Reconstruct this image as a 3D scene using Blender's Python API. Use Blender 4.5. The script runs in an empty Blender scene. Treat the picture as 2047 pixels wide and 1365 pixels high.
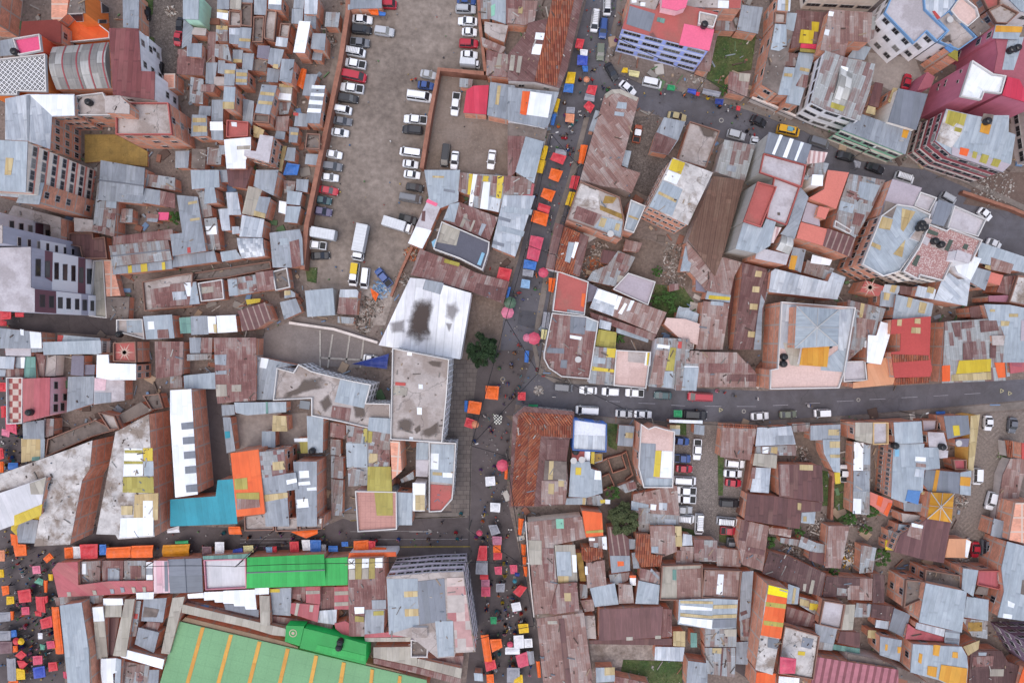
import bpy, bmesh, math, random, re
from mathutils import Vector, Matrix, noise as mnoise
R = random.Random(7)
sc = bpy.context.scene
C = sc.collection
rad = math.radians
# ---------------- camera, sky, sun, exposure ----------------
H = 136.47                                   # camera height in metres: 204.7 m of ground across the frame
cam = bpy.data.cameras.new('camera'); cam.lens = 24; cam.sensor_width = 36; cam.sensor_fit = 'HORIZONTAL'
cam.clip_start = 1; cam.clip_end = 6000
co = bpy.data.objects.new('camera', cam); C.objects.link(co); co.location = (0, 0, H); sc.camera = co
EL, AZ = rad(72), rad(215)
w = bpy.data.worlds.new('World'); sc.world = w; w.use_nodes = True
nt = w.node_tree; nt.nodes.clear()
sky = nt.nodes.new('ShaderNodeTexSky'); sky.sky_type = 'NISHITA'; sky.sun_disc = False
sky.sun_elevation = EL; sky.sun_rotation = AZ; sky.air_density = 1.0; sky.dust_density = 3.2; sky.ozone_density = 1.0; sky.altitude = 0
bg = nt.nodes.new('ShaderNodeBackground'); bg.inputs[1].default_value = 0.15
wo = nt.nodes.new('ShaderNodeOutputWorld'); hs = nt.nodes.new('ShaderNodeHueSaturation'); hs.inputs['Saturation'].default_value = .82   # cloud cover greys the sky
nt.links.new(sky.outputs[0], hs.inputs['Color']); nt.links.new(hs.outputs[0], bg.inputs[0]); nt.links.new(bg.outputs[0], wo.inputs[0])
sl = bpy.data.lights.new('sun', 'SUN'); sl.energy = 0.7; sl.angle = rad(70); sl.color = (1.0, 0.975, 0.955)
so = bpy.data.objects.new('sun', sl); C.objects.link(so)
so.rotation_euler = (Vector((math.sin(AZ)*math.cos(EL), math.cos(AZ)*math.cos(EL), math.sin(EL)))).to_track_quat('Z', 'Y').to_euler()
sc.view_settings.view_transform = 'Standard'; sc.view_settings.look = 'None'
sc.view_settings.gamma = 1; sc.view_settings.exposure = 0.78
# ---------------- picture <-> world ----------------
CX, CY, PPM = 1023.5, 682.5, 10.0
def up(px, py, z=0.0):
    k = (H - z) / H / PPM
    return Vector(((px - CX) * k, -(py - CY) * k, z))
def lin(hx, k=1.0):
    hx = hx.lstrip('#'); out = []
    for i in (0, 2, 4):
        c = int(hx[i:i+2], 16) / 255
        out.append((c / 12.92 if c <= .04045 else ((c + .055) / 1.055) ** 2.4) * k)
    t = min(1.0, .8 / max(max(out), 1e-6)); return [q * t for q in out]
KA = 0.62; KW = 1.75
# ---------------- material helpers ----------------
class N:
    def __init__(s, name, rough=.7, spec=.25):
        m = bpy.data.materials.new(name); m.use_nodes = True; s.m = m; s.t = m.node_tree
        s.b = s.t.nodes['Principled BSDF']; s.b.inputs['Roughness'].default_value = rough
        s.b.inputs['Specular IOR Level'].default_value = spec
    def n(s, ty, **kw):
        x = s.t.nodes.new('ShaderNode' + ty)
        for k, v in kw.items(): setattr(x, k, v)
        return x
    def l(s, a, b): s.t.links.new(a, b)
    def v(s, i, x):
        if hasattr(x, 'is_linked'): s.l(x, i)
        else: i.default_value = x
    def math(s, op, a, b=0.0, c=0.0):
        x = s.n('Math', operation=op); s.v(x.inputs[0], a); s.v(x.inputs[1], b); s.v(x.inputs[2], c); return x.outputs[0]
    def comb(s, x, y, z=0.0):
        n = s.n('CombineXYZ'); s.v(n.inputs[0], x); s.v(n.inputs[1], y); s.v(n.inputs[2], z); return n.outputs[0]
    def noise(s, vec, scale, detail=3, rough=.6):
        n = s.n('TexNoise'); n.inputs['Scale'].default_value = scale; n.inputs['Detail'].default_value = detail
        n.inputs['Roughness'].default_value = rough; s.l(vec, n.inputs['Vector']); return n.outputs[0]
    def ramp(s, fac, stops, const=False):
        r = s.n('ValToRGB'); e = r.color_ramp.elements
        if const: r.color_ramp.interpolation = 'CONSTANT'
        while len(e) < len(stops): e.new(.5)
        for q, (p, c) in zip(e, stops): q.position = p; q.color = (*c[:3], 1)
        s.v(r.inputs[0], fac); return r.outputs[0]
    def mix(s, fac, a, b, mode='MIX'):
        x = s.n('Mix', data_type='RGBA', blend_type=mode)
        s.v(x.inputs[0], fac)
        for i, q in ((6, a), (7, b)):
            if hasattr(q, 'is_linked'): s.l(q, x.inputs[i])
            else: x.inputs[i].default_value = (*q[:3], 1)
        return x.outputs[2]
    def scale(s, col, f):
        x = s.n('VectorMath', operation='SCALE'); s.l(col, x.inputs[0]); s.v(x.inputs['Scale'], f); return x.outputs[0]
    def base(s, c):
        if hasattr(c, 'is_linked'): s.l(c, s.b.inputs['Base Color'])
        else: s.b.inputs['Base Color'].default_value = (*c[:3], 1)
        return s.m
    def uv(s):
        u = s.n('UVMap'); x = s.n('SeparateXYZ'); s.l(u.outputs[0], x.inputs[0]); return x.outputs[0], x.outputs[1], u.outputs[0]
    def rnd(s): return s.n('ObjectInfo').outputs['Random']
    def pos(s): return s.n('NewGeometry').outputs['Position']
    def bump(s, h, st=.3, d=.05):
        x = s.n('Bump'); x.inputs['Strength'].default_value = st; x.inputs['Distance'].default_value = d
        s.l(h, x.inputs['Height']); s.l(x.outputs[0], s.b.inputs['Normal'])
def mmul(s, lo, hi, vec, scale, detail=4):
    f = s.noise(vec, scale, detail); return s.math('MULTIPLY_ADD', f, (hi - lo) * 1.6, lo - .3 * (hi - lo))
# patchwork of corrugated sheets: every sheet takes a colour of the palette, seams and rust streaks run down the slope
def sheet(name, pal, sw=.9, sh=2.7, amt=.35, seam=.78, rough=.55, rib=0.0, k=None):
    k = KA if k is None else k
    s = N(name, rough, .3); u, v, uv = s.uv(); rn = s.math('MULTIPLY', s.rnd(), 71.0)
    cu = s.math('DIVIDE', u, sw); col = s.math('FLOOR', cu)
    w1 = s.n('TexWhiteNoise', noise_dimensions='2D'); s.l(s.comb(col, rn), w1.inputs['Vector'])
    vv = s.math('ADD', s.math('DIVIDE', v, sh), s.math('MULTIPLY', w1.outputs[0], .6))
    row = s.math('FLOOR', vv)
    w2 = s.n('TexWhiteNoise', noise_dimensions='3D'); s.l(s.comb(col, row, rn), w2.inputs['Vector'])
    n = len(pal); cl = s.ramp(w2.outputs[0], [(i / n, lin(c, k)) for i, c in enumerate(pal)], True)
    sv = s.comb(s.math('ADD', s.math('MULTIPLY', u, 2.2), rn), s.math('MULTIPLY', v, .45), rn)
    f = mmul(s, 1 - amt, 1 + amt, sv, 1.0, 5)
    cl = s.scale(cl, f)
    big = s.noise(s.comb(u, v, rn), .22, 3)
    cl = s.scale(cl, s.math('MULTIPLY_ADD', big, .5, .75))
    fr = s.math('FRACT', cu); line = s.math('LESS_THAN', fr, .1)
    fr2 = s.math('FRACT', vv); line2 = s.math('LESS_THAN', fr2, .06)
    cl = s.scale(cl, s.math('MULTIPLY_ADD', s.math('MAXIMUM', line, line2), seam - 1, 1.0))
    if rib:
        wv = s.math('MULTIPLY_ADD', s.math('SINE', s.math('MULTIPLY', u, 2 * math.pi / rib)), .12, 1.0)
        cl = s.scale(cl, wv)
    wvb = s.math('SINE', s.math('MULTIPLY', u, 2 * math.pi / .25)); s.bump(wvb, .25, .03)
    return s.base(cl)
# corrugated sheets whose zinc has rusted through in streaks, each sheet by its own amount
def rusty(name, cols, bias=0.0, sw=.85, sh=3.4, seam=.8, var=.38):
    s = N(name, .65, .25); u, v, uv = s.uv(); rn = s.math('MULTIPLY', s.rnd(), 71.0)
    cu = s.math('DIVIDE', u, sw); col = s.math('FLOOR', cu)
    w1 = s.n('TexWhiteNoise', noise_dimensions='2D'); s.l(s.comb(col, rn), w1.inputs['Vector'])
    vv = s.math('ADD', s.math('DIVIDE', v, sh), s.math('MULTIPLY', w1.outputs[0], .8)); row = s.math('FLOOR', vv)
    w2 = s.n('TexWhiteNoise', noise_dimensions='3D'); s.l(s.comb(col, row, rn), w2.inputs['Vector'])
    st = s.noise(s.comb(s.math('ADD', s.math('MULTIPLY', u, 3.0), rn), s.math('MULTIPLY', v, .55), rn), 1.0, 6, .68)
    bg_ = s.noise(s.comb(u, v, rn), .18, 3); fn = s.noise(s.comb(u, v, rn), 2.6, 4, .7)
    fs_ = s.noise(s.comb(s.math('ADD', s.math('MULTIPLY', u, 7.0), rn), s.math('MULTIPLY', v, .35), rn), 1.0, 4, .7)
    st = s.math('MULTIPLY_ADD', st, .6, s.math('MULTIPLY', fs_, .5))
    t = s.math('MULTIPLY_ADD', w2.outputs[0], var, s.math('MULTIPLY_ADD', st, .95, s.math('MULTIPLY_ADD', bg_, .7, bias - .74)))
    n = len(cols); cl = s.ramp(t, [(.08 + .84 * i / (n - 1), lin(c, KA)) for i, c in enumerate(cols)])
    cl = s.scale(cl, s.math('MULTIPLY_ADD', fn, .5, .75))
    rb_ = s.math('MULTIPLY_ADD', s.math('SINE', s.math('MULTIPLY', u, 2 * math.pi / .42)), .09, 1.0); cl = s.scale(cl, rb_)
    fl = s.ramp(s.noise(s.comb(s.math('MULTIPLY', u, 4.0), s.math('MULTIPLY', v, 1.3), rn), 1.0, 5, .75), [(.58, (0, 0, 0)), (.74, (.5,) * 3)]); cl = s.mix(fl, cl, lin(cols[0], KA * 1.1))
    l2 = s.math('LESS_THAN', s.math('FRACT', vv), .06); cl = s.scale(cl, s.math('MULTIPLY_ADD', l2, .22, 1.0))
    l1 = s.math('LESS_THAN', s.math('FRACT', cu), .12); cl = s.scale(cl, s.math('MULTIPLY_ADD', l1, seam - 1, 1.0))
    s.bump(s.math('SINE', s.math('MULTIPLY', u, 2 * math.pi / .25)), .25, .03); return s.base(cl)
def flat(name, hx, stain=.25, dark=None, rough=.85, sc_=.35, grid=0.0, crack=0.0, lineK=.8, k=.72):
    s = N(name, rough, .2); u, v, uv = s.uv(); rn = s.math('MULTIPLY', s.rnd(), 53.0); p = s.comb(u, v, rn)
    c0 = lin(hx, k); f = mmul(s, 1 - stain, 1 + stain * .6, p, sc_, 6)
    cl = s.scale(s.mix(0.0, c0, c0), f)
    if dark:
        n2 = s.noise(p, .16, 6, .65); kk = s.ramp(n2, [(.48, (0, 0, 0)), (.58, (1, 1, 1))])
        cl = s.mix(kk, cl, lin(dark, k))
    if grid:
        a = s.math('LESS_THAN', s.math('FRACT', s.math('DIVIDE', u, grid)), .07); b = s.math('LESS_THAN', s.math('FRACT', s.math('DIVIDE', v, grid)), .07)
        cl = s.scale(cl, s.math('MULTIPLY_ADD', s.math('MAXIMUM', a, b), lineK - 1, 1.0))
    if crack:
        vo = s.n('TexVoronoi', feature='DISTANCE_TO_EDGE'); vo.inputs['Scale'].default_value = crack
        nv = s.n('VectorMath', operation='ADD'); s.l(p, nv.inputs[0]); nz = s.n('TexNoise'); nz.inputs['Scale'].default_value = .6; nz.inputs['Detail'].default_value = 4; s.l(p, nz.inputs['Vector']); dv = s.n('VectorMath', operation='SCALE'); s.l(nz.outputs[1], dv.inputs[0]); dv.inputs['Scale'].default_value = 2.2; s.l(dv.outputs[0], nv.inputs[1]); s.l(nv.outputs[0], vo.inputs['Vector'])
        cl = s.scale(cl, s.math('MULTIPLY_ADD', s.math('LESS_THAN', vo.outputs['Distance'], .009), -.3, 1.0))
    fine = s.noise(p, 3.0, 3); cl = s.scale(cl, s.math('MULTIPLY_ADD', fine, .4, .8))
    return s.base(cl)
def checker(name, cols, size, amt=.2):
    s = N(name, .8, .2); u, v, uv = s.uv()
    w2 = s.n('TexWhiteNoise', noise_dimensions='2D')
    cu, cv = s.math('FLOOR', s.math('DIVIDE', u, size)), s.math('FLOOR', s.math('DIVIDE', v, size))
    if len(cols) == 2:
        f = s.math('MODULO', s.math('ABSOLUTE', s.math('ADD', cu, cv)), 2.0)
        cl = s.mix(f, lin(cols[0], KA), lin(cols[1], KA))
    else:
        s.l(s.comb(cu, cv), w2.inputs['Vector']); n = len(cols)
        cl = s.ramp(w2.outputs[0], [(i / n, lin(c, KA)) for i, c in enumerate(cols)], True)
    return s.base(s.scale(cl, mmul(s, 1 - amt, 1 + amt, s.comb(u, v), .6)))
def stripes(name, c1, c2, per, frac=.5, axis=0, amt=.2, soft=0):
    s = N(name, .6, .3); u, v, uv = s.uv(); a = (u, v)[axis]; rn = s.math('MULTIPLY', s.rnd(), 53.0)
    f = s.math('LESS_THAN', s.math('FRACT', s.math('DIVIDE', a, per)), frac)
    cl = s.mix(f, lin(c1, KA), lin(c2, KA))
    return s.base(s.scale(cl, mmul(s, 1 - amt, 1 + amt, s.comb(u, v, rn), .8, 5)))
def clay(name, pal):
    s = N(name, .85, .15); u, v, uv = s.uv()
    cu = s.math('DIVIDE', u, .45); cv = s.math('DIVIDE', v, .8)
    w2 = s.n('TexWhiteNoise', noise_dimensions='2D'); s.l(s.comb(s.math('FLOOR', cu), s.math('FLOOR', cv)), w2.inputs['Vector'])
    cl = s.ramp(w2.outputs[0], [(i / len(pal), lin(c, KA)) for i, c in enumerate(pal)], True)
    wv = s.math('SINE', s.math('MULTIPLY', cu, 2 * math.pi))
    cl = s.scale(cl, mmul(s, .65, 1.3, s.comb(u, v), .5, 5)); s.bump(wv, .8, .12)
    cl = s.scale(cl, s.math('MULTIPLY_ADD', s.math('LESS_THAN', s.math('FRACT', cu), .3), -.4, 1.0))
    return s.base(cl)
def brick(name, hx, mortar='#8d7f76', fx=3.6, fy=2.7, fw=.09, amt=.3):
    s = N(name, .9, .15); u, v, uv = s.uv(); rn = s.math('MULTIPLY', s.rnd(), 31.0)
    br = s.n('TexBrick'); br.inputs['Scale'].default_value = 1.0; br.inputs['Brick Width'].default_value = .5; br.inputs['Row Height'].default_value = .22
    br.inputs['Mortar Size'].default_value = .02; s.l(uv, br.inputs['Vector'])
    a, b = lin(hx, KW), lin(hx, KW * .75); br.inputs['Color1'].default_value = (*a, 1); br.inputs['Color2'].default_value = (*b, 1)
    br.inputs['Mortar'].default_value = (*lin(mortar, KW * .8), 1)
    cl = s.scale(br.outputs[0], mmul(s, 1 - amt, 1 + amt, s.comb(u, v, rn), .6, 5))
    a = s.math('LESS_THAN', s.math('FRACT', s.math('ADD', s.math('DIVIDE', u, fx), .02)), fw); b = s.math('LESS_THAN', s.math('FRACT', s.math('DIVIDE', v, fy)), fw * 1.1)
    cl = s.mix(s.math('MAXIMUM', a, b), cl, lin(mortar, KW))
    return s.base(cl)
def plaster(name, hx, amt=.15, bands=None):
    s = N(name, .85, .15); u, v, uv = s.uv(); p = s.comb(u, v, s.math('MULTIPLY', s.rnd(), 31.0))
    c0 = lin(hx, KW); cl = s.mix(0.0, c0, c0)
    if bands:
        f = s.math('LESS_THAN', s.math('FRACT', s.math('DIVIDE', v, bands[1])), bands[2]); cl = s.mix(f, c0, lin(bands[0], KW))
    if bands and len(bands) > 3:
        f = s.math('LESS_THAN', s.math('FRACT', s.math('DIVIDE', u, bands[1])), bands[2]); cl = s.mix(f, cl, lin(bands[0], KW))
    cl = s.scale(cl, mmul(s, 1 - amt, 1 + amt, p, .5, 6))
    st = s.noise(s.comb(s.math('MULTIPLY', u, 1.3), s.math('MULTIPLY', v, .15)), 1.2, 4)
    return s.base(s.scale(cl, s.math('MULTIPLY_ADD', st, .4, .8)))
def simple(name, hx, rough=.6, spec=.3, metal=0, k=None, amt=.0):
    s = N(name, rough, spec); s.b.inputs['Metallic'].default_value = metal
    c = lin(hx, KA if k is None else k)
    if amt:
        return s.base(s.scale(s.mix(0.0, c, c), mmul(s, 1 - amt, 1 + amt, s.pos(), 1.2, 4)))
    return s.base(c)
def objcol(name, rough=.4, spec=.5, amt=.12, fade=0):
    s = N(name, rough, spec); oi = s.n('ObjectInfo')
    tc = s.n('TexCoord')
    f = mmul(s, 1 - amt, 1 + amt, tc.outputs['Object'], 1.1, 5)
    cl = s.scale(oi.outputs['Color'], f)
    if fade:
        k = s.ramp(s.noise(tc.outputs['Object'], .8, 3), [(.5, (0, 0, 0)), (.9, (fade,) * 3)])
        cl = s.mix(k, cl, (.42, .41, .42))
    return s.base(cl)
GREY = ['#9ba1aa', '#a0a6ae', '#979da6', '#a5abb3', '#9da3ac', '#9197a0']
LB = ['#a9b3bd', '#aeb8c1', '#a5afb9', '#b4bdc6', '#abb5be']
SIL = ['#bfc5ce', '#cbd0d8', '#b6bdc7', '#d3d8df', '#b1b8c2']
RUST = ['#7d5652', '#8b625b', '#9c837c', '#8f6c69', '#a39a96', '#6f4c4b', '#7a514e']
PR = ['#8f706b', '#9d7f79', '#a7948e', '#94786f', '#aea29c', '#80605b']
X = ['#989da3', '#8b817e', '#a19993', '#80615c', '#aaadb2', '#8d8a8b', '#927670', '#9fa5ac']
MATS = {}
SPEC = {
 'g': lambda n: sheet(n, GREY, amt=.26, sh=5.5, seam=.88), 'b': lambda n: sheet(n, LB, amt=.22, sh=6, seam=.9), 's': lambda n: sheet(n, SIL, k=.64, amt=.28, rough=.4, sh=5, seam=.85),
 'gp': lambda n: sheet(n, ['#858a95', '#81868f', '#888d98'], sw=1.1, sh=30, amt=.12, seam=.9), 'w': lambda n: sheet(n, ['#f0f3f7', '#e9edf2', '#f5f7fa'], sw=1.0, sh=6, amt=.06, seam=.93, k=.72),
 'e': lambda n: sheet(n, ['#b3ac9f', '#a9a196', '#bcb5a9'], sw=1.2, sh=4, amt=.2, seam=.85), 'r': lambda n: rusty(n, ['#aea6a2', '#a08a85', '#8d6561', '#7a524f', '#6a4643'], .15), 'pr': lambda n: rusty(n, ['#b8afaa', '#aa958f', '#99776f', '#87645e', '#77544f'], .11),
 'rd': lambda n: rusty(n, ['#947e7a', '#7c5b58', '#6d4a48', '#60403f'], .12, var=.4), 'm': lambda n: sheet(n, ['#6f4c4c', '#754f4d', '#684645', '#7d5a55'], amt=.25, sh=5),
 'md': lambda n: rusty(n, ['#85706a', '#6b4f4e', '#5c4343', '#523a3b'], .15, var=.35, sh=5), 'mb': lambda n: stripes(n, '#734f4f', '#a18b83', 1.15, .22, 0, .3), 'mh': lambda n: sheet(n, ['#74504f', '#7a5555', '#6c494a'], sw=1.15, sh=40, amt=.22, seam=1.2),
 'br': lambda n: rusty(n, ['#876e5f', '#76594d', '#694d42', '#5e443b'], .05, sw=1.0, sh=12, var=.3, seam=.72), 'x': lambda n: rusty(n, ['#adb1b6', '#a1a4a7', '#9b928e', '#8f7570', '#80605a'], -.04, var=.7), 'xd': lambda n: sheet(n, ['#9a9c9f', '#8d6e6d', '#a3a5a8', '#7e5455'], sw=.7, sh=.9, amt=.3),
 'gr': lambda n: rusty(n, ['#b0b2b3', '#a6a8a8', '#9f9c9a', '#8f7673', '#81605d'], -.06, sh=2.6, var=.75), 'v': lambda n: sheet(n, ['#9a9794', '#aeaca9', '#8a8785', '#b9b8b6'], sw=1.6, sh=2.5, amt=.25, rough=.35),
 'wv': lambda n: sheet(n, ['#b9b8b4', '#d4d4d2', '#9d9c98'], sw=1.2, sh=2, amt=.25, rough=.3), 'gt': lambda n: sheet(n, ['#6f9a90', '#7aa59b', '#668f88'], amt=.2),
 'grn': lambda n: sheet(n, ['#35b457', '#3bba5c', '#32ae53'], sw=.8, sh=12, amt=.1, seam=.88), 'grn2': lambda n: flat(n, '#2c9c4d', .2, rough=.45), 'grnf': lambda n: flat(n, '#7fab80', .16, sc_=.12, grid=2.4, lineK=.93),
 'tel': lambda n: sheet(n, ['#2c9bb0', '#309fb4', '#2996aa'], sw=1.1, sh=30, amt=.1, seam=.93), 'org': lambda n: sheet(n, ['#f26a32', '#f47038', '#ee652e'], sw=1, sh=8, amt=.1, seam=.93),
 'c': lambda n: flat(n, '#aba19d', .32, '#8f837d', crack=.12, k=.86), 'c2': lambda n: flat(n, '#c0bbb9', .5, '#85786f', sc_=.5, crack=.2, k=.85), 'cc': lambda n: flat(n, '#918c87', .3), 'd': lambda n: flat(n, '#81756f', .5, '#6b5f5a', sc_=.6),
 'cw': lambda n: flat(n, '#c3bdc2', .15, '#aaa3a6'), 't': lambda n: flat(n, '#c29288', .15, grid=1.0), 't2': lambda n: flat(n, '#b4615c', .18, '#a3645c', rough=.6), 't3': lambda n: flat(n, '#d27c6f', .12, rough=.6), 'tp': lambda n: flat(n, '#dabdb5', .1, '#c9aca4', grid=1.3, lineK=.94),
 'dmr': lambda n: flat(n, '#85423d', .2, k=.7), 'mrd': lambda n: sheet(n, ['#84494a', '#8a4f50', '#7d4545', '#8f5756'], amt=.22, sh=6), 'li': lambda n: flat(n, '#b3a8b0', .15), 'sl': lambda n: flat(n, '#837e8b', .15, grid=.9, lineK=.9), 'sl2': lambda n: flat(n, '#62626d', .12), 'ww': lambda n: flat(n, '#e3e6ee', .08, grid=.8, lineK=.9),
 'o': lambda n: flat(n, '#a5884f', .25, '#8f7747', crack=.35, grid=1.2, lineK=.88), 'st': lambda n: flat(n, '#857972', .3, crack=1.0), 'bk': lambda n: brick(n, '#a5705c'),
 'z': lambda n: zmat(n), 'pp': lambda n: ppmat(n), 'ch': lambda n: checker(n, ['#a8605c', '#d9c6bb'], 1.15), 'ch2': lambda n: checker(n, ['#c9a09d', '#b97d7d', '#c8bdb8', '#cfa9a5', '#d8c5bf'], 1.6, .25),
 'Y': lambda n: sheet(n, ['#c9b181', '#cfb989', '#bfa572'], sw=.9, sh=3, amt=.2, rough=.35), 'Y2': lambda n: sheet(n, ['#9c8b45', '#a6954c'], amt=.2, rough=.35), 'ylw': lambda n: sheet(n, ['#d9bd36', '#dfc43c', '#d2b52f'], sw=1, sh=5, amt=.12, seam=.9, rough=.4), 'yb': lambda n: flat(n, '#f4e32a', .08, grid=1.0, lineK=.9),
 'amb': lambda n: sheet(n, ['#dd9f37', '#e2a63d', '#d89832'], sw=1, sh=6, amt=.12, seam=.9, rough=.4), 'olv': lambda n: sheet(n, ['#aea24a', '#b6aa52', '#a69941'], sw=1, sh=4, amt=.18, seam=.88, rough=.4), 'tan': lambda n: sheet(n, ['#c6b184', '#cdb98d', '#bba678'], amt=.2, rough=.4), 'dy': lambda n: flat(n, '#a3844a', .4, '#84693c', sc_=.8),
 'red': lambda n: flat(n, '#bb4f4b', .15, rough=.5), 'rdc': lambda n: sheet(n, ['#d9415a', '#dd475f', '#d23c54'], sw=1, sh=20, amt=.1, seam=.85, rough=.4), 'rdp': lambda n: flat(n, '#b94f4b', .15, sc_=.2, grid=1.1, lineK=.95, rough=.5), 'rp': lambda n: sheet(n, ['#bd626a', '#c0676e', '#b85d64', '#b96a6c'], sw=1.1, sh=14, amt=.2, seam=.94),
 'pr2': lambda n: flat(n, '#b06a6a'), 'pnk': lambda n: flat(n, '#ec6f90', .08, rough=.5), 'p': lambda n: flat(n, '#e55c86', .1, rough=.5), 'pkl': lambda n: flat(n, '#e2c2cb', .25, sc_=2), 'pkw': lambda n: sheet(n, ['#e9c2cb', '#e3b4bf', '#f0d2d8'], sw=1.1, sh=8, amt=.1), 'pkb': lambda n: stripes(n, '#b87580', '#8a5159', 1.4, .4, 0, .3),
 'mrw': lambda n: flat(n, '#a35f6a', .12), 'mau': lambda n: flat(n, '#a3707f', .15), 'blu': lambda n: flat(n, '#5f88bd', .15), 'lbl': lambda n: flat(n, '#86b7d3', .15, rough=.3), 'dgr': lambda n: flat(n, '#566058', .15), 'tn2': lambda n: flat(n, '#97816b', .25), 'pch': lambda n: sheet(n, ['#e3a37c', '#e8aa83'], sw=1, sh=20, amt=.08, seam=.95), 'mnt': lambda n: flat(n, '#8fc4ad', .15),
 'stp': lambda n: stripes(n, '#c7a09e', '#ecd9d6', .9, .5), 'ws': lambda n: sheet(n, ['#ececef', '#e4e4e8', '#f0f0f3', '#dcdbe0'], sw=1.6, sh=40, amt=.14, seam=.84, k=.7), 'w2': lambda n: sheet(n, ['#dedce1', '#d6d5da'], sw=1, sh=20, amt=.12, seam=.93), 'si': lambda n: sheet(n, ['#d5d9e0', '#c3c8d1', '#e2e6ec', '#aeb4bd'], sw=.5, sh=.7, amt=.3, rough=.25),
 'k': lambda n: clay(n, ['#b0684f', '#a85f49', '#b97256', '#9d5a48', '#a9715f']), 'k2': lambda n: clay(n, ['#a35f4a', '#b16a51', '#995646', '#a87260']),
}
def zmat(n):
    s = N(n, .7, .3); u, v, uv = s.uv(); a = s.math('MULTIPLY', s.math('ADD', u, v), 1.05); b = s.math('MULTIPLY', s.math('SUBTRACT', u, v), 1.05)
    fa = s.math('ABSOLUTE', s.math('SUBTRACT', s.math('FRACT', a), .5)); fb = s.math('ABSOLUTE', s.math('SUBTRACT', s.math('FRACT', b), .5))
    mx = s.math('MAXIMUM', fa, fb); ring = s.math('MULTIPLY', s.math('LESS_THAN', mx, .36), s.math('GREATER_THAN', mx, .12))
    return s.base(s.mix(ring, lin('#eeeef0', KA), lin('#3b383c', KA)))
def ppmat(n):
    s = N(n, .8, .2); u, v, uv = s.uv(); vo = s.n('TexVoronoi'); vo.inputs['Scale'].default_value = 4.0; s.l(s.comb(u, v), vo.inputs['Vector'])
    k = s.math('GREATER_THAN', vo.outputs['Distance'], .42); return s.base(s.mix(k, lin('#d5c0bc', KA), lin('#b48985', KA)))
WALL = {
 'b': lambda n: brick(n, '#b4785f'), 'w': lambda n: plaster(n, '#d6d4d6'), 'p': lambda n: plaster(n, '#958d89', .25), 'cr': lambda n: plaster(n, '#cbc2b8'), 'org': lambda n: plaster(n, '#f08a4a', .1),
 'red': lambda n: plaster(n, '#d0573c'), 'mint': lambda n: plaster(n, '#a5cbb5'), 'pnk': lambda n: plaster(n, '#e2b3b8'), 'gp': lambda n: plaster(n, '#8a8782'), 'gpw': lambda n: plaster(n, '#86858f', .08), 'lav': lambda n: plaster(n, '#8d98cc', .12, ('#c6cade', 2.4, .22)),
 'pg': lambda n: plaster(n, '#9b9099', .2, ('#c3bbc0', 2.6, .18)), 'blu': lambda n: plaster(n, '#4c6db0'), 'sky': lambda n: plaster(n, '#7ba6d8'), 'mrn': lambda n: plaster(n, '#8f5361', .12), 'rw': lambda n: plaster(n, '#7a4044', .2, ('#a89d97', 2.0, .28)), 'pur': lambda n: plaster(n, '#5a4a58', .1, ('#6d626c', 1.6, .07, 1)), 'crb': lambda n: plaster(n, '#cfc3b6', .12, ('#a8685c', 2.714, .2)), 'tn': lambda n: plaster(n, '#8f7a66', .2), 'gn': lambda n: plaster(n, '#6f9a80', .2, ('#c8c0b6', 2.6, .3)),
 'ylt': lambda n: plaster(n, '#cda65c'), 'grn2': lambda n: plaster(n, '#249a49'), 'tan': lambda n: plaster(n, '#dcb98a'), 'fw': lambda n: plaster(n, '#f4f3f6', .05), 'fm': lambda n: plaster(n, '#5c4046', .08)}
def M(code):
    if code not in MATS: MATS[code] = SPEC[code]('roof_' + code)
    return MATS[code]
def MW(code):
    k = 'W' + code
    if k not in MATS: MATS[k] = (WALL[code] if code in WALL else WALL['b'])('wall_' + code)
    return MATS[k]
def MX(k, f):
    if k not in MATS: MATS[k] = f('mat_' + k)
    return MATS[k]
def glass(n):
    s = N(n, .15, .6); c = s.ramp(s.rnd(), [(0, (.012, .013, .018)), (.6, (.035, .037, .045)), (.72, (.06, .06, .065)), (.85, (.14, .135, .13)), (1, (.28, .27, .25))]); return s.base(c)
def frame_white(n): return simple(n, '#cfccca', .6)
GL = lambda: MX('glass', glass); FR = lambda: MX('frame', frame_white)
DARK = lambda: MX('dark', lambda n: simple(n, '#2a2a2c', .6)); BLK = lambda: MX('black', lambda n: simple(n, '#222226', .35, .5)); POLE = lambda: MX('pole', lambda n: simple(n, '#77736f', .5))
PAINT = lambda: MX('paint', lambda n: objcol(n, .3, .5, .05)); TARP = lambda: MX('tarp', lambda n: objcol(n, .55, .3, .3, .16)); CLOTH = lambda: MX('cloth', lambda n: objcol(n, .9, .1, .1))
def soot(n, hx, top):
    s = N(n, .95, .05); at = s.n('Attribute'); at.attribute_name = 'fade'
    nz = s.noise(s.pos(), .7, 6, .7); nf = s.noise(s.pos(), 3.5, 4, .7)
    a = s.math('MULTIPLY_ADD', nz, 1.3, s.math('MULTIPLY_ADD', nf, .5, s.math('MULTIPLY_ADD', at.outputs['Fac'], 1.5, -1.3)))
    k = s.ramp(a, [(.0, (0, 0, 0)), (.85, (top,) * 3)])
    s.l(k, s.b.inputs['Alpha']); return s.base(lin(hx, KA))
STAIN = {'soot': ('#5f5450', .97), 'soot2': ('#7d7270', .5), 'soot3': ('#766a63', .85)}
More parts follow.
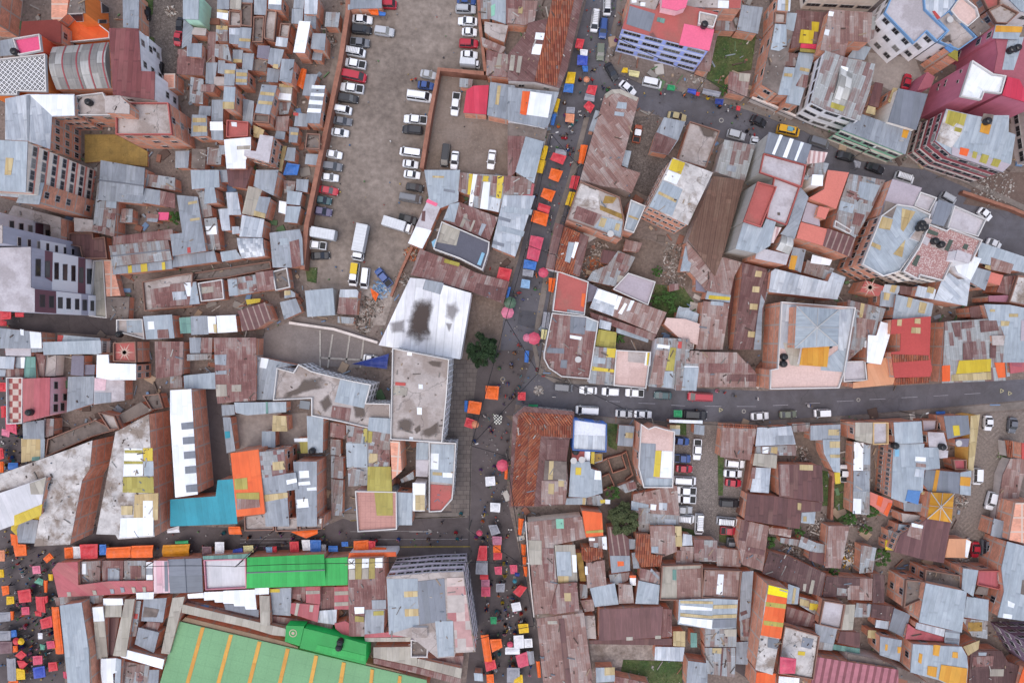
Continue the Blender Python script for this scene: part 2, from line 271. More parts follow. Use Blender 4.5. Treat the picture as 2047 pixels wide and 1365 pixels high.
# ---------------- object helpers ----------------
def link(o, parent=None):
    C.objects.link(o)
    if parent is not None: o.parent = parent
    return o
def tag(o, label=None, cat=None, group=None, kind=None):
    if label: o['label'] = label
    if cat: o['category'] = cat
    if group: o['group'] = group
    if kind: o['kind'] = kind
    return o
def empty(name, loc, rz=0.0):
    o = bpy.data.objects.new(name, None); o.empty_display_size = .3; o.location = loc; o.rotation_euler = (0, 0, rz); return link(o)
def mesh(name, verts, faces, mats, parent=None, uvs=None, midx=None, off=None, smooth=False):
    me = bpy.data.meshes.new(name)
    if off is not None: verts = [(v[0] - off[0], v[1] - off[1], v[2] - off[2]) for v in verts]
    me.from_pydata([tuple(v) for v in verts], [], faces)
    for m in (mats if isinstance(mats, (list, tuple)) else [mats]): me.materials.append(m)
    if midx: me.polygons.foreach_set('material_index', midx)
    if uvs:
        ul = me.uv_layers.new(name='UVMap'); k = 0
        for f in uvs:
            for q in f: ul.data[k].uv = q; k += 1
    if smooth: me.polygons.foreach_set('use_smooth', [True] * len(me.polygons))
    me.update(); return link(bpy.data.objects.new(name, me), parent)
class MB:                                     # collects boxes, tubes and quads into one mesh
    def __init__(s): s.v = []; s.f = []; s.m = []
    def box(s, c, d, rz=0.0, mi=0, taper=1.0, rot=None):
        b = len(s.v); q = rot or Matrix.Rotation(rz, 3, 'Z')
        for z in (-1, 1):
            t = 1 if z < 0 else taper
            for x, y in ((-1, -1), (1, -1), (1, 1), (-1, 1)):
                s.v.append(tuple(Vector(c) + q @ Vector((x * d[0] / 2 * t, y * d[1] / 2 * t, z * d[2] / 2))))
        for f in ((3, 2, 1, 0), (4, 5, 6, 7), (0, 1, 5, 4), (1, 2, 6, 5), (2, 3, 7, 6), (3, 0, 4, 7)): s.f.append([b + i for i in f]); s.m.append(mi)
    def tube(s, p0, p1, r0, r1=None, n=8, mi=0, cap=True):
        r1 = r0 if r1 is None else r1; p0, p1 = Vector(p0), Vector(p1); d = (p1 - p0)
        q = d.to_track_quat('Z', 'Y').to_matrix() if d.length > 1e-6 else Matrix.Identity(3); b = len(s.v)
        for p, r in ((p0, r0), (p1, r1)):
            for i in range(n):
                a = 2 * math.pi * i / n; s.v.append(tuple(p + q @ Vector((math.cos(a) * r, math.sin(a) * r, 0))))
        for i in range(n):
            j = (i + 1) % n; s.f.append([b + i, b + j, b + n + j, b + n + i]); s.m.append(mi)
        if cap: s.f.append([b + n - 1 - i for i in range(n)]); s.m.append(mi); s.f.append([b + n + i for i in range(n)]); s.m.append(mi)
    def lathe(s, prof, n=14, mi=0, c=(0, 0, 0)):
        b = len(s.v)
        for r, z in prof:
            for i in range(n): a = 2 * math.pi * i / n; s.v.append((c[0] + math.cos(a) * r, c[1] + math.sin(a) * r, c[2] + z))
        for k in range(len(prof) - 1):
            for i in range(n): j = (i + 1) % n; s.f.append([b + k*n + i, b + k*n + j, b + (k+1)*n + j, b + (k+1)*n + i]); s.m.append(mi)
        s.f.append([b + (len(prof)-1)*n + i for i in range(n)]); s.m.append(mi)
    def poly(s, pts, mi=0): b = len(s.v); s.v += [tuple(p) for p in pts]; s.f.append(list(range(b, b + len(pts)))); s.m.append(mi)
    def build(s, name, mats, parent=None, off=None, smooth=False): return mesh(name, s.v, s.f, mats, parent, None, s.m, off, smooth)
def area2(p): return sum(p[i][0] * p[(i+1) % len(p)][1] - p[(i+1) % len(p)][0] * p[i][1] for i in range(len(p))) / 2
def inset(p, d):                              # p counter-clockwise 2D
    n = len(p); out = []
    for i in range(n):
        a, b, c = Vector(p[i-1][:2]), Vector(p[i][:2]), Vector(p[(i+1) % n][:2])
        e1, e2 = (b - a), (c - b)
        if e1.length < 1e-6 or e2.length < 1e-6: out.append(b); continue
        e1.normalize(); e2.normalize(); n1, n2 = Vector((-e1.y, e1.x)), Vector((-e2.y, e2.x)); m = n1 + n2
        if m.length < 1e-3: m = n1
        m.normalize(); k = d / max(.45, m.dot(n1)); out.append(b + m * k)
    return out
def inpoly(x, y, P):
    c = False; j = len(P) - 1
    for i in range(len(P)):
        if (P[i][1] > y) != (P[j][1] > y) and x < (P[j][0] - P[i][0]) * (y - P[i][1]) / (P[j][1] - P[i][1]) + P[i][0]: c = not c
        j = i
    return c
# ---------------- what is where: landmark phrases (photo position) used to tell look-alikes apart ----------------
LM = [(55,145,'diamond-paved terrace'),(160,140,'barrel-vaulted hall'),(255,130,'maroon ribbed roof'),(160,45,'bright orange house'),(245,290,'ochre courtyard'),(305,240,'red-parapet terrace'),(35,330,'cream-banded tower'),(130,550,'white-maroon apartments'),(351,435,'bushy yard tree'),(290,500,'finely striped shed'),(398,430,'L-shaped grey roof'),(500,494,'crumpled silver roof'),(640,605,'square ribbed shed'),(510,640,'maroon striped roof'),(620,680,'grey walled court'),(476,305,'pure white roof'),(530,300,'black-speckled roof'),(637,210,'white-grey banded roof'),(604,75,'oblong white roof'),(665,150,'lot\'s brick boundary wall'),(945,60,'lot\'s far brick wall'),(960,255,'walled car yard'),(960,365,'upright strip patchwork'),(925,480,'dark-terraced white house'),(950,555,'dog-leg rust roof'),(850,640,'soot-stained warehouse'),(965,695,'dark street tree'),(845,780,'cracked concrete block'),(690,770,'zigzag terrace building'),(370,880,'long white ribbed roof'),(425,880,'dark asphalt court'),(500,950,'orange skylight roof'),(410,1010,'teal roof'),(28,800,'checkerboard terrace'),(248,705,'sunburst terrace'),(235,745,'stepped white roof'),(120,980,'whitewashed ruin roof'),(255,930,'sheltered stained roof'),(200,1160,'L-shaped pink hall'),(600,1140,'bright green roof'),(450,1145,'pink-framed white roof'),(500,1310,'striped green hall'),(660,1290,'green annex'),(112,1260,'long orange awning'),(850,1200,'checkered hotel'),(745,1040,'salmon tiled terrace'),(865,970,'rounded corner building'),(1110,90,'clay-ridged roof'),(1215,270,'round-ended roof'),(1330,90,'lavender block'),(1470,110,'overgrown plot'),(1610,70,'dark roof\'s yellow sheets'),(1660,180,'white office block'),(1580,310,'three white stripes'),(1440,430,'brown ribbed hall'),(1195,420,'roofless yellow rooms'),(1350,400,'speckled brick block'),(1130,500,'dark-eaved tile house'),(1140,580,'plain red terrace'),(1335,595,'overgrown green yard'),(1140,690,'curved corner house'),(1265,740,'pale pink terrace'),(1055,920,'orange clay tiles'),(1180,860,'blue-walled house'),(1310,900,'scalloped house'),(1420,970,'cobbled car yard'),(1600,1000,'broad maroon roof'),(1635,650,'pyramid skylight'),(1615,565,'stepped white-grey roof'),(1505,600,'beige-sheeted rust roof'),(1880,490,'patterned pink terrace'),(1775,460,'white-rimmed blue roof'),(1815,690,'smooth red roof'),(1950,735,'bright yellow band'),(1985,930,'chevron yard'),(1880,1005,'amber pyramid'),(1850,1080,'ridged maroon roof'),(1885,1210,'big square blue roof'),(1548,1230,'orange-topped tower'),(1260,1245,'wide maroon hall'),(1185,1050,'vivid orange roof'),(1248,1038,'biggest bushy tree'),(1100,1150,'stepped rust roof'),(1120,1300,'lowest long rust roof'),(1300,1340,'lower lawn'),(1825,60,'blue-trimmed block'),(1945,170,'dusty pink tower'),(1900,290,'red-banded offices'),(1790,205,'slate grey roof'),(1960,560,'white-walled red yard'),(1900,1330,'orange-paned blue roof'),(1700,1330,'red-pink striped roof'),(1440,1230,'white-tan banded roof')]
def rel(px, py, k=0, two=False):
    ds = sorted((math.hypot(px - x, py - y) + (25 if math.hypot(px - x, py - y) < 8 else 0), x, y, t) for x, y, t in LM)
    ds = [d for d in ds if d[0] > 9]
    d, x, y, t = ds[k]
    if two: return 'between the %s and the %s' % (t, ds[k + 1][3])
    dx, dy = px - x, py - y
    if abs(dx) > abs(dy): return ('right of the ' if dx > 0 else 'left of the ') + t
    return ('below the ' if dy > 0 else 'above the ') + t
USED = {}
def unique(base, px, py, obj, group):
    for k, two in ((0, 0), (1, 0), (0, 1), (2, 0), (1, 1), (0, 2), (3, 0), (4, 0), (2, 1)):
        if two == 2: s = base + ' ' + rel(px, py, 0) + ' and ' + rel(px, py, 1)
        else: s = base + ' ' + rel(px, py, k, two)
        if len(s.split()) <= 16 and s not in USED: break
    obj['label'] = s; obj['group'] = group; USED[s] = obj
def T0(tile): return tile
def pts(s): return [tuple(float(q) for q in p.split(',')) for p in s.split()]
def flatp(s): a = [float(q) for q in s.split(',')]; return list(zip(a[::2], a[1::2]))
ADJ = {'dmr':'dark red','mrd':'maroon ribbed','g':'grey metal','b':'light blue-grey metal','s':'silvery metal','gp':'slate grey metal','w':'white','e':'beige grey','r':'rusty patched','pr':'pale rust','rd':'dark rust','m':'maroon metal','md':'dark maroon','mb':'maroon striped','mh':'maroon ribbed','br':'brown ribbed','x':'mixed grey-rust','gr':'rust-flecked grey','v':'translucent grey','wv':'vaulted translucent','gt':'green-grey','grn':'green','grn2':'green','grnf':'green','tel':'teal','org':'orange','c':'stained concrete','c2':'blotched whitewashed','cc':'bare concrete','d':'dark debris-strewn','cw':'pale flat','t':'salmon tiled','t2':'flat red','t3':'flat salmon','tp':'pale pink','li':'lilac grey','sl':'dull lilac-grey','sl2':'dark grey','ww':'white tiled','o':'ochre','st':'crazy-paved','bk':'bare brick','Y':'yellowish translucent','ylw':'yellow','amb':'amber','olv':'olive yellow','tan':'tan','dy':'dirty ochre','red':'red','rdc':'crimson ribbed','rdp':'red','rp':'faded pinkish red','pnk':'pink','p':'hot pink','pkw':'pink and white','pkb':'pink striped','mrw':'dusty pink','mau':'mauve','blu':'blue','lbl':'light blue','pch':'peach','stp':'pink-striped','k':'clay tiled','k2':'clay tiled','tn2':'brownish','ws':'white','si':'silver','ch':'checkered','pp':'patterned','w2':'white','z':'patterned','xd':'tiled'}
ACC = {'Y':'yellowish panes','ylw':'yellow sheets','tan':'tan sheets','w':'white sheets','b':'bluish sheets','g':'grey sheets','r':'rust patches','rd':'dark patches','org':'an orange sheet','olv':'olive sheets','gp':'slate patches','e':'beige sheets','amb':'amber panes','red':'a red bit','s':'silver sheets','pr':'rust patches','d':'a dark opening','m':'maroon patches','t2':'a red terrace','c':'a concrete corner','gt':'a green strip','blu':'a blue corner'}
SLOPED = set('mrd g b s w e r pr rd m md x gr gt grn tel Y ylw tan olv amb gp rp br mb mh si xd Y2 k pch w2 rdc pkw pkb'.split())
SKYL = set('Y Y2 ylw amb olv tan lbl'.split())
BLD = []; TANKS = []; ROOFS = []
WINM = {}
def window_mesh(wd, ht):
    key = (round(wd, 1), round(ht, 1))
    if key not in WINM:
        b = MB(); b.box((0, 0, 0), (key[0] + .16, .1, key[1] + .16), mi=0)
        n = max(2, int(key[0] / .8)); pw = key[0] / n
        for i in range(n): b.box((-key[0]/2 + pw * (i + .5), -.05, 0), (pw - .07, .03, key[1] - .06), mi=1)
        me = bpy.data.meshes.new('window'); me.from_pydata(b.v, [], b.f); me.materials.append(FR()); me.materials.append(GL()); me.polygons.foreach_set('material_index', b.m)
        WINM[key] = me
    return WINM[key]
def arc_roof(name, q, z0, rise, mat, parent, off, n=12, along=1):
    # quad q (4 world points at z0) bulged across p0->p3
    P = [Vector(p) for p in q]; vs = []; fs = []; uvs = []
    for i in range(n + 1):
        t = i / n; a, b = P[0].lerp(P[3], t), P[1].lerp(P[2], t); dz = rise * math.sin(math.pi * t); a.z += dz; b.z += dz; vs += [a, b]
    L = (P[1] - P[0]).length; Wd = (P[3] - P[0]).length
    for i in range(n):
        fs.append([2*i, 2*i+1, 2*i+3, 2*i+2]); uvs.append([(0, Wd*i/n), (L, Wd*i/n), (L, Wd*(i+1)/n), (0, Wd*(i+1)/n)])
    for e in (0, 1): fs.append([2*i + e for i in range(n + 1)]); uvs.append([(0, 0)] * (n + 1))
    return mesh(name, vs, fs, mat, parent, uvs, None, off)
def build(line, tile, idx):
    F = line.split('|'); code, poly, hs, wall = F[0], pts(F[1]), float(F[2]), F[3] or 'b'; opts = F[4].split() if len(F) > 4 else []; desc = F[5].strip() if len(F) > 5 else ''
    hip = code == 'H+'
    ov = []; fac = []; st = []; P = None; wins = None; rb = None; nowin = 'N' in opts; gab = False; foot = 'g' in opts; star = None; dishes = []; tanks = []
    for o in opts:
        if o[0] == '+': c, p = o[1:].split(':'); ov.append((c, flatp(p)))
        elif o[0] == '*' and o[1] != ':': c, p = o[1:].split(':'); st.append((c, flatp(p)))
        elif o.startswith('*:'): star = flatp(o[2:])[0]
        elif o.startswith('q:'): fac.append(('q', flatp(o[2:])))
        elif o.startswith('fw:') or o.startswith('fm:'): fac.append((o[:2], flatp(o[3:])))
        elif o.startswith('P:'): P = o[2:]
        elif o.startswith('W:'): wins = [int(q) for q in o[2:].split(',')]
        elif o.startswith('RB:'): rb = [int(q) for q in o[3:].split(',')]
        elif o.startswith('K:'): tanks.append(flatp(o[2:])[0])
        elif o.startswith('D:'): dishes.append(flatp(o[2:])[0])
        elif o.startswith('G'): gab = True
    rng = random.Random(idx * 13 + 5)
    hj = hs + rng.uniform(-.06, .06)
    px = [tile(*p) for p in poly]
    if foot:
        base = [up(x, y, 0) for x, y in px]; k = H / (H - hj); px = [((x - CX) * k + CX, (y - CY) * k + CY) for x, y in px]
    hz = hj - (.55 if P else 0)
    W0 = [up(x, y, hj) for x, y in px]
    if area2(W0) < 0: px = px[::-1]; px = px[-2:] + px[:-2]; W0 = [up(x, y, hj) for x, y in px]   # keep p0->p1 edge first
    A = area2(W0); cx = sum(p.x for p in W0) / len(W0); cy = sum(p.y for p in W0) / len(W0)
    U = (W0[1] - W0[0]); U.z = 0; U.normalize(); V = Vector((-U.y, U.x, 0))
    slope = 0.0
    if code in SLOPED and not P and not foot and not gab:
        ext = max((p - W0[0]).dot(V) for p in W0); slope = rng.choice((-1, 1)) * min(rng.uniform(.04, .13), .55 / max(1, ext / 2))
    def zr(p): return hz + slope * ((p.x - cx) * V.x + (p.y - cy) * V.y)
    def upr(x, y, dz=0.0):
        z = hz + dz
        for _ in range(3): p = up(x, y, z); z = zr(p) + dz
        return up(x, y, z)
    cpx = sum(p[0] for p in px) / len(px), sum(p[1] for p in px) / len(px)
    t = re.sub(r'[^a-z ]', ' ', desc.lower())
    if hip: kind, cat = 'pyramid_roof', 'roof'
    elif ' block' in t or 'tower' in t or hs >= 9: kind, cat = 'apartment_block', 'apartment block'
    elif ' hall' in t or 'market roof' in t or 'warehouse' in t or 'corridor' in t: kind, cat = 'market_hall', 'hall'
    elif hs < 3.45: kind, cat = 'shed', 'shed'
    elif code in ('t', 't2', 't3', 'tp', 'z', 'ch', 'pp', 'cw', 'c', 'c2', 'd', 'li'): kind, cat = 'terrace_house', 'terraced house'
    else: kind, cat = 'house', 'house'
    root = empty(kind, (cx, cy, 0)); off = (cx, cy, 0); root['category'] = cat
    # roof
    pl = [upr(x, y) for x, y in px]
    uvf = lambda p: ((p.x - W0[0].x) * U.x + (p.y - W0[0].y) * U.y, (p.x - W0[0].x) * V.x + (p.y - W0[0].y) * V.y)
    mat = M('b' if hip else code) if not hip else M(F[6] if len(F) > 6 else 'b')
    n = len(pl); quad = n == 4; wall_top = [p.z - .03 for p in pl]; gables = []
    auto = quad and code in SLOPED and not ov and not P and not gab and A > 45 and rng.random() < .5
    if hip:
        ap = up(*cpx, hj + 1.9); vs = pl + [ap]; fs = []; uvs = []
        for i in range(n):
            j = (i + 1) % n; fs.append([i, j, n]); L = (pl[j] - pl[i]).length; uvs.append([(0, 0), (L, 0), (L/2, L/2)])
        mesh('roof', vs, fs, mat, root, uvs, None, off)
        for i in range(n):
            b = MB(); b.tube(pl[i] + Vector((0, 0, .08)), ap + Vector((0, 0, .08)), .09, n=6); b.build('ridge_bar', FR(), root, off)
        for i in range(n):
            b = MB(); m = (pl[i] + pl[(i+1) % n]) / 2; b.tube(m + Vector((0, 0, .06)), ap + Vector((0, 0, .06)), .05, n=5); b.build('ridge_bar', FR(), root, off)
    elif code in ('v', 'wv', 'si') and n >= 4:
        q = [pl[0], pl[1], pl[-2], pl[-1]]; rise = 1.6 if code == 'v' else (.5 if code == 'si' else .9)
        arc_roof('roof', q, hz, rise, mat, root, off)
        if code == 'v':
            for f in (.03, .27, .5, .75):
                a = [q[0].lerp(q[1], f), q[0].lerp(q[1], f + .025), q[3].lerp(q[2], f + .025), q[3].lerp(q[2], f)]
                for p in a: p.z += .05
                arc_roof('rib', a, hz, rise, MX('rib', lambda n_: simple(n_, '#a04a52', .6)), root, off)
    elif (gab or auto) and quad:
        L1, L2 = (pl[1] - pl[0]).length, (pl[2] - pl[1]).length
        q = pl if L1 >= L2 else pl[1:] + pl[:1]
        rise = min(1.1, .11 * min(L1, L2)); zb = min(p.z for p in q)
        m1, m2 = (q[0] + q[3]) / 2, (q[1] + q[2]) / 2
        def lift(p, z): k = (H - z) / (H - p.z); return Vector((p.x * k, p.y * k, z))
        m1, m2 = lift(m1, zb + rise), lift(m2, zb + rise); q = [lift(p, zb) for p in q]
        vs = [q[0], q[1], m2, m1, q[2], q[3]]; Ln = (q[1] - q[0]).length; hw = min(L1, L2) / 2
        th = Vector((0, 0, .12)); vs += [v - th for v in vs]
        fs = [[0, 1, 2, 3], [3, 2, 4, 5], [9, 8, 7, 6], [11, 10, 8, 9], [0, 6, 7, 1], [5, 4, 10, 11], [0, 3, 9, 6], [3, 5, 11, 9], [1, 7, 8, 2], [2, 8, 10, 4]]
        uvs = [[(0, 0), (Ln, 0), (Ln, hw), (0, hw)], [(0, hw), (Ln, hw), (Ln, 2*hw), (0, 2*hw)]] + [[(0, 0)] * 4 for _ in range(8)]
        mesh('roof', vs, fs, mat, root, uvs, None, off)
        cap = MB(); cap.tube(m1 + Vector((0, 0, .02)), m2 + Vector((0, 0, .02)), .13, n=6); cap.build('ridge_cap', M('e' if code in ('r', 'pr', 'rd', 'm', 'md', 'mh', 'mb', 'br') else 'gp'), root, off)
        gables = [(q[0], m1, q[3]), (q[1], q[2], m2)]
    else:
        lo = [p - Vector((0, 0, .13)) for p in pl]; vs = pl + lo; fs = [list(range(n)), list(range(2*n - 1, n - 1, -1))]; uvs = [[uvf(p) for p in pl], [(0, 0)] * n]
        for i in range(n): j = (i + 1) % n; fs.append([i, n + i, n + j, j]); uvs.append([(0, 0)] * 4)
        mats = [mat]; mi = [0] * len(fs)
        if star:
            c = upr(*tile(*star)); b0 = len(vs); mats.append(MX('emblem', lambda n_: simple(n_, '#d3b5a6', .8))); z = c.z + .02; rr = 2.0 if code == 't2' else .75
            if code == 't2':
                for i in range(12):
                    a = 2*math.pi*i/12; r0 = rr * (1 if i % 2 == 0 else .62)
                    tri = [(c.x + math.cos(a)*r0, c.y + math.sin(a)*r0, z), (c.x + math.cos(a + 1.9)*.22, c.y + math.sin(a + 1.9)*.22, z), (c.x + math.cos(a - 1.9)*.22, c.y + math.sin(a - 1.9)*.22, z)]
                    k0 = len(vs); vs += [Vector(q) for q in tri]; fs.append([k0, k0 + 1, k0 + 2]); uvs.append([(0, 0)] * 3); mi.append(1)
            else:
                for i in range(20):
                    for r1, r2 in ((.75, .6), (.3, .0)):
                        a, a2 = 2*math.pi*i/20, 2*math.pi*(i+1)/20; k0 = len(vs)
                        vs += [Vector((c.x + math.cos(x)*r, c.y + math.sin(x)*r, z)) for x, r in ((a, r1), (a2, r1), (a2, r2), (a, r2))]; fs.append([k0, k0+1, k0+2, k0+3]); uvs.append([(0, 0)] * 4); mi.append(1)
        mesh('roof', vs, fs, mats, root, uvs, mi, off)
    # stains that stay on the roof
    for k, (c, p) in enumerate(st):
        q = [upr(*tile(*a), .025 + .006 * k) for a in p]; m = sum(q, Vector()) / len(q); rr_ = []
        for ring, fdv in ((1.45, 0.0), (.85, .6), (.45, 1.0)):
            for i in range(len(q)):
                a, b = q[i], q[(i+1) % len(q)]
                for f in (0, .5): rr_.append((m + (a.lerp(b, f) - m) * ring, fdv))
        nn = len(q) * 2; vs = [a for a, _ in rr_] + [m]; fa = [b for _, b in rr_] + [1.0]; fs = []
        for r_ in range(2):
            for i in range(nn): j = (i+1) % nn; fs.append([r_*nn + i, r_*nn + j, (r_+1)*nn + j, (r_+1)*nn + i])
        for i in range(nn): fs.append([2*nn + i, 2*nn + (i+1) % nn, 3*nn])
        ob = mesh('stain', vs, fs, MX(c, lambda n_: soot(n_, *STAIN[c])), root, None, None, off)
        at = ob.data.attributes.new('fade', 'FLOAT', 'POINT')
        for i, x in enumerate(fa): at.data[i].value = x
    # overlays: other sheets, skylights, terraces lying on the roof
    for k, (c, p) in enumerate(ov):
        q = [upr(*tile(*a), .06 + .014 * k) for a in p]
        if area2(q) < 0: q = q[::-1]; q = q[-2:] + q[:-2]
        u = (q[1] - q[0]); u.z = 0; u.normalize(); v = Vector((-u.y, u.x, 0)); m_ = len(q)
        nm = 'skylight' if c in SKYL else ('roof_section' if c in ('k', 'k2') else 'roof_sheet')
        if c == 'wv' and m_ == 4: arc_roof('skylight', q, 0, .8, M(c), root, off); continue
        lo = [a - Vector((0, 0, .055)) for a in q]; fs = [list(range(m_)), list(range(2*m_ - 1, m_ - 1, -1))]; uvs = [[((a - q[0]).dot(u), (a - q[0]).dot(v)) for a in q], [(0, 0)] * m_]
        for i in range(m_): j = (i + 1) % m_; fs.append([i, m_ + i, m_ + j, j]); uvs.append([(0, 0)] * 4)
        mesh(nm, q + lo, fs, M(c), root, uvs, None, off)
    # walls
    wp = inset([(p.x, p.y) for p in pl], (.14 if (code in SLOPED and not P) else .04) + rng.uniform(0, .025))
    if gables or auto: zt = [min(p.z for p in pl) - .08] * n
    else: zt = [wall_top[i] - (.08 if code in SLOPED else .02) for i in range(n)]
    if hip: wp = inset([(p.x, p.y) for p in pl], .1); zt = [hz - .02] * n
    vs = []; fs = []; uvs = []; cu = 0
    for i in range(n):
        j = (i + 1) % n; a, b = wp[i], wp[j]; L = (b - a).length; k0 = len(vs)
        vs += [(a.x, a.y, -.05), (b.x, b.y, -.05), (b.x, b.y, zt[j]), (a.x, a.y, zt[i])]; fs.append([k0, k0+1, k0+2, k0+3]); uvs.append([(cu, 0), (cu + L, 0), (cu + L, zt[j]), (cu, zt[i])]); cu += L
    for g in gables:
        g = [Vector((cx, cy, 0)) + (p - Vector((cx, cy, 0))) * .985 for p in g]; g = [Vector((p.x, p.y, p.z - .1)) if 0 else p for p in g]
        k0 = len(vs); vs += [(p.x, p.y, p.z - .13) for p in g]; fs.append([k0, k0+1, k0+2]); uvs.append([(0, 0), (2, 1), (4, 0)])
    mesh('wall', vs, fs, MW(wall), root, uvs, None, off)
    if P:
        i0 = [Vector((p.x, p.y)) for p in pl]; i1 = inset([(p.x, p.y) for p in W0], .19)
        vs = []; o_ = [(p.x, p.y) for p in W0]
        for z, r in ((hz - .1, o_), (hj, o_), (hj, i1), (hz - .1, i1)): vs += [(q[0], q[1], z) for q in r]
        fs = []; uvs = []
        for r in range(3):
            for i in range(n): j = (i+1) % n; fs.append([r*n + i, r*n + j, (r+1)*n + j, (r+1)*n + i]); uvs.append([(i, r), (i+1, r), (i+1, r+.5), (i, r+.5)])
        pm = MX('par_' + P, lambda n_: flat(n_, {'red': '#b4655f', 'pnk': '#cf8f9c', 'b': '#8f6d60', 'w': '#d3cfcd', 'tan': '#cfae80', 'sky': '#7da3cc', 'blu': '#4f6ca5'}.get(P, '#a09a95'), .45, sc_=.8, k=.78))
        mesh('parapet', vs, fs, pm, root, uvs, None, off)
    # windows on the walls that face the open side
    edges = []
    for i in range(n):
        a, b = wp[i], wp[(i+1) % n]; d = b - a; L = d.length
        if L < .6: continue
        d = d / L; nrm = Vector((d.y, -d.x)); m_ = (a + b) / 2
        edges.append((a, b, d, nrm, L, nrm.dot(-m_) / max(1, m_.length)))
    hw_ = min(zt)
    nwin = 0
    if (not nowin and hs >= 4.9) or wins or rb:
        for a, b, d, nrm, L, fcg in edges:
            if fcg < .25 or L < 2.2: continue
            if rb: rows = rb[0]; cols = max(1, round(rb[1] * L / max(e[4] for e in edges if e[5] >= .25))); wd = L / cols * .78; ht = 1.0
            elif wins: rows = wins[0]; cols = max(1, round(wins[1] * L / max(e[4] for e in edges if e[5] >= .25))); wd = min(1.3, L / cols * .6); ht = 1.15
            else: rows = max(1, int(hw_ / 2.7)); cols = max(1, int(L / 3.0)); wd = 1.15; ht = 1.1
            for r in range(rows):
                for c in range(cols):
                    if not wins and not rb and rng.random() < .25: continue
                    if nwin >= 90: break
                    nwin += 1
                    z = hw_ * (r + .58) / rows; p = a + d * (L * (c + .5) / cols) + nrm * .03
                    o = bpy.data.objects.new('window', window_mesh(wd, ht)); link(o, root); o.location = (p.x - cx, p.y - cy, z); o.rotation_euler = (0, 0, math.atan2(d.y, d.x))
    for k, (ty, p) in enumerate(fac):
        g = [up(*tile(*a)) for a in p]; gm = sum(g, Vector()) / len(g); best = None
        def hit(a, d, q):
            den = d.x * q.y - d.y * q.x
            if abs(den) < 1e-6: return None
            f = (d.x * a.y - d.y * a.x) / den; z = H * (1 - f); s = (q.x * f - a.x) * d.x + (q.y * f - a.y) * d.y; return s, z
        for e in edges:
            if e[5] < .02: continue
            h_ = hit(e[0], e[2], gm)
            if h_ and -.5 < h_[0] < e[4] + .5 and -.5 < h_[1] < hj and (best is None or h_[1] > best[0]): best = (h_[1], e)
        if not best: continue
        a, b, d, nrm, L, _ = best[1]; out = .05 if ty != 'q' else .09; ring = []
        for q in g:
            s, z = hit(a, d, q); s = min(max(s, 0), L); z = min(max(z, .05), hw_ - .02); ring.append((s, z))
        W3 = lambda s, z, o: Vector((a.x + d.x * s + nrm.x * o, a.y + d.y * s + nrm.y * o, z))
        b_ = MB()
        def slab(rg, o0, o1, mi):
            k0 = len(b_.v); m_ = len(rg)
            for o in (o0, o1): b_.v.extend(tuple(W3(s, z, o)) for s, z in rg)
            b_.f.append([k0 + m_ + i for i in range(m_)]); b_.m.append(mi)
            for i in range(m_): j = (i+1) % m_; b_.f.append([k0 + i, k0 + j, k0 + m_ + j, k0 + m_ + i]); b_.m.append(mi)
        if ty == 'q':
            ms = sum(r[0] for r in ring) / 4; mz = sum(r[1] for r in ring) / 4
            slab([(ms + (s - ms) * 1.12, mz + (z - mz) * 1.25) for s, z in ring], .03, out, 0); slab(ring, out, out + .03, 1)
            b_.build('window', [MW('p') if code != 'cw' else MX('frame_d', lambda n_: simple(n_, '#6a6468')), GL()], root, off)
        else:
            slab(ring, .0, out + .002 * k, 0); b_.build('facade_panel', MW(ty), root, off)
    for k in tanks: TANKS.append((tile(*k), hz, upr(*tile(*k)).z, root))
    for k in dishes:
        c = upr(*tile(*k)); b_ = MB(); b_.lathe([(.03, 1.2), (.3, 1.22), (.52, 1.32), (.62, 1.45)], 16, 0, (c.x, c.y, c.z - .2)); b_.tube((c.x, c.y, c.z), (c.x, c.y, c.z + 1.05), .05, n=6)
        b_.build('satellite_dish', FR(), root, off)
    ROOFS.append((code, px, hz, A, slope, zr, root))
    # label
    if desc: root['label'] = desc; USED[desc] = root
    else:
        L1 = max((W0[i] - W0[(i+1) % n]).length for i in range(n)); wdt = A / L1
        size = 'tiny' if A < 16 else 'small' if A < 34 else 'large' if A > 110 else ''
        shp = 'narrow' if L1 > 2.6 * wdt else ''
        nm = {'shed': 'shed', 'house': 'house', 'terrace_house': 'house', 'market_hall': 'hall', 'apartment_block': 'block'}[kind]
        acc = []
        for c, _ in ov:
            a = ACC.get(c)
            if a and a not in acc and c != code: acc.append(a)
        if tanks: acc = ['a black tank'] + acc
        s = ' '.join(q for q in (size, shp, ADJ.get(code, 'grey'), 'roofed', nm) if q)
        if acc: s += ' with ' + acc[0]
        unique(s, *cpx, root, {'shed': 'small sheds between the houses', 'house': 'metal roofed houses', 'terrace_house': 'flat roofed houses', 'market_hall': 'market halls', 'apartment_block': 'taller blocks'}[kind])
    return root
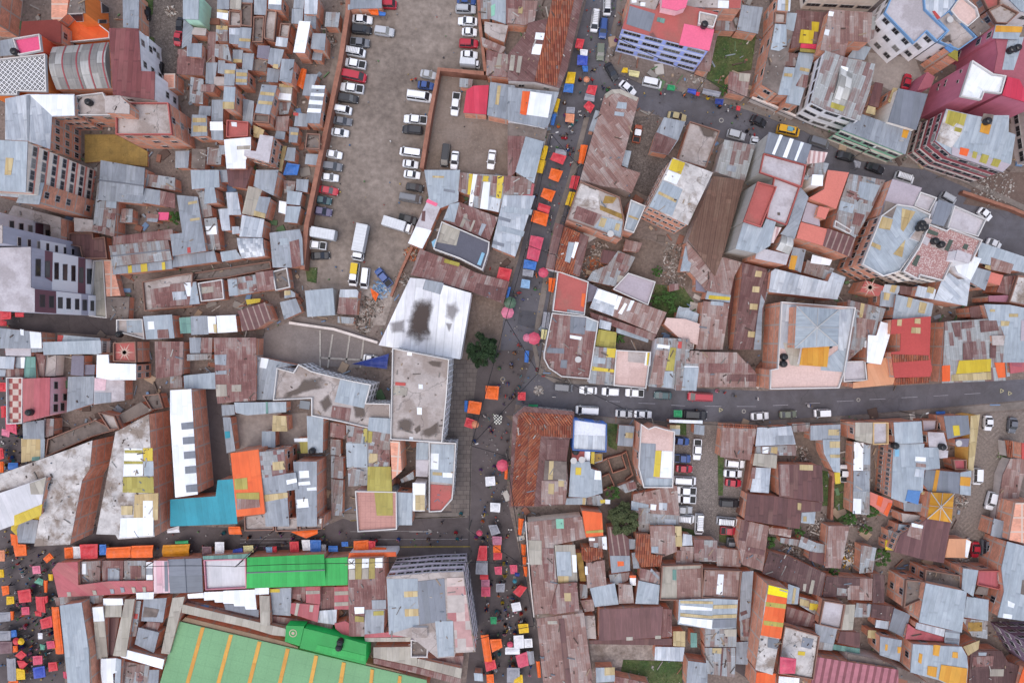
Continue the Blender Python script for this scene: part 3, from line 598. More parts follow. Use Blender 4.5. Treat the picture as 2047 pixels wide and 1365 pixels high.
DATA = '''
@0,0
c|-200,-100 195,-100 150,300 -200,290|20|b|g N|brick tower with bare grid-framed side wall at the photo's top corner
dmr|170,170 440,155 475,185 475,340 390,320 300,265 155,290|6|b||house with smooth dark red roof behind the pink terrace
org|475,180 520,112 665,105 855,255 852,300 640,322 475,336|3.2|org|N P:w +gt:510,222,542,220,542,285,510,287|low bright orange wing with one green pane above the vaulted hall
bk|400,-80 543,-80 520,112 460,170 400,150|5.2|b|N|
d|546,-100 650,-100 665,105 522,115 546,0|8|org|q:790,25,845,22,845,100,795,104 q:770,158,826,155,826,182,770,185 q:545,112,645,108,645,162,545,168 N|bright orange house with green windows and a debris covered roof
g|955,-50 1085,-50 1080,225 960,215|4|b||
p|95,300 305,265 320,395 140,430|9.6|red|+g:0,318,95,302,140,428,0,440 N P:w K:95,395|house with hot pink roof terrace and a black tank
z|-100,470 350,420 360,715 135,710 130,740 -100,740|9|org|P:w N|terrace paved in black and white diamonds with an orange wall
v|410,370 850,330 868,690 440,700|7|b|N|barrel-vaulted hall with grey translucent sheets and red ribs
mrd|848,220 1080,225 1100,555 1208,560 1203,780 880,740|9|w||L-shaped house with ribbed dark red metal roof
s|40,770 220,735 580,735 585,905 405,912 390,1165 215,1100 40,1090|9|b|W:3,4 +w:230,740,575,742,580,900,405,905 +g:205,745,235,740,225,1100,210,1100|tall brick block with whitish metal roof and rows of windows
c|590,745 800,720 880,900 590,900|8|b|P:w K:675,790|roof terrace with one black tank beside the maroon metal roof
c|815,750 930,745 1010,820 1010,890 820,880|13|cc|N|bare concrete stair tower rising over a roof terrace
c|900,800 1310,800 1340,1050 900,1050|10.3|b|P:red|brick building with stained concrete terrace and red parapet
o|660,1050 900,1050 1150,1180 1150,1300 780,1260 660,1270|.8|b|N|ochre tiled courtyard slab with cracked surface
b|-150,1085 215,1105 200,1500 -150,1480|19|crb|+Y:45,1230,105,1235,85,1365,35,1365 RB:7,4|tall block with light blue roof and ribbon windows framed in cream
g|785,1250 1130,1310 1110,1590 765,1560|4|b||wide plain grey roofed house beside the ochre courtyard
w|1110,270 1160,290 1160,430 1120,430|5|w||
bk|1280,575 1365,575 1365,690 1270,700|4|b|N|
P|1135,110 100 90|pickup|black
P|1235,540 120 95|car|black
P|1390,300 120 100|car|red
R|1330,90 40
@340,0
b|100,-60 225,-60 220,155 100,150|5.5|mint||
g|105,150 180,215 165,340 90,380|3|b||
c|185,215 285,225 275,280 165,270|3|b||
r|60,385 130,390 270,450 255,590 50,580|3.5|b||
g|130,340 250,340 245,450 130,440|4.5|b||
r|295,250 360,250 350,470 360,540 285,540|2.6|b||
g|280,490 370,490 345,660 275,655|2.8|b||
g|370,-40 465,-40 460,75 365,75|4|b||
w|365,75 455,90 450,160 365,140|4.2|b|+Y:365,75,450,85,450,105,365,95|
x|360,200 450,205 445,325 355,320|3.5|b|+Y:360,200,450,205,450,235,360,230|
x|350,345 450,350 480,480 345,440|4|b||
c|460,80 550,90 555,210 455,205|4|b|P:b|
d|550,20 640,25 635,210 550,200|4.2|b|P:b|
e|470,-40 560,-40 550,80 465,70|4.4|b||
g|555,-40 650,-40 645,25 555,20|4|b||
g|655,-40 755,-40 750,120 655,115|4|b||
w|770,-40 870,-40 865,80 765,70|5|b|+g:768,35,866,40,865,80,766,72|
d|650,130 735,130 720,330 640,330|4|b|P:b|
c|750,75 835,80 810,320 730,300 735,180|4.2|b|P:b|
s|460,220 545,220 530,350 460,340|4|b|+g:460,270,540,275,532,345,460,338|
g|545,215 635,220 620,380 530,370|4.3|b|+Y:540,300,628,305,626,328,538,322|
c|860,180 940,185 920,300 845,290|4|b|P:b|
s|830,290 920,300 910,370 820,360|4|b||
w|1005,165 1095,170 1050,415 960,410|5.8|b||house with clean white oblong roof and brick side
g|970,-40 1050,-40 1040,70 960,65|4|b||
s|1050,-40 1155,-40 1145,115 1045,110|5|b||
g|950,70 1040,70 1030,190 945,185|4|b||
g|1045,115 1140,125 1135,230 1100,220 1095,170 1045,165|4|b||
g|1110,260 1215,265 1205,395 1095,380|4.5|b||
g|1115,405 1190,410 1180,475 1105,465|2.6|b||
sl|685,355 780,360 765,465 675,450|3.5|b||
g|780,375 890,390 850,530 760,495|4.5|b|+Y:805,500,845,505,840,540,800,530|
d|640,460 760,470 750,560 640,550|2.6|b||
g|490,390 570,390 560,490 485,485|3|b|+Y:490,460,560,465,560,490,490,490|
g|570,415 655,420 640,550 560,540|3.3|b||
g|375,470 430,475 420,580 370,570|3|b||
g|425,495 515,500 500,670 420,670|4.5|b|+Y:425,545,505,548,505,578,425,574|
g|515,540 605,545 600,665 510,660|4.9|b|+Y:515,565,600,570,600,598,515,595 +Y:512,615,598,620,598,645,512,642|
c|345,600 425,600 420,670 340,668|3|b||
r|240,660 350,660 335,720 235,715|3.5|b||
b|420,675 510,680 500,855 410,850|7|b|+Y:410,795,500,797,500,853,410,850|
x|160,600 260,620 255,815 150,800|3|b||
g|325,780 415,780 410,950 320,945|3.5|b||
g|230,825 320,830 315,905 220,900|3|b||
g|570,770 655,790 640,980 565,970|3.2|b||
g|715,660 835,670 775,895 660,880|6|b|+Y:705,715,815,725,810,750,700,740 +Y:690,785,800,795,795,820,685,810|
g|870,460 970,465 945,650 850,630|5.5|b||
g|760,530 860,545 840,645 750,640|3|b||
S|1025,535 1065,545 1035,700 985,665|org|large orange tarp sagging over a back yard
e|850,655 955,660 945,790 840,780|3.5|b|+Y:855,655,955,662,953,685,850,680 +w:850,725,945,735,940,785,842,775|
x|845,800 945,800 920,890 850,895|2.4|b||
g|1105,665 1210,670 1165,965 1055,960|5|b|+w:1105,665,1210,670,1205,695,1102,692 +w:1098,725,1203,730,1198,755,1094,750 +w:1086,780,1192,787,1187,820,1080,813 +w:1074,845,1180,850,1172,882,1066,877|long house with alternating white and grey roof bands
g|1060,580 1155,580 1090,750 1030,745|3|b||
d|655,885 775,895 770,960 645,950|6|b|P:b N|
pr|825,910 930,905 915,1025 820,1020|3|b||
g|980,880 1075,890 1070,990 965,985|3|b|+red:960,878,1000,882,998,905,960,902|
g|170,895 285,900 290,1060 160,1065|5|b|+Y:175,920,280,922,280,955,175,955 +Y:180,980,288,985,286,1030,180,1030|
g|310,950 410,950 415,1095 325,1090|4.5|b|+w:310,950,410,950,413,1018,312,1018|
t2|440,935 610,950 605,1065 435,1070|5|b|P:red +w:475,945,520,945,520,990,480,985|red walled roof terrace with a white skylight
Y|650,975 735,1015 715,1080 650,1070|3|b||
w|420,1090 630,1070 630,1165 590,1250 590,1315 440,1315|5|b|+e:520,1140,625,1135,620,1165,520,1168|house with big pure white roof and one beige skylight strip
cw|700,1050 805,1065 770,1270 575,1215 580,1170 670,1180|7|b|W:2,3|two-storey brick house with pale flat roof speckled black
Y|880,1140 910,1140 870,1340 830,1330|1.6|b|N|
g|930,990 1005,1000 990,1115 925,1110|3|b|+Y:940,1030,1000,1035,998,1055,938,1052|
d|1065,1040 1170,1045 1165,1165 1050,1160|4.2|b|P:b|
S|910,1270 1010,1285 990,1365 880,1365|blu|blue tarp laid over a back yard
g|915,1150 980,1155 970,1260 890,1250|3|b||
g|1060,1200 1160,1205 1140,1290 1050,1280|2.6|b||
g|830,1020 900,1030 890,1090 810,1080|3|b||
d|170,1160 280,1165 270,1320 165,1315|2.6|b||
g|40,1180 150,1175 140,1310 40,1310|2.6|b||
x|290,1150 405,1160 395,1285 285,1285|2.2|b||
g|380,1135 430,1135 425,1205 385,1205|3|b||
x|1215,95 1325,100 1310,215 1205,210|3|b||
R|1250,330 45
P|80,210 150 95|car|black
@0,340
s|-80,65 190,95 150,215 -80,195|15|b||
b|190,95 345,100 305,270 125,255|15.2|b||
cw|-300,610 240,600 240,915 270,925 270,1110 -300,1085|18|gpw|N fw:410,640,608,675,604,965,405,935 fw:435,945,632,965,632,1138,437,1122 fw:690,975,748,980,745,1145,690,1140 fw:665,695,722,705,722,975,665,965 fm:350,628,410,640,405,870,350,838 fm:608,680,665,690,665,1140,635,1138,632,965,605,960 fm:240,870,405,895,405,935,435,945,437,1122,270,1110,270,925,240,915 q:280,700,312,700,310,823,278,820 q:352,715,384,715,382,832,352,830 q:424,728,452,728,452,848,424,845 q:490,740,520,740,518,855,490,852 q:556,750,583,750,583,862,556,860 q:615,765,645,765,643,875,615,872 q:678,775,715,775,713,885,678,882 q:310,975,345,975,345,1065,310,1062 q:382,985,415,985,413,1070,382,1068 q:452,995,482,995,482,1075,452,1073 q:518,1002,546,1002,546,1080,518,1078 q:585,1008,612,1008,612,1085,585,1083 q:645,1015,672,1015,672,1092,645,1090 q:705,1022,728,1022,728,1095,705,1093|seven-storey apartment block with white grey and maroon facade panels
c|-100,430 400,430 400,560 -100,560|21|w|g N q:72,398,104,400,104,488,72,486 q:147,418,178,418,178,506,147,504 q:218,433,248,435,248,522,218,520 fm:275,412,336,422,336,540,275,528 q:352,468,382,470,382,550,352,548|
c|0,570 630,570 630,690 0,690|21|gpw|g N fw:313,545,512,582,512,655,408,640,313,620 q:135,525,160,528,160,592,135,590 q:213,542,236,543,236,596,213,594 q:288,556,308,558,308,612,288,610 q:358,572,378,574,378,630,358,628 q:427,588,447,590,447,640,427,638 q:494,602,512,604,512,653,494,651 q:556,616,574,618,574,660,556,658|
e|725,705 805,700 832,1155 692,1140|1.2|w|N P:w|narrow grey forecourt slab with white rim at the tower's foot
m|530,490 720,490 725,530 815,520 835,690 640,690 620,600 525,580|3|b|P:b N|dark maroon flat roof behind the white apartment block
c|105,275 475,370 470,560 400,550 390,430 60,350|5|b|N|
c|575,370 725,390 720,480 580,480|4|b||
x|760,100 925,110 890,520 720,480 745,250|3.6|b|+b:830,170,910,175,908,205,832,200 +b:828,240,908,245,905,300,826,290 +r:820,330,900,340,890,390,820,380 +r:725,430,800,440,790,480,720,470|
g|925,110 1250,160 1245,275 930,225|4|b|+r:1250,161,1365,185,1365,300,1246,275|
x|1140,30 1365,60 1365,160 1100,120|3|b||
x|950,300 1035,305 1030,410 930,410|2.5|b|+pr:950,305,985,308,980,405,945,405|
pr|1140,340 1240,345 1225,410 1140,400|2.5|b|+g:1150,375,1232,380,1225,408,1142,400|
p|1235,330 1320,330 1310,390 1230,390|2.3|b||
A|1370,370 55
r|880,520 1345,460 1350,560 1310,545 880,590|4|b||
x|850,590 1310,545 1340,700 875,755|4.4|b|G:0|long shed with finely striped rust and grey roof above yellow eave sheets
g|875,758 1340,703 1345,770 880,815|3.6|b|+ylw:995,745,1025,740,1030,800,1000,805 +ylw:1095,735,1145,728,1150,790,1100,795 +ylw:1260,720,1285,716,1290,775,1265,780|narrow grey lean-to with three bright yellow roof sheets
bk|810,700 870,700 940,980 830,985|2|b|N|
c|1105,870 1365,820 1500,800 1500,1060 1125,1100|3.4|b|P:b +r:1170,930,1500,880,1500,1060,1185,1075 +b:1340,950,1390,945,1395,1020,1345,1025|
d|830,990 1010,990 1000,1160 830,1150|2|b|N|
c|905,1165 1110,1160 1125,1320 905,1260|3.2|b|P:w K:915,1280 +b:985,1165,1110,1163,1110,1268,990,1268|
b|1115,1140 1340,1125 1360,1310 1140,1320|4|b|+r:1225,1245,1310,1240,1320,1310,1230,1312 +w:1150,1180,1200,1178,1205,1240,1155,1242|
g|-60,1225 230,1255 320,1265 320,1390 -60,1390|4.5|b|+w:230,1257,320,1268,325,1388,240,1388 +w:155,1240,185,1245,185,1290,160,1285|
b|490,1285 780,1310 770,1440 470,1420|4|b|+red:450,1285,495,1290,480,1340,445,1345|
S|0,1090 85,1095 85,1160 0,1170|red|
S|120,1100 190,1105 185,1145 120,1145|red|
S|0,1170 50,1180 50,1215 0,1215|red|
@340,340
b|160,0 380,0 385,135 170,150|4|b||
g|375,0 445,0 450,95 385,95|3|b||
m|440,-20 645,-20 590,145 455,125|3.6|b||
g|670,0 845,0 805,200 650,125|5|b||
g|50,195 215,210 280,630 20,670 0,500 95,490|4|b|+tan:140,250,210,238,212,258,140,272 +tan:155,380,230,370,232,388,155,400 +red:133,605,157,600,160,645,135,647|wide L-shaped grey metal roof beside a bushy green tree
g|20,670 345,630 365,715 20,760|3.4|b||
x|195,150 265,140 270,260 320,280 330,360 250,375 225,200|3|b||
b|270,140 345,135 365,255 265,265|4.5|b||
x|265,380 360,370 395,620 290,625|3|b|+w:275,440,360,435,365,500,285,505|
s|435,175 525,172 535,235 545,290 555,350 455,350|3|b||
s|375,305 455,300 470,470 405,475|3.2|b||
s|480,440 540,440 545,495 485,500|3|b||
e|610,125 720,150 650,360 560,340|4|b||
g|695,205 785,215 740,375 650,355|4.5|b|+tan:655,315,745,340,738,378,650,355|
s|560,350 735,385 715,525 540,520|4.5|b||
si|520,530 725,530 740,670 560,690 515,640|4.8|b||house with shiny crumpled silver roof
b|390,640 515,620 560,690 405,715|3.5|b||
b|915,160 1030,175 1010,275 905,265|3.6|b||
w|850,240 910,250 900,345 845,330|3|b||
b|910,280 1020,285 990,415 890,405|3.6|b||
g|985,70 1080,75 1070,175 980,160|3|b||
x|885,80 980,90 965,165 890,180|2.2|b||
g|775,490 1010,460 1030,530 1040,740 945,760 800,760|3.8|b|+r:930,560,1003,540,1022,745,950,762 +b:850,535,915,530,920,580,855,590|
r|0,890 205,868 235,1045 0,1060|3.5|b|+s:15,950,125,945,130,1005,25,1015 +w:105,880,160,875,170,980,135,985 +b:170,880,203,872,230,1042,150,1050|
r|215,880 405,850 420,1005 240,1025|3.6|b|P:w +e:235,915,335,905,340,950,240,965|
x|445,850 665,815 680,950 460,985|3.6|b|+b:450,855,520,850,530,978,462,982 +r:530,885,595,875,600,925,535,930 +r:585,830,640,822,645,860,590,865 +r:615,915,670,905,675,945,620,950|
r|665,800 800,780 815,930 680,950|3.6|b||
d|795,790 910,760 935,915 820,940|3.6|b|P:w|
d|0,830 780,710 790,770 440,840 0,880|2.6|b|P:b|
g|890,940 940,935 975,960 975,990 890,1000|3|b|+tan:890,942,938,938,940,972,892,978|
b|1050,940 1270,920 1285,1130 1070,1145|4|gp|Q|square shed with grey ribbed roof standing by the dirt lot's lower corner
g|855,1030 980,1000 1025,1105 890,1165|3|b||
mb|520,1100 740,1030 795,1160 670,1240 560,1255 540,1130|4.5|b||house with maroon striped roof and broken brick gable
gt|70,1150 160,1145 165,1270 80,1275|3.6|b||
g|160,1140 290,1135 300,1280 165,1285|4|b||
w|290,1140 355,1140 360,1270 300,1270|4|b|+tan:335,1200,362,1202,365,1268,342,1265|
w|360,1135 510,1130 525,1260 370,1270|4.2|b||
ylw|590,1010 705,1000 700,1030 600,1050|2.4|b||
@0,680
b|330,15 785,0 790,105 340,115|5.2|cr|W:2,5|
cw|35,35 240,40 240,125 45,120|4|b||
g|240,-10 330,-10 335,90 245,95|4|b||
s|-30,125 115,130 105,225 -30,220|4|b||
g|115,130 195,130 185,220 120,215|3.5|b|+w:160,132,195,132,188,218,162,216|
gt|195,128 275,130 280,300 185,290|3.6|b|N|
r|275,100 350,110 345,290 285,270|3|b||
r|45,225 185,220 180,280 45,285|3|b||
s|-30,230 45,230 40,280 -30,280|3.1|b||
ch|45,290 175,290 170,650 50,655|5|b|N P:w|terrace with red and cream checkerboard paving
rp|175,300 390,290 385,585 180,640|5.4|pnk|q:420,325,446,325,446,378,420,378 q:418,420,446,420,446,478,418,478 q:414,500,446,500,446,556,414,556 q:470,490,497,490,497,548,470,548 q:490,418,515,418,515,468,490,468 K:210,565 N|house with worn red painted roof and pink window wall
g|530,285 735,280 725,495 520,560|3|b||
cw|735,290 970,315 970,470 730,500|3.2|b|+pkl:738,296,828,300,822,390,735,390 +g:735,405,865,408,865,485,735,495|
w|755,115 845,112 850,180 1060,185 1060,310 860,310 750,290|6|b|W:2,2|house with stepped pure white roof below the red sun terrace
t2|880,20 1055,10 1060,175 880,165|6|b|N P:b *:970,95|red roof terrace with a pale sunburst pattern
c|350,118 440,118 430,280 350,280|2.6|cr||
sl|560,120 655,120 650,280 550,270|3|b||
sl|660,190 740,190 735,270 655,270|2.6|b||
r|1205,10 1430,10 1420,270 1215,300|3.5|b||
d|370,770 740,620 900,700 720,750 350,910|4|b|P:b|narrow brown roof slab with low brick rim running uphill diagonally
c|760,560 890,590 930,690 850,700|5|b|P:b|
st|930,580 1100,480 1185,550 960,650|3|b||
d|1110,430 1240,415 1275,530 1180,545|3.5|b|P:b|
c2|-50,1060 560,840 720,780 700,1000 640,1090 545,1590 265,1605 370,1060 230,1120 -50,1180|7.2|b|N|brick building with ragged whitewashed concrete roof littered with rubble
c2|900,715 1160,575 1205,1530 920,1550 900,1515 750,1510|8|b|N +w:970,840,1110,845,1115,1055,960,1060 +olv:972,880,1110,880,1110,855,970,855 +olv:966,940,1112,942,1112,965,966,965 +ylw:1115,840,1190,840,1190,940,1120,940 +b:1120,942,1195,942,1198,1058,1122,1058 +olv:960,1065,1195,1065,1200,1190,955,1185 +Y:1050,1200,1235,1190,1230,1400,1040,1400 +w:1115,1250,1190,1250,1190,1390,1115,1390 +tan:945,1290,1035,1290,1030,1360,945,1360 +w:940,1385,1195,1380,1195,1520,930,1540|brick building with white and yellow sheet shelters on its long stained roof
g|175,640 345,620 345,770 180,770|3.5|b||
Y|165,765 350,765 345,920 165,955|3.6|b|+b:315,765,350,765,345,915,315,925 +gt:248,910,310,905,308,935,246,940|
x|345,610 420,610 415,740 345,760|3|b||
w2|-60,1210 360,1065 310,1365 -60,1500|8.6|b|+e:230,1115,360,1068,335,1200,240,1200 +ylw:110,1365,330,1275,320,1365,110,1450|
S|-20,330 45,330 45,400 -20,400|red|
S|5,515 45,510 45,600 10,605|red|
S|40,600 125,655 130,735 45,700|pkr|
S|15,690 75,705 70,755 10,740|pnk|
S|-20,840 20,840 30,920 -20,940|red|
S|-20,940 25,945 25,1030 -20,1030|org|
S|65,955 140,955 145,1000 65,1010|blu|
@340,680
tel|370,1090 495,1080 525,1430 0,1450 0,1240 355,1215|5|b|N|hall with flat bright teal roof
w|0,390 165,380 180,640 215,1200 40,1225 0,600|7|b|N Q +gp:85,645,180,635,185,690,90,697 +gp:97,757,190,750,192,805,100,812 +gp:105,870,195,862,200,918,110,925 +gp:115,985,200,978,205,1033,118,1040 +gp:122,1130,210,1120,215,1180,127,1185|long white ribbed roof with five grey skylight sheets
r|340,-20 670,-20 670,470 500,480 370,495 355,380|4|b|+g:345,115,440,110,435,195,350,190 +e:360,345,440,345,445,435,360,440 +e:480,350,555,345,555,400,480,400 +g:355,240,440,235,440,265,355,268|big rust red patched roof left of the grey trapezoid roof
g|150,-20 240,-20 235,100 155,100|3|b||
r|240,-20 330,-20 325,100 240,100|3|b||
x|130,110 325,105 320,150 130,160|2.6|b||
b|105,275 355,250 360,380 110,375|3.5|b||
x|0,275 95,275 95,370 0,375|3|b||
g|670,125 990,195 830,215 800,465 675,465|3|b|+w:712,135,770,145,750,222,697,212|grey trapezoid metal roof with one white sheet
g|400,505 500,500 505,580 405,590|3|b||
b|500,485 905,480 905,560 600,585 510,565|3.5|b|+gt:745,480,762,480,765,572,748,573|
tan|800,585 905,590 915,710 795,710|4|b||
b|715,710 820,705 820,835 715,835|3|b||
g|410,600 470,600 510,860 440,880|3|b|+tel:425,710,465,708,470,760,430,765|
b|1065,590 1195,595 1190,875 1075,880|4.5|b|K:1100,868|
olv|965,765 1075,760 1075,880 1020,880 1010,800|3.5|b|+w:965,765,1072,762,1072,790,970,792|
org|470,880 690,850 740,1350 520,1375|8|b|N +olv:500,1080,600,1070,605,1160,505,1165 +olv:515,1190,695,1185,697,1240,517,1235 +pr:517,1235,695,1240,700,1300,520,1320|bright orange flat roof with olive and red skylights beside the teal roof
g|695,870 890,850 930,1450 745,1450|7.5|b|W:2,6 +xd:697,872,888,853,903,1040,720,1075 +tan:797,950,890,940,897,1005,800,1015 +Y:730,1205,915,1185,918,1225,735,1260|house with tiled and yellow banded grey roof right of the orange roof
g|890,1040 980,1030 1000,1160 905,1175|7.7|b|+w:905,1090,985,1075,990,1105,910,1125|
g|960,945 1145,945 1145,1450 990,1450|7.5|b|N +w:1005,1018,1080,1015,1085,1070,1010,1075 +w:1000,1105,1090,1097,1095,1125,1000,1132 +w:1065,1150,1140,1142,1143,1168,1068,1172 +w:985,1240,1075,1232,1083,1300,988,1308|grey roofed brick house with four white roof patches
S|940,1240 985,1235 990,1340 970,1330|blu|
r|1250,640 1365,660 1365,770 1245,750|3|b||
x|1250,770 1330,775 1330,900 1250,890|2.6|b||
x|1255,900 1350,905 1350,1080 1255,1070|2.6|b||
x|1255,1080 1350,1090 1340,1365 1260,1365|2.6|b||
@0,1015
ylw|90,70 325,-40 305,95 165,80 130,215 85,170|4|b||
g|165,80 300,95 270,275 140,270 130,170|4.6|b||
rp|405,480 450,425 605,420 610,600 850,570 1195,565 1195,660 455,695|3.8|b|N +e:520,655,550,655,555,688,525,690 +e:718,642,748,642,755,675,728,678 +g:855,632,885,632,892,665,865,668 +g:935,618,965,620,972,655,945,660 +e:1023,618,1052,618,1060,660,1035,662 +e:1108,616,1135,616,1140,656,1118,658|L-shaped market hall with faded pinkish red roof and beige strips
x|610,420 780,410 780,590 610,605|3|b|+w:640,432,670,432,668,515,638,515|
r|790,410 960,410 960,560 800,570|2.6|b|+g:840,470,930,470,930,570,840,570|
x|965,410 1135,410 1135,555 970,560|2.6|b|+r:1010,450,1100,450,1100,550,1020,555|
w|1140,420 1190,420 1190,560 1140,560|3|b|+g:1140,470,1190,470,1190,520,1140,520|
pkw|1195,410 1310,410 1330,660 1200,665|4.2|b|N +gp:1280,415,1305,415,1310,650,1285,650|hall bay with pale pink ribbed roof and a grey strip
x|420,700 800,660 800,740 440,760|2.6|b||
w|805,705 955,705 960,755 805,760|4|b||
w|1060,660 1200,655 1195,710 1065,710|3.6|b||
b|465,760 635,735 690,1100 705,1500 540,1500|6|b|N Q|long light blue ribbed roof beside the orange awning strip
r|650,780 720,780 785,1400 715,1400|2.6|b||
e|720,770 805,765 840,1165 755,1180|4|b|Q +w:720,775,800,770,815,880,730,885|
e|805,757 950,752 945,850 805,850|4.1|b|Q|
e|975,710 1050,710 980,1160 880,1150|4|b|Q|
m|820,855 930,855 880,1150 842,1150|2.6|b||
x|1050,720 1100,725 1060,1000 1010,1000|3|b|+red:1040,820,1075,825,1070,865,1040,860|
g|1120,710 1300,700 1270,890 1100,880|3|b|+d:1125,770,1240,790,1220,850,1110,850|
r|1150,885 1250,895 1225,965 1120,945|2.6|b||
g|1080,930 1240,970 1200,1130 1050,1060|3.2|b||
w|945,1095 1280,1180 1265,1255 940,1160|4|b||
w|785,1175 905,1170 910,1280 880,1290 885,1400 800,1400 785,1280|4|b||
b|905,1170 945,1180 935,1400 890,1400|4|b||
e|1345,700 1440,690 1320,1140 1255,1130|4|b|Q|
x|950,1190 1165,1230 1150,1400 940,1400|2.6|b|+r:1060,1280,1120,1290,1110,1350,1060,1350|
g|1165,1260 1240,1260 1230,1400 1150,1400|3|b||
S|80,200 135,210 140,290 90,290|org|
S|100,280 200,285 208,370 118,378|org|
S|400,770 455,770 495,1135 435,1135|org|long narrow orange awning along the light blue roof
S|500,310 565,305 570,390 505,395|org|
S|560,300 625,300 635,390 570,395|wht|
S|620,285 760,280 760,395 630,400|red|
S|775,285 825,285 830,365 775,365|blu|
S|830,310 1020,300 1020,385 830,390|org|
S|1025,295 1195,290 1190,385 1025,388|org|
S|1270,290 1480,280 1475,375 1270,380|amb|
S|335,395 385,350 415,385 365,430|org|
S|135,645 235,630 245,730 150,740|red|
S|275,690 340,690 355,815 285,800|red|
S|342,690 370,685 372,735 352,745|red|
S|250,455 310,450 318,510 255,515|pnk|
S|265,580 300,545 335,560 330,605|mnt|
S|340,565 370,565 365,660 345,655|org|
S|10,610 65,605 70,670 20,685|org|
S|50,690 105,690 110,745 50,755|ylw|
S|165,775 225,770 230,830 170,835|pkr|
S|-20,815 80,810 80,880 -20,890|gry|
S|80,805 105,805 105,870 85,875|org|
S|310,870 400,840 410,925 325,945|red|
S|295,975 330,975 330,1020 297,1022|wht|
S|85,955 125,950 130,1000 88,1010|blu|
U|130,1038 30|red|
U|165,1038 28|ylw|
S|100,1075 135,1075 135,1120 100,1125|org|
S|115,1150 165,1110 205,1145 165,1185|red|
S|130,1190 185,1190 215,1215 165,1265|red|
S|255,1155 328,1150 330,1215 258,1225|pkr|
S|375,1205 440,1200 450,1265 380,1275|red|
S|255,1245 345,1230 355,1315 265,1330|roy|
S|125,1250 190,1260 195,1335 130,1340|ylw|
S|50,1170 120,1170 125,1345 60,1345|gry|
S|360,1040 420,1035 430,1090 370,1100|pkr|
S|375,515 410,515 410,565 380,565|ylw|
S|-20,1040 95,1040 95,1130 -20,1140|mar|
S|-20,330 35,330 35,415 -20,415|pch|
S|-20,480 25,480 30,540 -20,545|ylw|
S|65,1350 140,1345 140,1400 65,1400|org|
S|310,1060 350,1070 345,1105 315,1105|mnt|
S|270,805 320,805 320,845 275,840|red|
S|-20,960 82,958 82,1030 -20,1035|gry|
S|490,1275 520,1275 520,1330 495,1320|pkr|
@340,1015
c|575,65 740,40 800,45 810,175 580,180|6.9|b|P:b|
c|812,90 1000,70 995,180 820,185|7|b|P:b|
c|1005,85 1190,75 1185,165 1010,175|7.2|b|P:b +w:1165,70,1182,70,1182,120,1165,120|
gp|-20,400 245,390 255,655 0,665|4.2|b|N G:0|plain slate grey gabled hall roof between pink and white roofs
w2|260,405 590,395 595,625 275,640|4.2|b|N P:pnk|white metal roof framed by a pink parapet
grn|600,385 1200,360 1215,605 595,625|5|b|N Q|long bright green ribbed market roof
grn|1200,392 1385,382 1385,600 1215,605|4.8|b|N Q|shorter bright green roof bay at the hall's end
gt|255,375 630,355 590,393 255,400|4|b|N|
w|135,670 260,660 265,700 140,705|4|b||
w|265,655 415,650 415,735 350,735 345,715 265,720|4|b||
w|415,645 660,635 675,790 590,790 580,765 500,765 495,745 415,745|4.1|b||white roof with stepped lower edge under the green hall
w|660,625 770,620 770,670 665,675|4.2|b||
gp|420,748 500,750 590,770 690,795 690,850 430,790|3.4|b||
e|95,750 900,940 905,1000 800,990 600,930 90,815|4|b|Q|long beige ribbed corridor roof along the striped green hall
e|695,680 775,685 780,920 705,910|4.2|b|Q|
r|130,712 690,850 690,880 110,742|2.6|b|+blu:240,755,300,760,300,788,245,783|
g|780,630 945,620 940,840 800,830|3.2|b|+ylw:775,630,855,630,855,657,775,657|
rp|945,740 1165,755 1150,890 935,820|3.6|b|+e:985,741,1010,743,990,840,968,835 +e:1090,755,1120,757,1110,810,1085,808|
rp|1055,615 1170,612 1170,752 1060,738|3.6|b|+e:1058,645,1168,642,1168,668,1058,672|
rp|1280,615 1395,610 1395,790 1280,790|3.6|b|+e:1282,650,1390,646,1390,675,1282,680 +e:1282,735,1390,730,1390,760,1282,765|
r|945,615 1055,615 1055,735 945,700|2.6|b||
r|1170,615 1280,612 1280,790 1170,790|2.6|b||
r|790,840 1270,900 1260,960 800,890|2.6|b||
s|1165,800 1300,790 1295,910 1150,890|3.2|b||
rp|1280,900 1365,880 1400,900 1400,1000 1350,990 1290,940|3.4|b|N|
grn2|905,915 1045,920 1010,1075 895,1040|5|grn2|N *:958,975|bright green annex block with small round white emblem
grn2|1045,935 1365,1015 1530,1060 1525,1220 1010,1090|5|grn2|N K:1320,1055 K:1310,1098 +grn:1150,1065,1365,1112,1530,1152,1520,1195,1130,1110|bright green annex with two black tanks beside the striped hall
grnf|60,880 1365,1190 2000,1340 2000,1800 -170,1800 -80,1365|3|tn|N +amb:240,930,270,930,150,1365,120,1365 +amb:460,985,490,988,390,1365,360,1365 +amb:683,1038,713,1044,632,1365,602,1365 +amb:903,1093,933,1099,870,1365,840,1365 +amb:1125,1147,1155,1152,1110,1365,1080,1365 +amb:1340,1200,1370,1206,1345,1365,1312,1365 +amb:1563,1255,1590,1261,1580,1365,1552,1365 +amb:1780,1305,1805,1311,1800,1365,1772,1365|huge green hall roof crossed by orange bands
tn2|120,850 890,1040 1000,1085 990,1096 90,878|2.8|b|N|
S|455,145 545,145 560,205 460,205|org|
S|940,185 1150,170 1150,200 1060,235|org|
S|-20,165 70,140 75,190 -20,195|wht|
S|248,300 320,300 325,370 250,370|mar|
S|350,265 420,265 420,360 350,360|wht|
S|490,325 560,310 575,360 490,365|roy|
S|570,295 645,290 650,345 575,350|ylp|
S|745,305 795,305 795,345 750,345|lbl|
S|797,300 830,300 830,345 797,345|red|
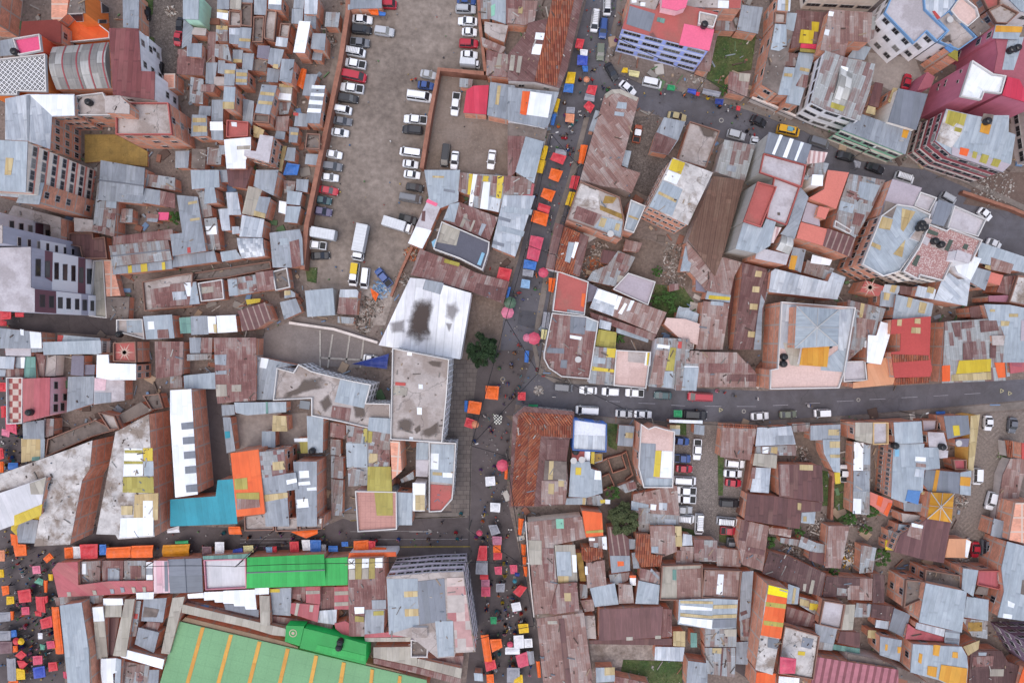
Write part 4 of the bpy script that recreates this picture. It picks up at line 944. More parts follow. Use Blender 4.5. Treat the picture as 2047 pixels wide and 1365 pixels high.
S|930,265 1000,260 1005,345 935,345|red|
S|1025,250 1088,248 1093,330 1035,332|wht|
S|1092,250 1175,250 1175,340 1092,340|blu|
S|1180,285 1215,285 1215,335 1180,335|gry|
S|1235,295 1305,295 1310,340 1235,340|blu|
S|40,258 140,253 140,278 40,280|grn|
@680,0
C|385,38 115 3|van|red
C|172,153 162 5|car|white
C|168,235 155 5|suv|black
C|345,248 155 8|suv|silver
C|155,335 150 6|pickup|grey
C|122,410 155 10|van|white
C|112,500 185 190|pickup|white
C|110,597 195 12|van|red
C|92,690 190 188|pickup|white
C|62,770 160 8|suv|black
C|15,858 155 10|van|white
C|18,945 150 8|car|grey
C|-2,1035 140 8|car|white
C|688,583 130 12|car|silver
C|668,668 130 8|car|blue
C|620,755 195 8|van|white
C|588,935 185 185|pickup|white
C|565,1015 160 185|suv|black
C|548,1190 170 188|van|white
C|548,1280 125 8|car|white
C|560,1362 130 8|car|white
C|985,8 150 3|car|blue
C|980,75 160 3|suv|silver
C|995,168 155 183|car|white
C|1008,252 120 3|car|white
C|1003,342 150 3|suv|red
C|1005,430 135 3|car|white
C|1015,510 155 5|boxtruck|white
C|900,815 180 97|pickup|white
C|820,1215 175 97|van|black
C|892,1250 145 96|car|white
C|1180,1245 155 97|car|white
W|-10,-200 60,0 60,80 0,480 -160,1240 -265,1760 -295,2100|3|.9|b|brick boundary wall along the dirt lot's left side
W|1075,-60 1090,200 1135,590|2.6|.6|b|brick wall along the dirt lot's right side
W|1135,575 770,540 700,900 635,1310|2.6|.8|b|brick retaining wall with an angled corner in the dirt lot
g|60,-30 325,-30 325,65 110,70 60,80|3|b||
x|1090,-20 1180,-20 1175,150 1100,150|3|b||
b|1180,-20 1300,-20 1290,190 1175,150|3|b|+mnt:1175,50,1210,30,1205,120,1178,130|
r|1292,-20 1425,-20 1400,190 1295,190|3.5|b||
c|1125,170 1310,200 1280,330 1180,290 1125,250|3|b||
pr|1100,290 1290,370 1260,420 1110,360|3.4|b||
r|1140,390 1365,440 1480,460 1460,620 1140,590|4|b|+e:1232,420,1262,425,1250,540,1210,535 +e:1300,430,1335,435,1320,500,1290,495|
rdc|1040,670 1160,665 1140,895 960,880 985,705|3.5|b|N|shed with bright crimson ribbed roof in the walled car yard
g|1170,640 1365,670 1340,940 1145,900|3.6|b|+Y:1228,670,1255,670,1235,820,1208,815|
x|930,610 1035,620 1025,690 930,680|2.6|b||
S|215,75 295,75 300,120 240,115|org|
S|300,90 355,100 350,125 305,122|blu|
H|560,628 orange
H|590,622 red
@340,0
C|1275,1205 135 10|car|white
C|1262,1298 165 8|suv|grey
@340,340
C|1240,58 150 6|car|white
C|1235,160 155 10|car|red
C|1190,235 140 10|car|teal
C|1183,322 160 10|car|purple
C|1183,500 245 190|boxtruck|white
C|1140,585 165 187|pickup|white
C|1170,668 150 357|car|black
@680,340
C|582,137 140 10|car|black
C|550,220 175 10|van|grey
C|530,385 150 15|pickup|black
C|455,435 235 17|boxtruck|white
C|165,570 280 101|boxtruck|white
C|110,815 185 97|taxi|white
C|195,845 165 97|van|white
C|340,838 170 230|pickup|blue
b|655,0 935,0 920,245 775,300 690,215|3.5|b|+Y:720,45,810,48,808,62,720,60 +gp:808,145,895,160,893,180,806,165|
x|935,20 1500,60 1480,190 1275,195 1240,330 1000,285 1005,195 920,165|3.7|b|+ylw:1005,30,1035,32,1020,195,992,190 +w:1037,32,1070,36,1030,290,1002,284 +r:1067,45,1107,48,1085,203,1040,195 +ylw:1117,45,1160,48,1155,93,1110,90 +w:1117,92,1170,95,1150,310,1090,300 +r:1182,45,1225,48,1215,200,1170,195 +ylw:1227,45,1277,50,1255,225,1215,220 +s:1160,205,1253,227,1235,330,1150,310 +r:1279,50,1365,60,1360,120,1270,190|patchwork roof of upright yellow white and rust strips
s|1275,195 1520,200 1365,675 1180,600 1230,390|4|b|+gp:1240,360,1330,385,1325,410,1235,385 +gp:1190,550,1280,575,1275,600,1185,575 +b:1280,280,1500,310,1490,350,1275,330 +b:1240,430,1440,480,1425,520,1230,470|
cw|690,215 780,295 640,615 528,570|3.4|b|+pnk:682,225,762,262,748,285,668,250 +m:640,320,665,318,660,400,632,395 +w:590,440,712,470,640,613,530,570|
r|850,270 930,250 1230,370 1165,550 800,390|4|b|+e:970,345,995,350,955,450,930,440 +g:1105,415,1140,425,1095,515,1075,500 +b:850,270,928,252,890,410,803,388 +e:1040,390,1055,395,1020,480,1005,475|
sl2|725,615 790,400 945,465 1165,560 1155,640 1110,780 930,690|5.5|w|P:w W:1,5 +e:800,412,935,472,905,590,745,560 +lbl:1105,640,1128,650,1095,745,1068,735 +lbl:712,560,745,535,745,600,725,605|white house with dark grey terraces and light blue glass at its corners
r|620,615 830,690 1060,800 1320,870 1270,1040 1030,950 550,815|3.5|b|+rd:1065,880,1300,925,1265,1035,1040,955|long dog-leg rust roof above the stained white roof
olv|815,690 935,725 925,752 808,720|4|b||
ws|545,840 660,850 1022,960 935,1475 300,1365|5|w|N *soot:590,1030,640,1010,710,1020,720,1080,690,1180,700,1290,600,1330,530,1290,535,1170 *soot2:830,1050,900,1030,930,1090,880,1180,820,1140 *soot2:820,1190,875,1195,850,1265 *soot2:390,1190,500,1170,500,1260,400,1270 +g:665,852,808,882,780,970,642,930|large warehouse roof painted white with dark soot stains
r|0,930 145,930 130,1130 -25,1120|3|b|+s:0,930,145,930,135,1000,-8,990|
x|-20,1140 110,1150 100,1200 -20,1190|2.4|b||
R|560,650 60|o
R|320,930 70|b
R|240,1060 100
R|480,850 60
R|180,1190 80
S|235,920 300,965 275,1025 250,985|org|
H|1170,770 red
S|1240,755 1340,775 1315,870 1220,840|red|
U|1305,1110 50|pnk|
U|1325,1035 48|dgr|
S|1312,910 1332,915 1304,1025 1286,1020|blu|
W|-400,1190 -50,1240 290,1345|1.2|.5|p|curved concrete kerb wall along the grey court
W|395,985 480,770 560,600|1|.5|b|low crooked brick wall beside the rubble at the lot's corner
@680,680
c|405,60 850,148 830,440 795,800 390,775|12|w|P:w W:4,9 +w:610,342,645,345,645,380,612,378 +w:598,522,637,525,637,580,600,578 +w:525,90,560,95,558,122,522,118 +w:540,752,570,755,568,778,538,775 +red:430,325,510,332,508,355,430,350 +e:410,360,525,370,520,432,410,425 *soot3:450,640,500,600,560,620,560,720,500,705,450,700 *soot3:640,700,700,680,760,640,770,720,690,755,630,740 *soot3:680,170,720,160,790,170,780,210,720,200 *soot3:580,690,620,660,630,700,590,730|tall white block with stained cracked concrete roof at the crossing
c|-496,215 -366,250 -326,185 -226,240 -26,290 110,320 240,345 200,490 390,495 390,690 215,685 0,635 -226,590 -226,455 -525,470|9.5|w|P:w W:3,4 +b:0,305,240,345,185,530,-45,480 +r:-60,510,85,530,70,632,-75,600 *soot3:-340,380,-280,300,-150,290,-130,370,-260,400,-440,455,-420,410 *soot3:-160,480,-90,420,-60,500,-120,560 *soot3:100,500,180,495,200,600,120,600|white building with zigzag stained roof terrace and white rims
x|45,660 215,690 215,1130 65,1138|5|b|+b:45,800,210,805,212,990,52,990 +r:130,700,180,702,180,725,130,722 +r:55,750,120,752,118,790,52,790 +olv:182,685,213,692,213,795,180,790|
x|210,690 390,730 385,985 220,985|5|b|+olv:215,705,252,712,245,800,212,795 +r:295,852,385,855,385,950,295,945 +r:222,820,292,825,290,852,222,850 +tan:222,880,292,885,290,960,222,955|
olv|215,985 395,985 405,1180 210,1175|5.6|b|N|ribbed olive yellow translucent roof
t|115,1175 440,1180 442,1475 135,1495|6|w|P:w N +olv:265,1177,410,1178,412,1365,285,1365|white railed salmon tiled terrace under an olive sheet roof
b|225,600 410,610 390,730 215,700|9.9|w||
bk|390,785 465,790 480,1020 405,1085|7|b|N|
b|595,795 690,800 685,930 590,930|5|w||
cw|590,932 690,932 680,1065 590,1060|5|w||
c|690,790 905,800 885,1130 875,1240 790,1335 690,1340|6.5|w|P:w W:2,6 +b:708,808,892,812,876,1118,700,1100 +w:706,880,770,882,765,1008,704,1003 +tan:720,1025,795,1030,795,1055,720,1050 +w:800,1030,876,1035,874,1070,800,1068 +t2:705,1122,872,1132,866,1225,788,1322,702,1330|white corner building with rounded red terrace end
b|410,1180 565,1190 560,1440 415,1440|5|b|K:430,1150|
w|565,1110 665,1115 660,1330 565,1330|5.2|w|+tan:585,1205,660,1205,660,1325,585,1325|
x|470,1085 570,1020 575,1080 480,1110|4|b||
S|90,185 380,105 365,225|nav|dark blue triangular shade sail over the grey court
C|238,145 120 10|car|white
S|1135,355 1240,360 1230,465 1130,455|org|
S|1005,470 1105,485 1090,580 990,565|org|
S|970,470 995,470 990,560 968,555|blu|
S|985,600 1070,630 1030,690 965,670|red|
U|1052,655 30|pch|
S|1195,575 1265,590 1255,655 1200,655|chk|
U|1265,975 48|pkr|
S|1285,950 1310,950 1302,1085 1280,1080|org|
S|1130,1065 1205,1060 1210,1130 1135,1138|wht|
S|1170,1265 1250,1270 1245,1340 1170,1335|wht|
A|1110,80 126
H|1240,220 black
H|1330,185 grey
H|1165,685 white
H|1177,720 red
H|1305,785 black
H|1200,990 black
H|1095,1015 blue
H|1265,1185 white
H|1350,430 blue
H|1290,435 red
H|1325,455 navy
H|1160,610 teal
H|1125,590 white
H|1045,790 blue
@680,1015
c|360,535 700,505 960,495 1055,1120 900,1130 890,1160 760,1170 560,1010 380,985|11|pg|RB:4,9 +b:362,552,605,550,615,910,382,983 +Y:497,650,604,645,604,690,499,695 +Y:502,787,610,785,611,840,505,845 +gp:607,572,812,548,828,880,620,908 +b:740,882,880,880,888,1150,762,1162 +ch2:832,545,962,540,1043,1105,902,1125,882,880,837,860|pinkish hotel block with checkered terrace and gridded window wall
r|60,390 340,380 360,700 360,790 190,790 190,1000 70,1000|5|b|+w:65,395,115,395,115,470,65,475 +Y2:118,395,170,395,165,555,118,555 +w:172,395,225,393,222,465,170,470 +Y2:228,393,272,393,270,550,222,552 +w:274,390,330,388,330,465,272,465 +w:110,772,188,770,188,820,115,825 +g:245,718,358,715,358,785,250,788 +Y2:115,840,185,848,185,890,115,885 +e:68,478,115,476,116,556,68,558 +e:172,470,222,467,220,552,170,555|rust roof with olive and white strips beside the green hall's end
org|70,350 435,343 438,378 62,388|4.4|w|N|
g|190,792 345,785 340,970 190,985|4.6|b|+olv:258,805,340,800,340,835,258,838|
rp|190,985 500,955 495,1003 190,1010|4|b|N|
e|190,1012 555,1007 555,1040 195,1042|4|b|Q|
e|260,1085 555,1080 600,1170 600,1235 260,1165|4.2|b|Q|
e|603,1172 950,1250 940,1328 600,1235|4.2|b|Q|
c|560,930 680,930 680,1010 560,1010|11.6|w||
d|550,1025 685,1050 680,1165 550,1165|6|w|P:w|
r|700,1180 750,1165 965,1150 950,1245|2.6|b||
r|260,1170 600,1240 940,1330 940,1380 600,1290 260,1210|2.6|b||
tn2|190,1205 450,1270 700,1365 190,1235|2.8|b|N|
b|1042,1285 1110,1290 1115,1350 1047,1345|2.6|b||
S|105,258 220,250 220,345 105,345|org|
S|222,255 275,260 270,330 222,335|red|
S|245,305 360,310 360,330 245,340|org|
S|1085,295 1145,295 1145,410 1065,410|red|
S|1060,415 1150,415 1150,520 1055,515|gry|
S|1090,522 1155,522 1155,558 1090,558|red|
S|1100,560 1165,557 1165,613 1100,613|mau|
S|1100,616 1170,616 1170,690 1100,690|pkr|
S|1155,135 1220,130 1250,195 1180,215|gry|
S|1185,220 1260,222 1258,288 1190,288|mau|
S|1192,291 1252,291 1252,348 1192,350|org|
S|1195,352 1262,350 1260,402 1195,405|red|
S|1200,460 1262,455 1260,520 1210,518|pkr|
S|1320,445 1380,440 1380,510 1330,515|pkr|
S|1215,590 1285,588 1280,655 1215,655|gry|
S|1095,990 1155,985 1185,1195 1125,1195|org|
S|1165,1025 1255,1020 1265,1085 1185,1125|org|
S|1125,1198 1205,1182 1220,1250 1140,1275|red|
S|1140,1298 1195,1295 1200,1380 1145,1380|org|
S|1290,1085 1400,1090 1400,1140 1290,1140|wht|
U|1325,1062 25|pkr|
S|1300,1245 1400,1245 1400,1360 1300,1360|gry|
S|1330,745 1370,735 1370,800 1350,800|wht|
S|1170,850 1220,850 1218,905 1175,905|grn|
S|10,265 60,262 62,300 12,300|blu|
U|1085,195 25|pkr|
H|795,110 black
H|900,198 black
H|685,250 grey
H|910,248 black
H|945,240 grey
H|940,50 black
H|1110,60 white
H|1060,235 red
H|1150,740 white
H|1240,870 red
H|1265,745 black
H|1310,830 red
H|1318,925 white
H|1240,1145 black
H|1235,680 orange
H|1110,110 purple
H|1300,225 red
H|1190,1240 red
@1020,0
rd|-20,430 120,260 140,180 320,140 345,-100 600,-100 560,30 445,540 385,690 190,640 -20,630|5|p|+w:200,255,280,260,270,315,190,308 +w:180,343,255,350,240,430,165,422 +e:5,430,40,432,25,555,-10,550 +e:62,437,95,440,75,570,45,565 +k:345,-90,430,-90,280,655,190,630 +k2:432,-90,515,-90,360,672,282,655|long building with clay tiled ridge between dark rusted eaves
pr|-20,0 215,10 190,165 110,200 -20,180|3.6|b|+tan:65,55,100,58,95,110,62,105|
g|-20,680 380,720 300,970 270,1000 -20,940|4|w|+org:95,712,155,715,125,900,75,890 +w:157,715,325,740,295,920,128,895|roof with big white rectangle and an orange band beside the market street
d|-20,960 290,1000 265,1100 -20,1060|3|w||
b|120,1065 262,1105 185,1430 40,1340|3.8|w||
r|-20,1060 118,1062 42,1340 -20,1410|3.6|b||
C|755,55 140 92|van|white
C|660,170 165 97|van|white
C|725,225 155 96|suv|blue
C|703,410 130 93|suv|olive
C|790,560 150 60|car|black
C|915,690 150 40|car|white
C|1105,650 150 12|van|white
C|1300,910 150 12|car|beige
C|990,1045 145 280|pickup|orange
S|520,300 580,310 560,385 503,372|red|
S|545,385 605,390 600,440 545,430|wht|
S|525,430 605,438 600,510 520,508|roy|
S|560,515 605,515 605,560 570,560|blu|
S|450,562 512,565 498,653 428,650|ylw|
S|425,654 495,658 488,725 412,718|blu|
S|610,665 680,670 660,745 590,725|red|
S|585,730 658,747 655,795 575,780|gry|
S|570,830 610,785 660,825 625,885|red|
S|440,835 505,838 500,886 435,882|gry|
S|435,886 502,892 495,960 428,950|pch|
S|360,770 390,775 365,880 340,870|ylw|
S|330,890 362,890 340,980 315,975|blu|
S|265,1135 300,1145 270,1250 232,1240|ylw|
S|225,1245 280,1255 255,1355 203,1345|ylw|
S|355,1160 440,1175 435,1215 350,1195|gry|
S|335,1190 440,1218 410,1285 310,1245|red|
S|320,1310 412,1335 375,1421 298,1391|org|
U|595,622 25|pch|
S|880,530 915,530 915,570 865,565|ylw|
S|920,545 1010,560 1000,605 925,590|ylp|
S|1230,660 1285,670 1280,710 1220,700|grn|
S|550,1130 605,1135 570,1280 530,1275|org|
t2|872,225 935,35 1130,80 1185,0 1620,100 1545,400|10|lav|RB:4,4 +gp:930,47,1130,110,1090,250,905,190 +pnk:1357,187,1591,234,1552,398,1316,352 +gt:1150,135,1210,150,1200,185,1140,168 *soot2:1080,270,1110,250,1150,300,1120,310|lavender four-storey block with red terrace and ribbon windows
pnk|1190,-60 1400,-60 1370,60 1300,85 1180,60|12|pnk|N|
c|930,-60 1180,-60 1130,80 935,33|9|b|+w:945,0,985,0,985,22,948,25 +w:1015,20,1055,22,1052,52,1015,50|
pr|735,740 790,700 860,695 1005,765 865,1300 1015,1350 945,1510 850,1470 720,1455 545,1400 600,1200|4.5|p|N +b:840,795,910,802,905,852,825,845 +b:815,870,890,880,885,910,810,900 +e:735,738,790,700,860,697,1000,765,985,790,850,730,790,735,745,770|long pale rust roof with rounded end at the street fork
g|665,860 700,870 650,1030 610,1020|3|b||
b|890,1170 945,1180 915,1310 870,1290|3|b||
g|1200,915 1365,950 1310,1093 1230,1210 1090,1180 1140,1030|3.5|b|+rd:1140,1032,1300,1095,1230,1208,1092,1178|
H|640,550 black
H|725,690 navy
H|760,695 black
H|545,620 red
H|640,630 red
H|425,800 white
H|440,1050 black
H|480,1030 white
H|410,1070 black
H|465,990 white
H|545,720 teal
H|490,1180 black
H|465,1205 red
H|545,905 white
H|580,910 black
H|1170,735 red
H|850,180 red
H|825,310 red
H|880,90 red
@1020,340
rp|90,85 190,110 165,250 60,235|3.6|w|N|
S|260,140 355,165 320,250 235,205|org|
S|225,255 315,285 300,342 210,308|red|
S|185,312 300,346 280,440 160,400|org|
S|160,510 262,530 215,715 125,690|pkr|long pinkish red tarp over the market street
S|110,697 208,718 195,780 100,765|blu|
S|98,772 185,783 175,835 95,822|gry|
S|480,45 543,50 515,155 457,140|red|
S|460,170 508,175 470,285 427,270|ylw|
U|258,800 40|pkr|
S|90,850 155,860 150,925 80,915|lbl|
U|185,1312 50|pkr|
U|130,1307 32|pnk|
S|300,840 355,845 335,955 298,945|org|
S|260,1105 312,1110 295,1235 245,1225|gry|
S|245,1240 290,1245 275,1320 238,1315|ylp|
c|545,85 855,210 890,390 870,540 640,455 440,385|8|b|P:b +c2:550,110,690,160,690,300,480,270 +dy:740,200,830,215,800,260,720,260 +dy:700,275,888,350,878,385,700,310 +r:520,280,715,350,650,438,490,378 +b:720,362,880,402,862,530,645,455 +tan:710,370,755,380,730,450,685,435 +tan:825,415,860,420,845,475,810,465 D:775,505|brick house with roofless yellow rooms and a white satellite dish
b|940,230 1058,280 965,490 885,465|7.5|b|+Y:925,350,1000,378,995,392,920,365 P:w|
c2|1267,-97 1580,20 1385,430 1075,285|11|b|W:3,7 +b:1190,80,1345,150,1262,358,1082,285 +ylw:1265,-90,1365,-55,1330,33,1235,-5 +w:1233,2,1333,40,1295,115,1195,75 +Y:1160,165,1300,235,1290,255,1150,185|brick block with windows, yellow and white sheets on speckled roof
k|350,410 615,520 540,830 275,765|5|w|+rd:350,412,418,430,345,775,277,762 +rd:545,492,613,520,540,828,490,805 +b:455,560,500,565,465,725,425,710 +w:505,560,535,565,495,690,475,680|house with clay tiles framed by dark eaves and grey sheet patches
x|840,630 975,680 920,790 820,910 600,860 640,790 760,740|3|b|+r:845,640,900,655,870,730,820,710 +r:860,730,930,750,900,800,840,780 +e:840,820,900,830,880,880,830,870|
m|720,620 840,640 800,740 700,720|2.6|b||
pr|900,540 1030,570 1000,640 880,630|2.6|b||
R|690,640 80
R|640,760 90|o
R|1290,680 100
R|1270,830 110
t2|370,785 612,870 580,1135 330,1100|4.6|w|P:w N +org:560,960,590,965,575,1070,550,1060 +g:445,1085,575,1105,572,1125,440,1108|plain red roof terrace with white parapet above the curved corner house
li|920,800 1135,870 1075,1055 800,930|4|b|P:w N|
s|680,920 840,975 800,1140 620,1075|4|b|+w:690,925,838,977,815,1055,650,1000|
pr|840,975 1220,1110 1140,1280 800,1140|4|b|+w:842,980,875,987,835,1090,805,1080 +w:893,1035,912,1045,870,1125,840,1115 +w:940,1015,970,1020,935,1095,905,1100|
sl|612,880 690,920 640,1020 600,1030|3|b||
A|1150,790 42
A|1240,990 62
A|1130,1010 40
A|1270,1080 40
r|1240,890 1310,885 1320,930 1240,950|2.4|b||
tp|1220,1150 1365,1160 1480,1200 1460,1365 1310,1300 1200,1200|4|b||
g|1310,1070 1400,1075 1400,1170 1290,1150|3|b||
r|325,1112 590,1140 690,1180 620,1630 400,1612 300,1545 262,1470 262,1430|4.6|w|P:w +gp:470,1135,590,1145,580,1280,465,1270 +b:592,1150,688,1183,680,1260,585,1250 +w:465,1285,560,1300,550,1325,465,1310 +gp:290,1385,420,1390,420,1430,285,1425 +gp:395,1480,445,1480,440,1545,390,1540 D:525,1475|rust roofed corner house with curved white rim at the crossing
s|700,1165 790,1190 780,1250 690,1230|3.5|b||
olv|690,1240 830,1265 820,1390 660,1370|3.5|b||
r|620,1105 1145,1280 1110,1330 640,1160|3|b||
b|830,1225 1080,1310 1075,1345 825,1265|2.6|b||
A|860,1320 35
H|320,370 white
H|190,210 blue
H|205,200 black
H|195,925 black
H|60,960 red
H|75,955 red
H|40,980 black
H|100,1010 blue
H|175,220 black
H|60,1360 red
@1020,680
x|660,50 830,65 805,355 610,335|4.6|w|+ylw:755,60,825,66,815,138,750,130 +ylw:640,205,812,228,808,252,638,235 +b:650,130,745,140,740,185,645,178|
tp|825,75 1100,90 1060,378 805,355|5|w|P:w +c:920,80,1058,86,1050,180,918,168 +w:1060,92,1098,95,1092,200,1045,195 +ylw:1070,95,1090,96,1080,195,1062,194|white rimmed pale pink terrace above the parked cars
x|1145,-20 1400,-10 1400,390 1075,360 1125,110|4.5|w|+w:1150,30,1245,42,1240,68,1145,58 +pr:1135,75,1235,85,1190,350,1085,340 +olv:1250,55,1295,60,1275,240,1210,235 +b:1205,242,1270,242,1262,372,1185,365 +tan:1290,225,1350,230,1345,355,1285,350 +red:1310,10,1340,12,1335,65,1305,62|
C|415,368 145 5|van|grey
C|608,390 140 183|car|white
C|780,400 135 183|suv|white
C|968,410 145 183|pickup|white
C|1190,430 140 183|car|teal
C|598,545 180 183|van|white
C|885,570 135 3|car|silver
C|1035,577 140 3|car|white
S|60,405 120,405 118,470 58,465|red|
R|222,392 38|w
S|140,500 215,500 215,525 145,522|grn|
S|1275,545 1340,545 1340,600 1275,598|grn|
S|115,80 148,85 140,175 110,170|blu|
rd|20,590 110,515 500,555 490,760 465,765 440,930 450,1100 430,1280 120,1300 -10,1300|5|p|W:1,6 +k:62,588,100,560,485,585,480,668,150,660 +k2:150,662,480,670,470,760,240,745 +k2:60,592,148,660,110,1290,5,1290 +k:152,664,238,742,185,1290,112,1290 +pr:245,1095,445,1097,430,1275,240,1280 +tan:300,1115,345,1118,340,1200,295,1195 +tan:375,1090,420,1092,418,1140,375,1138 +d:270,935,440,945,440,1090,260,1090 +tan:305,940,340,940,330,1085,295,1085 +rd:285,770,460,775,440,930,280,930|L-shaped corner building with orange clay tiles at the crossing
ww|495,615 755,650 750,872 485,858|6|blu|+s:490,737,755,747,750,872,485,858 P:blu|blue walled house with white tiled terrace and ribbed white roof
t2|485,862 580,867 575,940 480,935|4.5|b|K:512,872 D:490,930 D:553,922|
w|580,865 625,868 620,942 575,940|4|b||
ylw|630,870 658,870 655,965 625,960|3.4|b||
b|475,942 620,945 630,1000 710,1030 720,1190 600,1225 455,1220|4.5|b|+ylw:510,990,555,992,552,1050,508,1048 +w:660,1012,705,1020,708,1088,655,1085|
b|440,1230 595,1225 590,1280 430,1280|3|b|+Y:565,1228,590,1228,585,1280,562,1280|
W|680,960 760,920 870,890 905,1000 800,1035 760,920|1.6|.25|b|unfinished square brick room walls
W|700,1070 770,1040 810,1130 730,1170|1.4|.25|b|low ruined brick wall in the overgrown plot
W|870,890 905,870 955,1050 900,1090|1.4|.25|b|crooked low brick wall beside the wave-fronted house
x|655,880 720,880 720,940 660,960|2.4|b|+dy:660,885,718,885,715,935,662,950|
A|800,1195 55
g|850,660 970,670 955,830 835,820|3|b|+tan:900,718,960,722,955,765,895,760|
tp|1020,650 1080,690 1130,670 1200,690 1285,710 1270,1150 1040,1150 1000,990|8|b|P:w +g:1020,800,1135,806,1130,1148,1042,1148,1004,990 +ylw:1133,860,1180,860,1165,1065,1115,1062 +w:1182,862,1280,865,1273,1075,1167,1068 +b:1060,1072,1270,1077,1266,1146,1050,1146|house with scalloped white cornice and pink terrace by the car yard
w|1240,618 1500,625 1500,655 1240,645|3|b|Q|
tan|1245,660 1325,662 1320,740 1240,735|3|b|+b:1245,690,1325,692,1322,738,1242,735|
x|835,1140 960,1090 985,1160 900,1190|2.6|b|+r:920,1110,975,1100,985,1155,930,1165|
pr|960,1200 1300,1130 1320,1365 950,1340|3|b|+s:1160,1265,1225,1268,1220,1325,1158,1320 +b:945,1250,1080,1280,1075,1340,942,1320 +w:1095,1275,1140,1280,1135,1325,1092,1320|
x|600,1220 700,1205 740,1260 700,1290 600,1280|2.6|b|+ylw:700,1245,740,1240,742,1265,705,1272 +w:740,1240,780,1242,778,1275,742,1275|
R|1020,1170 70
H|65,38 red
H|8,185 blue
H|210,230 blue
H|35,400 navy
H|20,450 black
H|340,440 white
@1020,1015
pr|130,110 560,65 590,235 340,290 365,590 300,820 190,830|5|cr|N +mnt:355,85,415,85,418,160,360,160 +d:322,95,355,92,357,158,325,160 +e:140,250,245,255,245,440,150,440 +r:245,310,340,315,345,590,270,580|large stepped rust roof along the lower market street
e|345,290 505,285 525,570 370,590|4.8|b|+b:355,340,470,340,480,530,365,530 +w:480,365,515,365,520,500,490,500 +Y:372,530,455,530,455,580,375,586|
r|370,592 520,580 540,800 340,830 300,820|5|b|+tan:420,662,472,662,475,725,425,725|
pr|205,860 575,815 650,1400 260,1400|5|cr|N +m:375,865,420,860,480,1400,430,1400 +e:290,880,365,880,370,905,292,905|long rust roof running down to the photo's lower edge beside stalls
W|120,105 150,520 185,850|5.2|.2|p|pale grey parapet wall along the lower market street
org|558,20 715,38 725,215 590,228|5|b|N +olv:590,180,725,168,725,190,592,198|plain vivid orange roof beside a bushy dark tree
x|610,225 750,220 755,325 620,300|3.6|b|+w:615,235,660,235,660,255,615,255 +w:715,225,750,222,755,325,722,318|
k|550,305 720,310 725,385 600,430 560,400|3.6|b||
dy|510,350 560,350 590,570 545,570|3|b||
pr|590,430 735,405 750,600 600,625|4|b|+w:582,455,602,455,605,520,585,520|
mb|755,150 830,140 925,240 935,490 790,510|4|b|+g:776,372,932,372,935,488,790,508 +org:835,415,885,415,888,450,838,455|
k|985,200 1090,205 1100,360 1190,370 1170,455 1020,460 975,380|4|b||
pr|1090,140 1290,140 1300,340 1190,380 1095,340|4|b|+b:1100,300,1155,300,1155,350,1100,350 +tan:1285,142,1335,142,1340,300,1290,300|
x|1000,0 1090,0 1085,190 1000,180|3|b||
x|1090,-20 1320,0 1320,130 1090,130|3|b|+s:1205,85,1295,90,1290,130,1205,128|
g|920,240 975,245 975,320 925,320|2.8|b||
g|945,350 980,345 1010,470 960,470|2.8|b||
pr|1300,330 1400,335 1400,435 1290,430|3|b||
b|1000,565 1165,600 1155,750 975,745|4|b||
r|1020,470 1165,500 1165,598 1005,563|3.8|b|+g:1100,470,1165,540,1160,560,1090,490|
e|1185,450 1500,440 1500,720 1165,720|4.5|b|P:b +gt:1265,480,1295,480,1295,565,1265,560 +pr:1300,480,1490,470,1490,710,1300,710|
b|620,625 815,585 845,750 660,770|4|b||
pr|845,590 950,600 965,740 845,745|3.8|b||
x|770,520 930,500 920,560 850,600 780,580|3|b||
w|930,525 980,525 980,605 935,600|3|b|+org:930,525,980,525,980,545,932,545|
mh|695,790 1190,770 1175,1010 690,1035|5|b|N +e:905,1005,955,1003,955,1030,905,1032 +e:1130,995,1176,993,1175,1018,1130,1020|wide dark maroon ribbed hall roof with two pale sheets
r|1190,785 1260,790 1260,1000 1178,1010|4|b||
m|610,1030 1260,1015 1260,1070 620,1060|3|b||
c|580,840 660,840 670,1020 590,1015|3|b||
s|1130,1080 1360,1085 1345,1195 1125,1185|3|b||
tan|1270,960 1365,960 1365,1080 1270,1075|3|b||
b|665,1245 815,1240 815,1350 670,1360|3|b|+tan:735,1243,815,1240,815,1300,735,1305|
r|820,1310 1090,1365 1090,1420 820,1420|3|b||
x|540,590 605,600 600,700 545,705|2.6|b||
pr|545,720 650,710 655,800 580,810|2.8|b||
S|65,80 105,85 85,215 60,205|org|
S|85,280 120,285 118,370 90,365|org|
S|88,378 125,380 122,445 92,440|org|
S|100,455 132,458 130,535 105,530|org|
S|35,503 75,508 70,535 35,530|nav|
S|20,655 75,600 135,615 75,695|red|
S|5,745 75,732 90,795 20,810|wht|
S|60,905 140,902 145,970 70,978|ylw|
S|25,995 103,990 108,1090 30,1100|wht|
S|108,1020 170,1018 175,1085 112,1090|wht|
S|40,1150 130,1120 145,1225 65,1250|pkr|
S|128,1115 180,1115 190,1210 150,1220|gry|
S|-40,1092 45,1095 40,1140 -40,1140|wht|
S|10,1302 95,1300 100,1365 20,1375|ylw|
S|200,1195 230,1195 240,1320 215,1320|org|
U|35,568 18|tel|
H|120,795 red
H|85,830 orange
H|115,880 black
H|85,880 white
H|150,1300 pink
H|160,1235 blue
H|10,700 blue
H|10,1165 red
A|890,95 121
@1360,0
c|150,90 290,120 260,215 140,190|10.8|p|P:w K:195,182|
c|20,-80 485,-80 470,72 380,66 30,55|8|b|+w:295,5,380,10,375,68,292,64 +t2:380,0,475,0,468,68,382,64|
g|480,40 645,60 605,265 440,235|4|b||
x|290,130 455,140 430,245 270,235|3|b||
pr|225,260 290,260 230,560 130,545|3|b||
